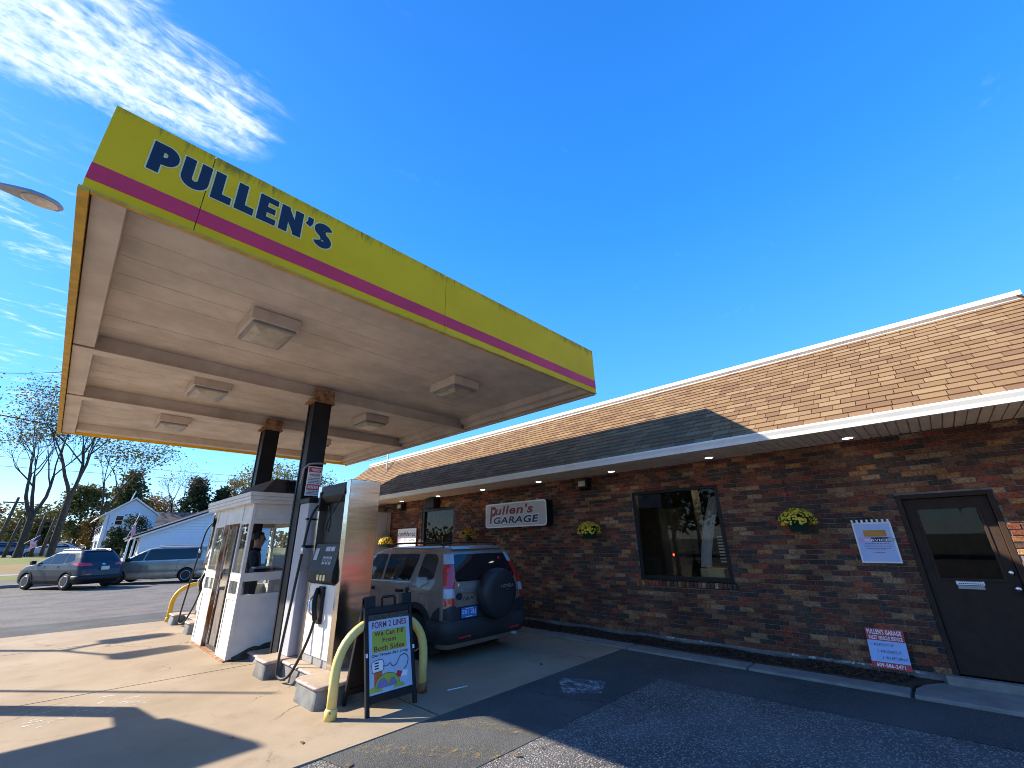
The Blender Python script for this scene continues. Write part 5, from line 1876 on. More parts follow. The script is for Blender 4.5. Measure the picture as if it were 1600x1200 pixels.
def car_body(t, tab, paint, axles, wr, arch, levels=34, name='body'):
    """closed shell from stacked plan outlines; wheel housings are cut out of it"""
    z0, z1 = tab[0][0], tab[-1][0]
    zs = [z0 + (z1 - z0) * k / levels for k in range(levels + 1)]
    zs = sorted(set([round(z, 4) for z in zs] + [r_[0] for r_ in tab]))
    q = MB(); v = []; n = None
    for z in zs:
        rg_ = ring(tab, z); n = len(rg_)
        v += [(x, y, z) for x, y in rg_]
    f = [(k * n + i, k * n + (i + 1) % n, (k + 1) * n + (i + 1) % n, (k + 1) * n + i) for k in range(len(zs) - 1) for i in range(n)]
    f.append(tuple(range(n - 1, -1, -1)))
    f.append(tuple((len(zs) - 1) * n + i for i in range(n)))
    q.add(v, f, 0, True)
    ob = link('tmp', q.mesh(name, [paint, M['black_plastic']]))
    cut = MB(); wmax = max(r_[1] for r_ in tab)
    for ya in axles:
        for s in (-1, 1):
            x0, x1 = s * (wmax - .32), s * (wmax + .2)
            k = 28
            cut.add([(x0, ya + arch * math.cos(2 * math.pi * i / k), wr + arch * math.sin(2 * math.pi * i / k)) for i in range(k)] +
                    [(x1, ya + arch * math.cos(2 * math.pi * i / k), wr + arch * math.sin(2 * math.pi * i / k)) for i in range(k)],
                    [(i, (i + 1) % k, (i + 1) % k + k, i + k) if s < 0 else (i, i + k, (i + 1) % k + k, (i + 1) % k) for i in range(k)] +
                    [tuple(range(k - 1, -1, -1)) if s > 0 else tuple(range(k)), tuple(range(k, 2 * k)) if s > 0 else tuple(range(2 * k - 1, k - 1, -1))], 0)
    cme = cut.mesh('cut', [M['black_plastic']])
    bm_ = bmesh.new(); bm_.from_mesh(cme); bmesh.ops.recalc_face_normals(bm_, faces=bm_.faces); bm_.to_mesh(cme); bm_.free()
    bm_ = bmesh.new(); bm_.from_mesh(ob.data); bmesh.ops.recalc_face_normals(bm_, faces=bm_.faces); bm_.to_mesh(ob.data); bm_.free()
    cob = link('cut', cme)
    bo2 = ob.modifiers.new('b', 'BOOLEAN'); bo2.object = cob; bo2.operation = 'DIFFERENCE'; bo2.solver = 'EXACT'; bo2.material_mode = 'TRANSFER'
    bpy.context.view_layer.update()
    me = apply_mod(ob)
    bpy.data.objects.remove(ob); bpy.data.objects.remove(cob)
    if 'set_sharp_from_angle' in dir(me): me.set_sharp_from_angle(angle=R_(38))
    o = link(name, me, t)
    return o


def surf_part(t, name, m, pts, where, tab, off=0.006, grid=.09, label=None, back=0.0):
    """a pane, lamp or trim lying on the body: where = left, right, rear or front; pts are (y,z) or (x,z)"""
    q = MB()
    if where in ('left', 'right'):
        s = -1 if where == 'left' else 1
        fn = lambda a, z: (s * (side_x(tab, a, z) + off), a, z)
    else:
        s = -1 if where == 'rear' else 1
        fn = lambda a, z: (a, end_y(tab, a, z, where == 'rear') + s * off, z)
    fill(q, pts, fn, grid)
    # a turned-in edge gives the piece its thickness
    k = len(pts); v = [fn(*p) for p in pts]
    th = off + .01
    if where in ('left', 'right'): v2 = [(x - s * th, y, z) for x, y, z in v]
    else: v2 = [(x, y - s * th, z) for x, y, z in v]
    q.add(v + v2, [(i, (i + 1) % k, (i + 1) % k + k, i + k) for i in range(k)])
    return part(name, q, m, t, w=False, label=label)


def arch_trim(t, tab, ya, wr, r0, r1, where, m, off=.02, zmin=.22):
    pts = []
    a0 = math.asin(max(-1, (zmin - wr) / r1))
    n = 22
    for k in range(n + 1):
        a = a0 + (math.pi - 2 * a0) * k / n; pts.append((ya + r1 * math.cos(a), wr + r1 * math.sin(a)))
    b0 = math.asin(max(-1, (zmin - wr) / r0))
    for k in range(n + 1):
        a = math.pi - b0 - (math.pi - 2 * b0) * k / n; pts.append((ya + r0 * math.cos(a), wr + r0 * math.sin(a)))
    return surf_part(t, 'wheel_arch', m, pts, where, tab, off, .12)


def bumper(t, tab, z0, z1, rear, reach, m, off=.03, name='bumper'):
    q = MB(); zs = [z0, z0 + .02, (z0 + z1) / 2, z1 - .02, z1]
    offs = [0.0, off, off + .012, off, -.004]
    rows = []
    for z, o in zip(zs, offs):
        pts = ring(tab, z, o, 7, 14)
        w, yr, yf, rr, rf_ = interp(tab, z)
        sel = [(x, y) for x, y in pts]
        if rear:
            half = [(x, y) for x, y in sel[:12]]
            e = yr + reach
            half.append((side_x(tab, e, z) + o, e))
        else:
            half0 = sel[12 + 13:12 + 13 + 12]
            e = yf - reach
            half = [(side_x(tab, e, z) + o, e)] + half0
            half = half[::-1]
        half = half[1:] if abs(half[0][0]) < 1e-6 else half
        line = [(-x, y, z) for x, y in half[::-1]] + [(0, (half[0][1]), z)] + [(x, y, z) for x, y in half]
        rows.append(line)
    n = len(rows[0]); v = [p for r_ in rows for p in r_]
    q.add(v, [(k * n + i, k * n + i + 1, (k + 1) * n + i + 1, (k + 1) * n + i) for k in range(len(rows) - 1) for i in range(n - 1)], 0, True)
    return part(name, q, m, t, w=False)


def strip(t, tab, y0, z0, y1, z1, where, wd=.006, name='door_seam', m=None, off=.0015):
    d = Vector((y1 - y0, z1 - z0)).normalized(); n = Vector((-d.y, d.x)) * wd / 2
    k = 6; L = [(y0 + (y1 - y0) * i / k, z0 + (z1 - z0) * i / k) for i in range(k + 1)]
    s = -1 if where == 'left' else 1
    q = MB(); v = []
    for a, z in L:
        for e in (-1, 1):
            yy, zz2 = a + n.x * e, z + n.y * e
            v.append((s * (side_x(tab, yy, zz2) + off), yy, zz2))
    q.add(v, [(2 * i, 2 * i + 1, 2 * i + 3, 2 * i + 2) for i in range(k)])
    return part(name, q, m or M['black_plastic'], t, w=False)


# ---- bronze sport utility car at the pump (its rear faces the camera)
suv = thing('parked_car', 'bronze sport utility car with a black spare wheel cover stopped at the pump', 'car', (5.12, 7.58, 0))
P1 = car_paint('bronze_paint', (0.30, 0.232, 0.185))
yr0 = -2.15
T1 = [(0.20, .80, yr0 + .10, 2.10, .16, .30), (0.32, .865, yr0 + .02, 2.24, .16, .42), (0.55, .885, yr0, 2.27, .13, .46), (0.80, .888, yr0 + .01, 2.22, .12, .48),
      (1.00, .880, yr0 + .03, 2.05, .12, .40), (1.06, .868, yr0 + .05, 1.40, .12, .22), (1.12, .850, yr0 + .07, 1.12, .12, .15), (1.35, .785, yr0 + .17, .72, .11, .14),
      (1.54, .725, yr0 + .27, .38, .11, .14), (1.60, .690, yr0 + .31, .20, .12, .14), (1.64, .635, yr0 + .37, .02, .13, .14), (1.655, .56, yr0 + .46, -.12, .13, .12)]
A1 = (yr0 + .80, yr0 + .80 + 2.62)
car_body(suv, T1, P1, A1, .335, .395)
for ya in A1:
    for s, w_ in ((-1, 'left'), (1, 'right')):
        wheel(suv, s * .775, ya, .335, .215, s, M['alloy'], 7)
        arch_trim(suv, T1, ya, .335, .385, .475, w_, M['cladding'])
for w_ in ('left', 'right'):
    surf_part(suv, 'side_window', M['car_glass'], round_poly([(yr0 + .42, 1.155), (yr0 + .80, 1.14), (yr0 + .86, 1.20), (yr0 + .82, 1.53), (yr0 + .50, 1.53), (yr0 + .40, 1.45)], .06), w_, T1)
    surf_part(suv, 'side_window', M['car_glass'], round_poly([(yr0 + 1.08, 1.12), (yr0 + 1.93, 1.105), (yr0 + 1.93, 1.53), (yr0 + .98, 1.535), (yr0 + .97, 1.45)], .05), w_, T1)
    surf_part(suv, 'side_window', M['car_glass'], round_poly([(yr0 + 2.01, 1.10), (yr0 + 3.12, 1.09), (yr0 + 2.72, 1.42), (yr0 + 2.45, 1.53), (yr0 + 2.01, 1.535)], .05), w_, T1)
    for a in (yr0 + 1.06, yr0 + 1.97, yr0 + 3.05):
        strip(suv, T1, a, .45 if a > yr0 + 1.5 else .80, a, 1.09, w_)
    strip(suv, T1, yr0 + 1.02, 1.095, yr0 + 3.15, 1.07, w_, .014, 'belt_trim', M['chrome'], .006)
    for a in (yr0 + 1.22, yr0 + 2.18):
        surf_part(suv, 'door_handle', M['black_plastic'], round_poly([(a, .93), (a + .20, .93), (a + .20, .975), (a, .975)], .02), w_, T1, .03, .05)
    surf_part(suv, 'sill_cladding', M['black_plastic'], [(A1[0] + .47, .22), (A1[1] - .47, .22), (A1[1] - .47, .42), (A1[0] + .47, .42)], w_, T1, .018, .15)
strip(suv, T1, yr0 + .55, .78, yr0 + .73, .78, 'left', .006); strip(suv, T1, yr0 + .55, .94, yr0 + .73, .94, 'left', .006)
strip(suv, T1, yr0 + .55, .78, yr0 + .55, .94, 'left', .006); strip(suv, T1, yr0 + .73, .78, yr0 + .73, .94, 'left', .006)
surf_part(suv, 'windscreen', M['car_glass'], [(-.70, 1.10), (.70, 1.10), (.60, 1.58), (-.60, 1.58)], 'front', T1)
surf_part(suv, 'rear_window', M['car_glass'], round_poly([(-.66, 1.12), (.68, 1.12), (.60, 1.52), (-.58, 1.52)], .06), 'rear', T1)
strip_r = lambda x0, z0, x1, z1, wd=.008, nm='tailgate_seam', m=None: surf_part(suv, nm, m or M['black_plastic'], [(x0, z0), (x1, z1), (x1 + wd, z1 + (wd if abs(x1 - x0) > abs(z1 - z0) else 0)), (x0 + wd, z0 + (wd if abs(x1 - x0) > abs(z1 - z0) else 0))], 'rear', T1, .003, .2)
strip_r(-.70, .52, -.68, 1.12); strip_r(.70, .52, .70, 1.12)
for s, w_ in ((-1, 'left'), (1, 'right')):
    # lamps stand on the rear pillars and wrap the corner
    X_ = lambda a: s * a
    for nm, m, za, zb_ in (('tail_light', M['tail_red'], .80, .90), ('tail_light', M['tail_clear'], .905, 1.03), ('tail_light', M['tail_red'], 1.035, 1.375), ('tail_light', M['tail_clear'], 1.38, 1.53)):
        k = 6; pts = []
        wz = lambda z: interp(T1, z)[0]
        pts = [(X_(wz(za) - .165), za), (X_(wz(za) - .008), za)] + [(X_(wz(za + (zb_ - za) * i / k) - .008), za + (zb_ - za) * i / k) for i in range(1, k)] + [(X_(wz(zb_) - .008), zb_), (X_(wz(zb_) - .150), zb_)]
        surf_part(suv, nm, m, pts, 'rear', T1, .016, .05)
bumper(suv, T1, .27, .60, True, .42, M['cladding'], .045)
surf_part(suv, 'lower_panel', M['cladding'], [(-.70, .602), (.70, .602), (.70, .77), (-.70, .77)], 'rear', T1, .014, .15)
for s in (-1, 1):
    k = 8
    pts = [(s * .705, .602), (s * .878, .602), (s * .878, .76), (s * .80, .79), (s * .705, .79)]
    surf_part(suv, 'corner_cladding', M['cladding'], pts, 'rear', T1, .02, .06)
    surf_part(suv, 'corner_cladding', M['cladding'], [(yr0 + .16, .602), (yr0 + .36, .602), (yr0 + .30, .70), (yr0 + .16, .78)], 'left' if s < 0 else 'right', T1, .02, .06)
surf_part(suv, 'reflector', M['tail_red'], [(-.66, .35), (-.42, .35), (-.42, .375), (-.66, .375)], 'rear', T1, .062, .1)
surf_part(suv, 'reflector', M['tail_red'], [(.42, .35), (.66, .35), (.66, .375), (.42, .375)], 'rear', T1, .062, .1)
yp = yr0 - .022
q = MB(); q.box(-.62, -.29, yp - .006, yp, .605, .765); pf = part('plate_frame', q, M['black_plastic'], suv, w=False)
q = MB(); q.box(-.61, -.30, yp - .009, yp - .0065, .615, .757); part('number_plate', q, M['plate_blue'], pf, w=False)
q = MB(); put_text(q, 'SB1 2LJ', (-.595, yp - .011, .65), (1, 0, 0), (0, 0, 1), .28, .075, bold=.01); part('lettering', q, M['white_print'], pf, w=False)
q = MB(); q.box(-.53, -.38, yp - .011, yp - .0095, .738, .746); q.box(-.52, -.39, yp - .011, yp - .0095, .624, .634); part('print', q, M['white_print'], pf, w=False, kind='stuff')
surf_part(suv, 'handle', M['alloy'], round_poly([(-.56, .965), (-.30, .965), (-.29, 1.0), (-.36, 1.03), (-.50, 1.03), (-.57, 1.0)], .02), 'rear', T1, .03, .04)
surf_part(suv, 'sticker', M['navy'], ell(-.62, .915, .062, .052), 'rear', T1, .004, .05)
q = MB(); yb_ = interp(T1, .88)[1] - .006; put_text(q, 'CR-V', (-.55, yb_, .85), (1, 0, 0), (0, 0, 1), .23, .05, bold=.02, shear=.2); part('badge', q, M['chrome'], suv, w=False)
surf_part(suv, 'sticker', M['red'], ell(.42, 1.44, .028, .028), 'rear', T1, .009, .05)
q = MB(); q.tube([(-.15, yr0 + .03, 1.125), (-.58, yr0 + .05, 1.16)], .008, 6); part('wiper', q, M['black_plastic'], suv, w=False)
# spare wheel cover
sc_ = Vector((.06, yr0 - .02, .925))
q = MB(); q.lathe([(.30, .0), (.355, -.02), (.372, -.07), (.372, -.17), (.352, -.212), (.315, -.232), (.25, -.245), (.05, -.250)], sc_, 1, 44)
cv = part('spare_wheel_cover', q, mat('cover_black', (0.020, 0.020, 0.022), .5, var=.15, bump=.05), suv, w=False)
q = MB(); put_text(q, 'HONDA', (.015, yr0 - .275, 1.0), (1, 0, 0), (0, 0, 1), .29, .055, bold=.045); part('lettering', q, M['alloy'], cv, w=False)
q = MB(); put_text(q, 'CR-V', (.13, yr0 - .275, .965), (1, 0, 0), (0, 0, 1), .07, .015, bold=.02); part('lettering', q, M['alloy'], cv, w=False)
for s in (-1, 1):
    q = MB(); hose(q, [(s * .60, yr0 + .48, 1.652), (s * .615, yr0 + .60, 1.695), (s * .62, yr0 + 1.2, 1.71), (s * .615, yr0 + 2.0, 1.70), (s * .60, yr0 + 2.15, 1.655)], .017, 5); part('roof_rail', q, M['black_plastic'], suv, w=False)
    q = MB(); q.prism([(yr0 + .38, .12), (yr0 + .40, .12), (yr0 + .42, .40), (yr0 + .40, .40)], 0, s * .88, s * .68); part('mud_flap', q, M['rubber'], suv, w=False)
    q = MB(); q.prism(round_poly([(yr0 + 2.92, 1.10), (yr0 + 3.06, 1.09), (yr0 + 3.10, 1.25), (yr0 + 2.94, 1.26)], .04), 0, s * .90, s * 1.06); part('mirror', q, P1, suv, w=False, bev=.015)
    surf_part(suv, 'headlight', M['tail_clear'], round_poly([(s * .45, .78), (s * .80, .82), (s * .82, .98), (s * .5, .95)], .04), 'front', T1, .012, .06)
q = MB(); q.tube([(.55, yr0 + .3, .27), (.58, yr0 - .05, .255)], .028, 10); part('exhaust', q, M['lampshell'], suv, w=False)
surf_part(suv, 'spoiler', P1, [(-.58, 1.60), (.58, 1.60), (.55, 1.645), (-.55, 1.645)], 'rear', T1, .05, .12)
q = MB(); q.box(-.60, .60, -1.9, 1.9, .20, .30); part('underbody', q, M['black_plastic'], suv, w=False)

suv.scale = (.97, .97, .97)
# ---- grey crossover parked across the lot
cro = thing('parked_car', 'dark blue grey crossover parked at the lawn kerb with red tail lights', 'car', (1.02, 30.75, 0), R_(28))
P2 = car_paint('slate_paint', (0.022, 0.028, 0.048), .0)
P2.node_tree.nodes['Principled BSDF'].inputs['Coat Weight'].default_value = 0.35
P2.node_tree.nodes['Principled BSDF'].inputs['Specular IOR Level'].default_value = 0.25
T2 = [(0.22, .80, -2.15, 2.15, .25, .35), (0.34, .88, -2.26, 2.26, .30, .45), (0.60, .915, -2.28, 2.28, .30, .50), (0.85, .915, -2.24, 2.22, .30, .55), (1.00, .90, -2.16, 1.95, .28, .5),
      (1.06, .885, -2.12, 1.35, .26, .3), (1.12, .865, -2.08, 1.10, .25, .2), (1.35, .79, -1.90, .62, .22, .18), (1.55, .715, -1.70, .18, .2, .18), (1.63, .66, -1.60, -.10, .2, .18), (1.665, .56, -1.42, -.35, .2, .16)]
A2 = (-1.36, 1.30)
car_body(cro, T2, P2, A2, .35, .40)
for ya in A2:
    for s, w_ in ((-1, 'left'), (1, 'right')):
        wheel(cro, s * .80, ya, .35, .23, s, M['alloy'], 5)
        arch_trim(cro, T2, ya, .35, .39, .455, w_, M['black_plastic'])
for w_ in ('left', 'right'):
    surf_part(cro, 'side_window', M['car_glass'], round_poly([(.12, 1.10), (1.05, 1.10), (.28, 1.52), (.10, 1.54)], .04), w_, T2)
    surf_part(cro, 'side_window', M['car_glass'], round_poly([(-.85, 1.12), (.05, 1.10), (.05, 1.54), (-.80, 1.54)], .04), w_, T2)
    surf_part(cro, 'side_window', M['car_glass'], round_poly([(-1.50, 1.22), (-.92, 1.13), (-.88, 1.53), (-1.30, 1.50)], .05), w_, T2)
    for a in (.08, -.88, 1.05): strip(cro, T2, a, .45, a, 1.08, w_, .012)
    surf_part(cro, 'sill_cladding', M['black_plastic'], [(-.9, .23), (.84, .23), (.84, .40), (-.9, .40)], w_, T2, .018, .2)
    for a in (-.70, .25): surf_part(cro, 'door_handle', P2, round_poly([(a, .96), (a + .2, .96), (a + .2, 1.0), (a, 1.0)], .02), w_, T2, .03, .06)
    q = MB(); s = -1 if w_ == 'left' else 1; q.prism(round_poly([(.85, 1.08), (1.0, 1.07), (1.04, 1.24), (.88, 1.25)], .04), 0, s * .92, s * 1.10); part('mirror', q, M['black_plastic'], cro, w=False, bev=.02)
    surf_part(cro, 'tail_light', M['tail_red'], round_poly([(-2.02, .98), (-1.60, 1.06), (-1.62, 1.12), (-2.0, 1.15)], .03), w_, T2, .02, .06)
    surf_part(cro, 'tail_light', M['tail_red'], round_poly([(s * .86, .98), (s * .45, 1.0), (s * .50, 1.09), (s * .84, 1.14)], .03), 'rear', T2, .02, .06)
    surf_part(cro, 'headlight', M['tail_clear'], round_poly([(s * .45, .76), (s * .80, .84), (s * .80, .97), (s * .5, .90)], .04), 'front', T2, .015, .06)
    q = MB(); hose(q, [(s * .60, -1.4, 1.66), (s * .62, -1.2, 1.71), (s * .62, -.3, 1.72), (s * .6, -.1, 1.67)], .018, 5); part('roof_rail', q, M['alloy'], cro, w=False)
surf_part(cro, 'windscreen', M['car_glass'], [(-.72, 1.10), (.72, 1.10), (.58, 1.58), (-.58, 1.58)], 'front', T2)
surf_part(cro, 'rear_window', M['car_glass'], round_poly([(-.72, 1.17), (.72, 1.17), (.60, 1.52), (-.60, 1.52)], .06), 'rear', T2)
bumper(cro, T2, .26, .58, True, .5, M['black_plastic'], .04)
q = MB(); q.box(-.17, .17, -2.315, -2.30, .80, .96); part('number_plate', q, M['plate_pale'], cro, w=False)
q = MB(); q.prism(round_poly([(-1.62, 1.62), (-1.3, 1.655), (-1.3, 1.68), (-1.68, 1.645)], .01), 0, -.58, .58); part('spoiler', q, P2, cro, w=False)
surf_part(cro, 'reflector', M['tail_red'], [(-.72, .62), (-.50, .62), (-.50, .66), (-.72, .66)], 'rear', T2, .03, .1)
surf_part(cro, 'badge', M['chrome'], ell(0, 1.05, .07, .045), 'rear', T2, .012, .05)

# ---- two tone minivan beyond it
van = thing('parked_car', 'gold and charcoal two tone minivan parked beside the white building', 'car', (4.5, 30.9, 0), R_(62))
P3 = car_paint('charcoal_gold', (0.27, 0.240, 0.19)); P4 = car_paint('pale_gold', (0.52, 0.45, 0.33), .4)
T3 = [(0.20, .86, -2.42, 2.42, .2, .4), (0.34, .94, -2.52, 2.50, .22, .5), (0.62, .965, -2.54, 2.52, .20, .6), (0.88, .960, -2.52, 2.42, .18, .6), (1.00, .945, -2.49, 2.15, .18, .5),
      (1.07, .93, -2.47, 1.70, .18, .3), (1.13, .91, -2.45, 1.40, .18, .2), (1.40, .85, -2.38, .95, .17, .18), (1.65, .78, -2.28, .50, .17, .18), (1.74, .70, -2.18, .20, .17, .18), (1.77, .62, -2.05, .0, .16, .16)]
A3 = (-1.52, 1.50)
car_body(van, T3, P3, A3, .34, .39)
for ya in A3:
    for s, w_ in ((-1, 'left'), (1, 'right')):
        wheel(van, s * .84, ya, .34, .22, s, M['alloy'], 5)
for w_ in ('left', 'right'):
    s = -1 if w_ == 'left' else 1
    surf_part(van, 'side_window', M['car_glass'], round_poly([(-2.02, 1.14), (.48, 1.10), (.35, 1.64), (-1.98, 1.66)], .1), w_, T3)
    surf_part(van, 'side_window', M['car_glass'], round_poly([(.54, 1.10), (1.32, 1.10), (.60, 1.60), (.42, 1.63)], .04), w_, T3)
    for a, b in ((-2.42, -1.93), (-1.11, 1.09), (1.91, 2.30)):
        surf_part(van, 'lower_cladding', P4, [(a, .24), (b, .24), (b, .52), (a, .52)], w_, T3, .012, .2)
    surf_part(van, 'pillar_panel', P4, round_poly([(-2.42, 1.02), (-1.2, 1.06), (1.2, 1.02), (1.2, 1.08), (-2.06, 1.13), (-2.06, 1.70), (-2.22, 1.70)], .02), w_, T3, .006, .12)
    surf_part(van, 'tail_light', M['tail_red'], round_poly([(-2.44, .78), (-2.16, .78), (-2.22, 1.05), (-2.42, 1.05)], .02), w_, T3, .012, .08)
    surf_part(van, 'tail_light', M['tail_red'], round_poly([(s * .94, .78), (s * .78, .78), (s * .80, 1.05), (s * .92, 1.05)], .02), 'rear', T3, .012, .08)
    q = MB(); q.prism(round_poly([(1.05, 1.06), (1.20, 1.06), (1.24, 1.24), (1.08, 1.25)], .04), 0, s * .94, s * 1.14); part('mirror', q, M['black_plastic'], van, w=False, bev=.02)
    for a in (.50, -1.05, 1.45): strip(van, T3, a, .40, a, 1.06, w_, .012)
    q = MB(); hose(q, [(s * .66, -1.9, 1.77), (s * .68, -1.7, 1.82), (s * .68, -.2, 1.82), (s * .66, .0, 1.77)], .02, 5); part('roof_rail', q, P4, van, w=False)
surf_part(van, 'windscreen', M['car_glass'], [(-.75, 1.12), (.75, 1.12), (.62, 1.70), (-.62, 1.70)], 'front', T3)
surf_part(van, 'rear_window', M['car_glass'], round_poly([(-.78, 1.14), (.78, 1.14), (.68, 1.62), (-.68, 1.62)], .06), 'rear', T3)
surf_part(van, 'tailgate', P4, [(-.76, .58), (.76, .58), (.76, 1.11), (-.76, 1.11)], 'rear', T3, .006, .2)
bumper(van, T3, .26, .56, True, .5, P4, .04)
q = MB(); q.box(-.17, .17, -2.56, -2.545, .78, .94); part('number_plate', q, M['plate_pale'], van, w=False)

# ---- cars glimpsed beyond the lawn
def far_car(loc, rz, col, label, name='parked_car'):
    t = thing(name, label, 'car', loc, rz, group='cars beyond the lawn')
    P = car_paint('far_paint', col)
    T = [(0.2, .80, -2.2, 2.2, .25, .35), (0.55, .90, -2.3, 2.3, .28, .5), (0.90, .88, -2.22, 2.1, .26, .5), (0.98, .86, -2.1, 1.2, .24, .25), (1.25, .74, -1.5, .55, .2, .16), (1.42, .62, -1.1, .1, .18, .14), (1.45, .52, -.95, -.1, .16, .12)]
    car_body(t, T, P, (-1.35, 1.35), .32, .37, 16)
    for ya in (-1.35, 1.35):
        for s in (-1, 1): wheel(t, s * .79, ya, .32, .2, s, M['alloy'], 5)
    for w_ in ('left', 'right'):
        surf_part(t, 'side_window', M['car_glass'], [(-1.55, 1.0), (1.0, 1.0), (.25, 1.36), (-1.1, 1.36)], w_, T, .006, .2)
    surf_part(t, 'windscreen', M['car_glass'], [(-.7, 1.0), (.7, 1.0), (.55, 1.38), (-.55, 1.38)], 'front', T, .006, .2)
    surf_part(t, 'rear_window', M['car_glass'], [(-.7, 1.0), (.7, 1.0), (.55, 1.38), (-.55, 1.38)], 'rear', T, .006, .2)
    return t


far_car((.3, 67.5, 1.0), R_(78), (.42, .43, .45), 'pale silver car behind the thick straight tree trunk')
far_car((-3.4, 68.5, lawn_z(0, 68)), R_(85), (.05, .08, .16), 'dark blue car passing on the street behind the forked tree')
far_car((-6.2, 71.0, lawn_z(0, 71)), R_(-95), (.40, .40, .38), 'white car on the street at the left edge')
# red car added behind the camera to redden the reflection in the pump steel
far_car((11.5, -9.5, 0), R_(70), (.45, .05, .02), 'unseen red car added behind the camera for its reflection in the pump post', 'added_reflection_car')

# ================================================================== HOUSES
def lz(x, y): return lawn_z(x, y)


def gable_windows(parent, mk, rects, m_frame='white_trim'):
    for (a, b, c, d) in rects:
        f = part('window', mk(a - .07, b + .07, c - .07, d + .07, .03, .05), M[m_frame], parent)
        part('pane', mk(a, b, c, (c + d) / 2 - .02, .051, .058), M['car_glass'], f)
        part('pane', mk(a, b, (c + d) / 2 + .02, d, .051, .058), M['car_glass'], f)


def clapboards(parent, pts_fn, z0, z1, h=.18):
    """lapped boards between left(z) and right(z) on a plane; one joined part per wall"""
    pass


# two storey white house: gable towards us, sunlit front on the left
hs_ = thing('white_house', 'two storey white house with a pale gable and narrow sunlit front', 'house', (4.0, 54, 1.0))
hx0, hx1, hy = 2.75, 6.05, 50.0
pkx, pkz, ez = 4.35, 5.72, 4.52
gz = 0.7
q = MB(); z = gz
n_b = 0
while z < pkz - .05:
    zt = min(z + .2, pkz)
    def xr(zz_):
        if zz_ <= ez: return hx0, hx1
        t = (zz_ - ez) / (pkz - ez)
        return hx0 + (pkx - hx0) * t, hx1 + (pkx - hx1) * t
    a0, a1 = xr(z); b0, b1 = xr(zt)
    q.add([(a0, hy - .03, z), (a1, hy - .03, z), (b1, hy, zt), (b0, hy, zt), (a0, hy, z), (a1, hy, z)], [(0, 1, 2, 3), (4, 5, 1, 0)])
    z += .2
part('siding', q, M['siding'], hs_, kind='stuff')
q = MB(); q.box(hx0, hx1, hy + .01, hy + 9, gz, ez)
q.prism([(hx0, ez), (hx1, ez), (pkx, pkz)], 1, hy + .01, hy + 9)
part('wall', q, M['siding'], hs_)
q = MB(); q.add([(hx0 - .5, hy - .25, ez - .42), (pkx, hy - .25, pkz + .06), (pkx, hy + 9.2, pkz + .06), (hx0 - .5, hy + 9.2, ez - .42), (hx0 - .5, hy - .25, ez - .30), (pkx, hy - .25, pkz + .20), (pkx, hy + 9.2, pkz + .20), (hx0 - .5, hy + 9.2, ez - .30)],
                [(0, 1, 2, 3), (4, 7, 6, 5), (0, 4, 5, 1), (3, 2, 6, 7), (0, 3, 7, 4), (1, 5, 6, 2)])
part('roof', q, M['white_trim'], hs_)
q = MB(); q.add([(hx1 + .2, hy - .25, ez - .12), (pkx, hy - .25, pkz + .06), (pkx, hy + 9.2, pkz + .06), (hx1 + .2, hy + 9.2, ez - .12), (hx1 + .2, hy - .25, ez), (pkx, hy - .25, pkz + .20), (pkx, hy + 9.2, pkz + .20), (hx1 + .2, hy + 9.2, ez)],
                [(0, 1, 2, 3), (4, 7, 6, 5), (0, 4, 5, 1), (3, 2, 6, 7), (0, 3, 7, 4), (1, 5, 6, 2)])
part('roof', q, M['white_trim'], hs_)
gable_windows(hs_, lambda a, b, c, d, e, f: MB().box(a, b, hy - f, hy - e, c, d), [(3.42, 3.86, 3.66, 4.36)])
gable_windows(hs_, lambda a, b, c, d, e, f: MB().box(hx0 - f, hx0 - e, a, b, c, d), [(51, 52, 3.0, 4.1), (53.2, 54.2, 3.0, 4.1), (55.4, 56.4, 3.0, 4.1), (51, 52, 1.2, 2.4), (55.4, 56.4, 1.2, 2.4)])
q = MB(); q.tube([(2.95, hy - .1, 4.4), (3.05, hy - .1, 1.3)], .03, 5); part('downpipe', q, M['grey_panel'], hs_)
q = MB(); q.tube([(4.05, hy + .5, 5.6), (4.25, hy + .5, 6.5)], .05, 6); part('vent_pipe', q, M['white_trim'], hs_)
t_ = thing('rear_wing', 'low house wing with a dark shingled roof behind the white gable', 'house', (8.2, 57, 1.0))
q = MB(); q.box(6.06, 12.5, 55, 60, .7, 4.25); part('wall', q, M['siding'], t_)
q = MB(); q.prism([(54.6, 4.15), (57.5, 5.25), (60.4, 4.15)], 0, 6.06, 12.8); part('roof', q, M['dark_roof'], t_)

# low white building with a raked roof and columned porch on the left
w_ = thing('white_building', 'low white building with a long raked roof edge and columned front', 'building', (8, 42, .7))
q = MB()
rk = lambda x: 2.63 + (x - 4.33) * (4.39 - 2.63) / (8.38 - 4.33)
z = .4
while z < 6.2:
    x0 = max(4.33, 4.33 + (z + .12 - 2.63) / .4346) if z > 2.5 else 4.33
    if x0 < 12.5:
        q.add([(x0, 39.97, z), (12.5, 39.97, z), (12.5, 40, min(z + .2, rk(12.5))), (x0, 40, min(z + .2, rk(x0) if z > 2.5 else z + .2)), (x0, 40, z), (12.5, 40, z)], [(0, 1, 2, 3), (4, 5, 1, 0)])
    z += .2
part('siding', q, M['siding'], w_, kind='stuff')
q = MB(); q.prism([(4.33, .4), (12.5, .4), (12.5, rk(12.5)), (4.33, rk(4.33))], 1, 40.01, 50); part('wall', q, M['siding'], w_)
q = MB(); q.prism([(3.55, rk(3.55) + .02), (12.6, rk(12.6) + .02), (12.6, rk(12.6) + .14), (3.55, rk(3.55) + .12)], 1, 39.7, 50); part('roof', q, M['dark_roof'], w_)
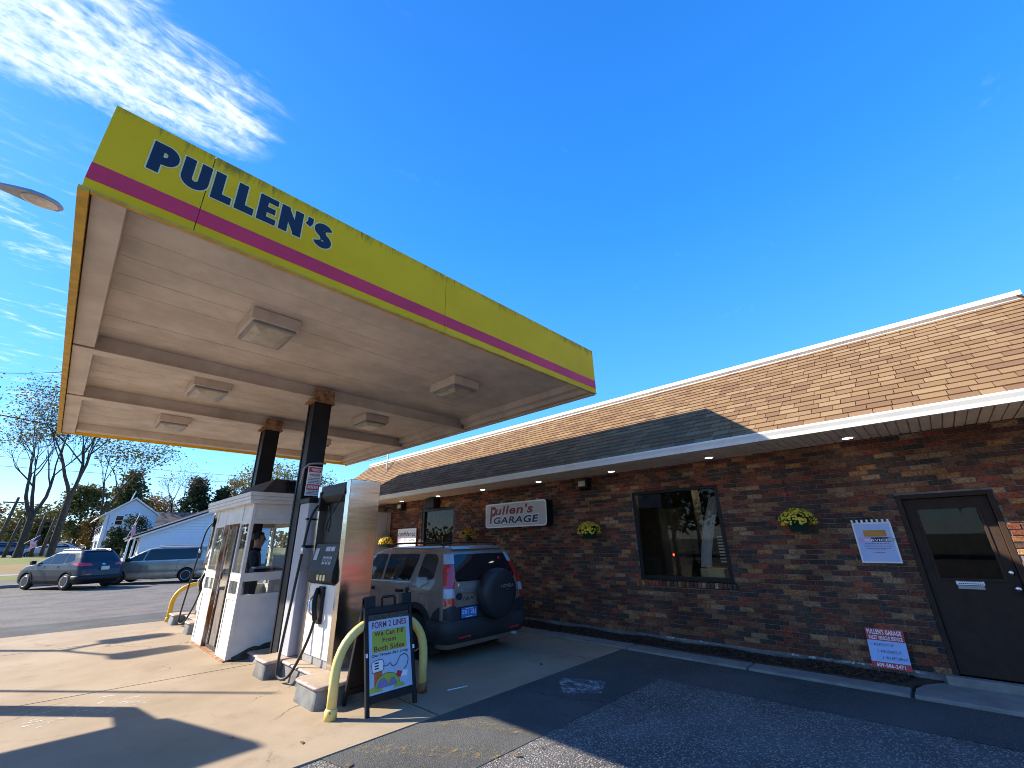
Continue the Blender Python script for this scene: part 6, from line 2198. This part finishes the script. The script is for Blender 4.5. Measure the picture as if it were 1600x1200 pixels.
q = MB(); q.prism([(3.50, rk(3.50) - .12), (12.6, rk(12.6) - .12), (12.6, rk(12.6) + .0), (3.50, rk(3.50) - .0)], 1, 39.72, 39.8); part('rake_board', q, M['white_trim'], w_)
for x in (3.72, 4.0):
    for y in (39.9, 42.5, 45):
        q = MB(); q.box(x - .05, x + .05, y - .05, y + .05, .5, 2.45); part('column', q, M['white_trim'], w_)
q = MB(); q.box(3.5, 4.3, 39.8, 50, .4, .62); part('porch_floor', q, M['white_trim'], w_)
for k, y in enumerate((40.8, 42.6, 44.6)):
    q = MB(); q.box(4.27, 4.30, y, y + 1.1, .7, 2.35); f = part('window', q, M['white_trim'], w_)
    q = MB(); q.box(4.262, 4.268, y + .1, y + 1.0, .8, 2.25); part('pane', q, M['car_glass'], f)
q = MB()
for k in range(4): q.box(3.2 - .18 * k, 3.49 - .0 * k, 40.0, 41.5, .35 - .07 * k, .43 - .07 * k)
part('front_steps', q, M['white_trim'], w_, kind='stuff')
# flag on the porch and flag by the lawn
m_flag, ft, fp = new_mat('flag_cloth')
tcf = ft.nodes.new('ShaderNodeTexCoord'); sxf = ft.nodes.new('ShaderNodeSeparateXYZ'); ft.links.new(tcf.outputs['UV'], sxf.inputs[0])
st_ = mathn(ft, 'GREATER_THAN', mathn(ft, 'FRACT', mathn(ft, 'MULTIPLY', sxf.outputs[1], 6.5)), 0.46)
cflag = mixc(ft, st_, (.62, .03, .04), (.75, .73, .70))
can_ = mathn(ft, 'MULTIPLY', mathn(ft, 'LESS_THAN', sxf.outputs[0], .4), mathn(ft, 'GREATER_THAN', sxf.outputs[1], .46))
ft.links.new(mixc(ft, can_, cflag, (.02, .03, .12)), fp.inputs['Base Color']); fp.inputs['Roughness'].default_value = .9


def flag(base, tip, drop, label):
    t = thing('flag', label, 'flag', base, group='flags on slanted poles')
    b, tp = Vector(base), Vector(tip)
    q = MB(); q.tube([b, tp], .018, 6); part('pole', q, M['white_trim'], t)
    q = MB(); nu, nv = 12, 8; v = []
    a0, a1 = b.lerp(tp, .42), b.lerp(tp, .98)
    for j in range(nv + 1):
        for i in range(nu + 1):
            top = a1.lerp(a0, j / nv)
            s_ = i / nu
            v.append(top + Vector((.05 * math.sin(s_ * 7 + j * .5), .06 * math.cos(s_ * 6 + j), -drop * s_)))
    q.add(v, [(j * (nu + 1) + i, j * (nu + 1) + i + 1, (j + 1) * (nu + 1) + i + 1, (j + 1) * (nu + 1) + i) for j in range(nv) for i in range(nu)], 0, True)
    me = q.mesh('cloth', m_flag, world_loc(t))
    uv = me.uv_layers.new()
    for lp_ in me.loops:
        k = lp_.vertex_index; uv.data[lp_.index].uv = ((k % (nu + 1)) / nu, 1 - (k // (nu + 1)) / nv)
    link('cloth', me, t)


flag((3.52, 39.6, 2.3), (3.85, 39.3, 3.95), 1.05, 'striped flag hanging from the porch of the white building')
flag((-1.25, 47.2, 2.20), (-.60, 46.8, 2.75), .72, 'striped flag leaning between the two big tree trunks')

# ================================================================== TREES
def leaf_cloud(mb, centres, per, spread, size, rg, flat=.6):
    for c in centres:
        for k in range(per):
            p = Vector(c) + Vector((rg.gauss(0, spread), rg.gauss(0, spread), rg.gauss(0, spread * .7)))
            l = size * rg.uniform(.6, 1.3)
            d1 = Vector((rg.gauss(0, 1), rg.gauss(0, 1), rg.gauss(0, flat)))
            d1 = d1.normalized() * l
            d2 = d1.cross(Vector((rg.gauss(0, 1), rg.gauss(0, 1), rg.gauss(0, 1)))).normalized() * l * .55
            mb.add([p - d1, p + d2, p + d1, p - d2], [(0, 1, 2, 3)])


def branch_tree(label, base, h, r, seed, leaf, per=14, size=.16, spread=.55, fork=None, lean=(0, 0), limb=.55, split=3, depth=4, clear=.3, wide=.75, group='trees beyond the lot'):
    rg = random.Random(seed)
    t = thing('deciduous_tree', label, 'tree', base, group=group)
    tr, cl = MB(), MB()
    tips = []

    def grow(p, d, ln, rad, lv):
        n = 4 if lv < 2 else 3
        pts, rs = [p], [rad]
        for k in range(n):
            d = (d + Vector((rg.gauss(0, .10), rg.gauss(0, .10), .05 + rg.gauss(0, .06)))).normalized()
            p = p + d * ln / n
            pts.append(p); rs.append(rad * (1 - .38 * (k + 1) / n))
        tr.tube(pts, rs, 7 if lv < 2 else 4, cap=False)
        if lv >= depth:
            tips.append(p); tips.append(pts[-2]); return
        if lv >= depth - 1: tips.append(p)
        m = split + (1 if rg.random() < .4 else 0)
        for k in range(m):
            a = 6.283 * (k + rg.uniform(-.25, .25)) / m
            sp = rg.uniform(.35, .95) * wide
            side = Vector((math.cos(a), math.sin(a), 0))
            nd = (d + side * sp + Vector((0, 0, .12))).normalized()
            st = pts[-1] if k < 2 else pts[-2]
            grow(st, nd, ln * rg.uniform(.58, .82), rs[-1] * rg.uniform(.58, .75), lv + 1)

    b = Vector(base)
    top = b + Vector((lean[0], lean[1], h * clear))
    tr.tube([b + Vector((0, 0, -.2)), b + Vector((0, 0, .25)), b.lerp(top, .5), top], [r * 1.35, r * 1.02, r * .9, r * .85], 9, cap=False)
    forks = fork or [(0.25, 0, 1), (-.35, .2, 1), (.1, -.35, 1)]
    for f_ in forks:
        grow(top, Vector(f_).normalized(), h * .27, r * limb, 1)
    part('trunk', tr, M['bark'], t)
    if per:
        leaf_cloud(cl, tips, per, spread, size, rg)
        part('crown', cl, M[leaf], t)
    return t


branch_tree('big forked bare limbed tree at the left edge of the lawn', (-1.75, 60, 1.1), 15.5, .30, 3, 'leaf_olive', per=4, size=.11, spread=.75, fork=[(-.5, .0, 1), (.28, 0, 1), (-.1, .3, 1)], depth=5, clear=.22, wide=.72)
branch_tree('thick straight trunked tree right of the forked one', (.25, 60, 1.1), 16.0, .30, 11, 'leaf_olive', per=5, size=.11, spread=.8, fork=[(.3, .1, 1), (-.3, -.1, 1), (.05, .2, 1)], depth=5, clear=.34, wide=.7)
branch_tree('leaning loose crowned tree rising behind the white gable', (3.2, 66, 1.15), 13.5, .22, 19, 'leaf_olive', per=6, size=.14, spread=.7, fork=[(.55, 0, 1), (-.1, .1, 1), (.35, -.2, 1)], depth=4, clear=.3, wide=.8)
branch_tree('thin leafless tree beyond the dark wing roof', (12.9, 90, 1.15), 12.5, .30, 23, 'leaf_tan', per=1, size=.12, spread=.5, fork=[(.3, 0, 1), (-.25, .1, 1)], depth=5, clear=.35, wide=.65)
branch_tree('half bare yellowing tree between the two columns', (13.0, 44, 1.0), 8.2, .2, 29, 'leaf_yellow', per=8, size=.11, spread=.5, depth=4, clear=.3, wide=.85)
branch_tree('sparse small tree showing right of the front column', (16.8, 44, 1.0), 7.6, .16, 31, 'leaf_olive', per=6, size=.11, spread=.5, depth=4, clear=.3, wide=.85)
branch_tree('yellow topped tree peeping over the roof cap', (45.5, 48, 0), 13.2, .3, 37, 'leaf_yellow', per=12, size=.2, spread=.8, depth=4, clear=.4, wide=.8)


def bushy_tree(label, base, h, w, seed, leaf, n=2600, size=.20, shape='round', trunk=.16, group='trees beyond the lot', name='leafy_tree', lift=.18):
    rg = random.Random(seed)
    t = thing(name, label, 'tree', base, group=group)
    b = Vector(base)
    tr = MB()
    tr.tube([b + Vector((0, 0, -.2)), b + Vector((0, 0, h * .5)), b + Vector((0, 0, h * .9))], [trunk * 1.2, trunk * .7, trunk * .15], 7, cap=False)
    cl = MB()
    clumps = []
    for k in range(46 if shape == 'round' else 70):
        if shape == 'round':
            a, u = rg.uniform(0, 6.283), rg.uniform(-.85, 1)
            rr = math.sqrt(max(0, 1 - u * u)) * rg.uniform(.45, 1.0)
            c = b + Vector((w * rr * math.cos(a), w * rr * math.sin(a), h * (lift + (1 - lift) * (.5 + .47 * u))))
        else:
            u = rg.random() ** .85
            rr = (1 - u) ** .9 * rg.uniform(.5, 1.0) + .04
            a = rg.uniform(0, 6.283)
            c = b + Vector((w * rr * math.cos(a), w * rr * math.sin(a), h * (lift + (1 - lift) * u)))
        clumps.append(c)
        tr.tube([b + Vector((0, 0, max(.3, (c.z - b.z) * .72))), c], [trunk * .25, trunk * .06], 4, cap=False)
    sp = w * (.20 if shape == 'round' else .16)
    leaf_cloud(cl, clumps, n // len(clumps), sp, size, rg)
    part('trunk', tr, M['bark'], t)
    part('crown', cl, M[leaf], t)
    return t


bushy_tree('tall dark green bushy tree left of the white gable', (2.0, 76, 1.15), 8.2, 2.3, 41, 'leaf_green', 5200, .19)
bushy_tree('low russet tree against the sunlit house front', (2.6, 58, 1.15), 3.6, .9, 43, 'leaf_orange', 900, .13)
bushy_tree('dark green pine right of the leafless tree', (15.6, 90, 1.15), 11.5, 3.4, 47, 'leaf_dark', 5200, .26, 'cone')
bushy_tree('second darker pine rising behind the gable', (6.9, 88, 1.15), 11.5, 3.6, 53, 'leaf_green', 5200, .26, 'cone')
bushy_tree('orange brown tree beside the booth roof', (21.5, 92, 1.15), 12.4, 3.0, 59, 'leaf_tan', 3600, .22)
bushy_tree('small dark pine left of the orange brown tree', (19.0, 88, 1.15), 10.5, 2.6, 60, 'leaf_dark', 3600, .24, 'cone')
bushy_tree('amber leaved tree showing right of the gable peak', (9.7, 88, 1.15), 7.6, 2.6, 61, 'leaf_orange', 3000, .2)
bushy_tree('pale tan crowned tree behind the amber one', (12.0, 104, 1.15), 10.2, 3.4, 67, 'leaf_tan', 2600, .22)
bushy_tree('olive tree filling the gap behind the forked tree', (-2.6, 92, 1.15), 6.5, 3.2, 71, 'leaf_olive', 3400, .22)
bushy_tree('dark shrubby tree between the two big trunks', (-.7, 82, 1.15), 5.0, 1.8, 73, 'leaf_green', 2600, .2)
bushy_tree('rust coloured tree far down the street at the left edge', (-9.5, 120, 1.15), 8.5, 4.0, 75, 'leaf_orange', 2600, .3)
bushy_tree('dark evergreen shrub filling the corner before the white gable', (4.05, 43.0, .85), 3.1, 1.15, 79, 'leaf_dark', 5200, .085, 'round', .1, name='evergreen_shrub', group='evergreen shrubs by the houses', lift=.0)
bushy_tree('low dark shrub left of the evergreen one', (3.25, 43.2, .85), 2.1, .7, 83, 'leaf_dark', 2600, .08, 'round', .1, name='evergreen_shrub', group='evergreen shrubs by the houses', lift=.0)
# far wood that closes the horizon
rg = random.Random(5)
q = MB()
for k in range(420):
    x = -150 + 420 * rg.random(); y = 150 + rg.uniform(0, 60)
    if x > 60: y += 20
    h = rg.uniform(4.5, 9)
    for j in range(22):
        p = Vector((x + rg.gauss(0, 2.2), y + rg.gauss(0, 2.2), 1.0 + h * rg.random()))
        d1 = Vector((rg.gauss(0, 1), rg.gauss(0, 1), rg.gauss(0, 1))).normalized() * rg.uniform(.6, 1.3); d2 = d1.cross(Vector((rg.gauss(0, 1), rg.gauss(0, 1), rg.gauss(0, 1)))).normalized() * .7
        q.add([p - d1, p + d2, p + d1, p - d2], [(0, 1, 2, 3)])
link('far_woods', q.mesh('far_woods', leaf_mat('far_leaf', (.05, .05, .025), (.16, .11, .05))), kind='stuff')
# unseen trees added across the road for their reflections in glass and steel
src = bushy_tree('added yellow leaved tree across the road, for its reflection in steel and windows', (-3, -34, 0), 9, 4.5, 91, 'leaf_yellow', 1800, .4, group='added trees across the road for reflections', name='added_roadside_tree')
WHERE = ['left of the first across the road', 'straight behind the parked suv lane', 'at the bend of the road', 'facing the wall sign', 'facing the dark window', 'facing the tall opening', 'short one nearest the red car',
         'short one behind the red car', 'short one far beyond the red car', 'tall one north across the road', 'short one beyond the garage end', 'short one deep behind the red car', 'between the bend and the wall sign', 'short one past the garage end wall', 'last of the row by the road']
for i, (x, y, s) in enumerate(((-13, -30, 1.0), (8, -36, 1.1), (-24, -22, .9), (-34, -6, 1.2), (-38, 8, 1.0), (-36, 20, 1.15), (17, -31, .62), (23, -33, .66), (28, -29, .6), (20, -38, .7), (12, -36, .62), (34, -31, .66), (-40, 34, 1.1), (-33, -16, 1.0))):
    c = copy_tree(src); c.location = (x, y, 0); c.scale = (s, s, s * rg.uniform(.9, 1.2)); c.rotation_euler = (0, 0, i * 1.3); c['label'] = 'added yellow leaved tree ' + WHERE[i] + ', only mirrored in glass and steel'

# ================================================================== POLES, WIRES, STREET LAMPS
def utility_pole(base, h, lean, label):
    t = thing('utility_pole', label, 'utility pole', base, group='utility poles along the street')
    b = Vector(base); tp = b + Vector((lean, 0, h))
    part('pole', MB().tube([b, tp], [.16, .11], 8), M['pole_wood'], t)
    q = MB(); c = tp + Vector((0, 0, -.5)); q.box(c.x - .9, c.x + .9, c.y - .06, c.y + .06, c.z - .06, c.z + .06); part('crossarm', q, M['pole_wood'], t)
    return tp


utility_pole((-3.55, 64.5, 1.1), 5.6, .35, 'short wooden pole at the left edge of the street')
utility_pole((-2.75, 65.0, 1.1), 3.6, .25, 'thin low pole beside the short wooden pole')
utility_pole((-1.05, 65.3, 1.1), 4.0, .1, 'low pole between the forked tree and the flag')
utility_pole((-.35, 65.3, 1.1), 3.9, .15, 'leaning low pole left of the thick straight trunk')


def wire_run(label, a, b, sag, r=.02):
    q = MB(); a, b = Vector(a), Vector(b); pts = []
    for k in range(25):
        t = k / 24; p = a.lerp(b, t); p.z -= sag * 4 * t * (1 - t); pts.append(p)
    q.tube(pts, r, 5)
    o = link('overhead_wire', q.mesh('overhead_wire', M['wire'])); tag(o, label, 'wire', 'overhead wires')


wire_run('thick twin cable running level into the yellow canopy edge', (-12, 40, 10.9), (16, 40.5, 9.9), 1.2, .035)
wire_run('thin wire climbing towards the yellow canopy edge', (-9, 40, 11.9), (2, 40, 15.2), 1.0, .018)
wire_run('upper of two thin wires crossing before the far trees', (-30, 70, 11.6), (60, 72, 12.2), .6, .022)
wire_run('lower of two thin wires crossing before the far trees', (-30, 70, 10.6), (60, 72, 11.3), .6, .022)

# cobra head lamp reaching in from the left
lt = thing('street_lamp', 'grey cobra head street lamp reaching in at the left edge', 'street lamp', (-4.6, 8.9, 0))
part('pole', MB().tube([(-4.6, 8.9, 0), (-4.6, 8.9, 6.95)], [.10, .06], 12), M['lampshell'], lt)
q = MB(); hose(q, [(-4.6, 8.9, 6.7), (-4.0, 8.95, 6.98), (-3.0, 9.0, 7.02), (-1.90, 9.02, 6.94)], .035); part('arm', q, M['lampshell'], lt)
q = MB(); n = 14; v = []
ax = Vector((.985, -.10, -.045)).normalized(); sd = Vector((.10, .99, 0)).normalized(); up_ = ax.cross(sd) * -1
if up_.z < 0: up_ = -up_
o0 = Vector((-1.93, 9.02, 6.90)); L = .78
prof = [(0, .05, .05), (.12, .075, .075), (.30, .12, .10), (.52, .165, .12), (.72, .175, .11), (.90, .13, .085), (.98, .06, .045), (1.0, .01, .02)]
for t, wv, hv in prof:
    for k in range(n):
        a = math.pi * k / (n - 1)
        v.append(o0 + ax * L * t + sd * wv * math.cos(a) + up_ * hv * math.sin(a))
q.add(v, [(i * n + k, i * n + k + 1, (i + 1) * n + k + 1, (i + 1) * n + k) for i in range(len(prof) - 1) for k in range(n - 1)], 0, True)
q.add([v[i * n] for i in range(len(prof))] + [v[i * n + n - 1] for i in range(len(prof))], [(i, i + 1, i + 1 + len(prof), i + len(prof)) for i in range(len(prof) - 1)])
hd = part('head', q, M['lampshell'], lt)
q = MB(); v = []; rr_ = 8
for j in range(5):
    f_ = 1 - (j / 4) ** 2 * .75 if j < 4 else .12
    for k in range(16):
        a = 6.283 * k / 16
        v.append(o0 + ax * (L * .66 + .215 * f_ * math.cos(a)) + sd * (.145 * f_ * math.sin(a)) - up_ * (.004 + .018 * j))
q.add(v, [(j * 16 + k, j * 16 + (k + 1) % 16, (j + 1) * 16 + (k + 1) % 16, (j + 1) * 16 + k) for j in range(4) for k in range(16)] + [tuple(64 + k for k in range(16))], 0, True)
part('lens', q, M['lens'], hd)

# out of frame on the left: the things whose shadows lie across the apron
SH = Vector((.97, -1.2, -1.0))
def up_from(g_, h): return Vector((g_[0], g_[1], 0)) - SH * h


# slim pole whose shadow is the long thin line
tip = up_from((2.32, 6.27), 6.5)
t_ = thing('flag_pole', 'slim bare pole on the road side, out of frame, casting the long thin shadow', 'pole', (tip.x, tip.y, 0))
part('pole', MB().tube([(tip.x, tip.y, 0), tuple(tip)], [.05, .035], 8), M['lampshell'], t_)
# price sign with a slanted end on two posts
sg = thing('roadside_sign', 'roadside price sign with a slanted end, out of frame, casting the broad angular shadow', 'sign', (-3.6, 10.0, 0))
q = MB(); q.prism([(-6.0, 3.0), (-1.95, 3.03), (-1.74, 3.14), (-2.41, 4.29), (-6.0, 4.33)], 1, 9.93, 10.07); part('cabinet', q, M['white_panel'], sg)
q = MB(); q.box(-1.62, -1.40, 9.9, 10.1, 0, 2.6); part('post', q, M['lampshell'], sg)
q = MB(); q.prism([(-1.62, 2.601), (-1.40, 2.601), (-1.78, 3.09), (-2.05, 3.02)], 1, 9.9, 10.1); part('bracket', q, M['lampshell'], sg)
q = MB(); q.box(-5.4, -5.2, 9.9, 10.1, 0, 2.99); part('post', q, M['lampshell'], sg)
# twin head area lamp
lp_ = thing('twin_lamp', 'twin headed area lamp, out of frame, casting the forked shadow by the booth', 'street lamp', tuple(up_from((1.4, 11.4), 6.0) * 1))
tl = up_from((1.4, 11.5), 6.0); lp_.location = (tl.x - .9, tl.y + .35, 0)
q = MB(); q.tube([(tl.x - .9, tl.y + .35, 0), (tl.x - .9, tl.y + .35, 6.2)], [.10, .07], 8); part('pole', q, M['lampshell'], lp_)
for dx, dy in ((.1, .65), (.1, -1.1)):
    q = MB(); q.tube([(tl.x - .9, tl.y + .35, 6.1), (tl.x + dx - .3, tl.y + dy, 6.1)], .05, 6); part('arm', q, M['lampshell'], lp_)
    q = MB(); q.prism(round_poly([(tl.x + dx - .4, tl.y + dy - .28), (tl.x + dx + .55, tl.y + dy - .2), (tl.x + dx + .6, tl.y + dy + .2), (tl.x + dx - .4, tl.y + dy + .28)], .1), 2, 6.0, 6.16); part('head', q, M['lampshell'], lp_)

# ================================================================== PEOPLE
def person(name, label, loc, rz, joints, bones, radii, mats_by, sub=2):
    t = thing(name, label, 'person', loc, rz)
    me = bpy.data.meshes.new('body')
    keys = list(joints)
    me.from_pydata([joints[k] for k in keys], [(keys.index(a), keys.index(b)) for a, b in bones], [])
    ob = link('tmp', me)
    sk = ob.modifiers.new('s', 'SKIN'); sk.use_smooth_shade = True
    for i, k in enumerate(keys):
        r = radii[k]
        me.skin_vertices[0].data[i].radius = r if isinstance(r, tuple) else (r, r)
        me.skin_vertices[0].data[i].use_root = (k == 'pelvis')
    ss = ob.modifiers.new('u', 'SUBSURF'); ss.levels = sub; ss.render_levels = sub
    bpy.context.view_layer.update()
    m2 = apply_mod(ob)
    bpy.data.objects.remove(ob)
    m2.materials.clear()
    for m in mats_by['mats']: m2.materials.append(m)
    for p in m2.polygons:
        p.material_index = mats_by['fn'](p.center); p.use_smooth = True
    link('body', m2, t)
    return t


J = dict(pelvis=(0, 0, .95), belly=(0, .01, 1.10), chest=(0, 0, 1.32), neck0=(0, .0, 1.47), neck=(0, .015, 1.54), head0=(0, .03, 1.60), head1=(0, .035, 1.68), head2=(0, .02, 1.755),
         shl=(-.17, 0, 1.42), ell=(-.25, .05, 1.14), wrl=(-.18, .27, 1.08), hal=(-.15, .36, 1.08), shr=(.17, 0, 1.42), elr=(.25, .06, 1.15), wrr=(.17, .28, 1.14), har=(.14, .37, 1.16),
         hpl=(-.10, 0, .88), knl=(-.11, .02, .50), anl=(-.11, -.02, .09), tol=(-.12, .14, .05), hpr=(.10, 0, .88), knr=(.11, .02, .50), anr=(.11, -.02, .09), tor=(.12, .14, .05))
B = [('pelvis', 'belly'), ('belly', 'chest'), ('chest', 'neck0'), ('neck0', 'neck'), ('neck', 'head0'), ('head0', 'head1'), ('head1', 'head2'), ('chest', 'shl'), ('shl', 'ell'), ('ell', 'wrl'), ('wrl', 'hal'),
     ('chest', 'shr'), ('shr', 'elr'), ('elr', 'wrr'), ('wrr', 'har'), ('pelvis', 'hpl'), ('hpl', 'knl'), ('knl', 'anl'), ('anl', 'tol'), ('pelvis', 'hpr'), ('hpr', 'knr'), ('knr', 'anr'), ('anr', 'tor')]
RD = dict(pelvis=(.15, .11), belly=(.15, .11), chest=(.17, .12), neck0=.075, neck=.058, head0=(.075, .088), head1=(.083, .102), head2=(.070, .085), shl=.075, ell=.052, wrl=.034, hal=.036, shr=.075, elr=.052, wrr=.034, har=.036,
          hpl=.10, knl=.068, anl=.048, tol=.04, hpr=.10, knr=.068, anr=.048, tor=.04)


def zone(c):
    if c.z > 1.52: return 0
    if (abs(c.x) < .24 and c.y > .24): return 0
    if c.z < .07 or (c.z < .12 and c.y > .03): return 3
    return 1 if c.z > .92 else 2


def face_parts(t, hx=0.0):
    hc = Vector((0, .035, 1.675))
    q = MB()
    v = []; n = 14
    for i in range(8):
        th = math.pi * .60 * i / 7
        for k in range(n):
            a = 2 * math.pi * k / n
            rr = 1.0 if math.sin(a) < .35 else (1.0 if th < .95 else .985)
            v.append(hc + Vector((.093 * rr * math.sin(th) * math.cos(a), -.022 + .110 * rr * math.sin(th) * math.sin(a) - (.015 if th > 1.0 else 0), .02 + .112 * math.cos(th))))
    q.add(v, [(i * n + k, i * n + (k + 1) % n, (i + 1) * n + (k + 1) % n, (i + 1) * n + k) for i in range(7) for k in range(n) if not (i > 3 and 1 <= k <= 6)], 0, True)
    part('hair', q, M['hair'], t, w=False)
    for s in (-1, 1):
        q = MB(); q.lathe([(.004, .0), (.013, .004), (.013, .012), (.004, .016)], hc + Vector((s * .032, .075, .005)), 1, 8); part('eye', q, M['black_print'], t, w=False)
        q = MB(); q.lathe([(.008, -.01), (.026, 0), (.008, .012)], hc + Vector((s * .088, -.01, -.01)), 0, 10); part('ear', q, M['skin'], t, w=False)
    q = MB(); q.add([hc + Vector(p) for p in ((0, .088, .012), (-.015, .088, -.03), (.015, .088, -.03), (0, .118, -.026))], [(0, 1, 3), (0, 3, 2), (1, 2, 3)]); part('nose', q, M['skin'], t, w=False)
    q = MB(); q.box(hc.x - .024, hc.x + .024, hc.y + .078, hc.y + .094, hc.z - .058, hc.z - .050); part('mouth', q, M['dark_red'], t, w=False)


pz = .06
per = person('person', 'attendant in a dark jacket standing at the booth window looking down', (2.66, 9.12, pz), R_(-115), J, B, RD, dict(mats=[M['skin'], M['jacket'], M['jeans'], M['black_print']], fn=zone))
face_parts(per)
per.scale = (1.03, 1.03, 1.03)
# driver inside the car at the pump is hidden by dark glass

# ================================================================== SMALL THINGS ON THE GROUND
LEAFP = ['coarse asphalt in the middle of the shade', 'coarse asphalt near the corner of the dark patch', 'dark asphalt strip below the window', 'sunlit asphalt by the worn yellow line',
         'front edge of the concrete by the asphalt', 'dark strip beside the walkway joint', 'dark patch below the hanging basket', 'sunlit concrete left of the island block', 'concrete before the chipped pipe hoop', 'shaded concrete behind the parked car']
q = MB(); q.tube([(3.72, 4.72, .008), (3.98, 4.66, .008)], .006, 6)
o = link('straw', q.mesh('straw', M['white_print'])); tag(o, 'white stick lying on the concrete right of the sandwich board', 'stick')
for i, (x, y) in enumerate(((5.0, 2.2), (4.4, 2.7), (5.6, 2.95), (3.1, 3.0), (2.1, 3.9), (6.3, 1.7), (6.2, 3.4), (1.6, 5.2), (2.0, 4.6), (5.3, 4.6))):
    q = MB(); a = rnd.uniform(0, 6); c, s = math.cos(a), math.sin(a); l = rnd.uniform(.025, .05)
    pts = [(-1, 0, .0), (-.4, .45, .15), (.3, .4, .2), (1, 0, .05), (.3, -.4, .1), (-.4, -.45, .2)]
    q.add([(x + l * (u * c - w * s), y + l * (u * s + w * c), .004 + l * h) for u, w, h in pts], [(0, 1, 5), (1, 2, 4, 5), (2, 3, 4)])
    o = link('fallen_leaf', q.mesh('fallen_leaf', M['leaf_tan'])); tag(o, 'dry tan leaf on the ' + LEAFP[i], 'leaf', 'dry leaves on the pavement')
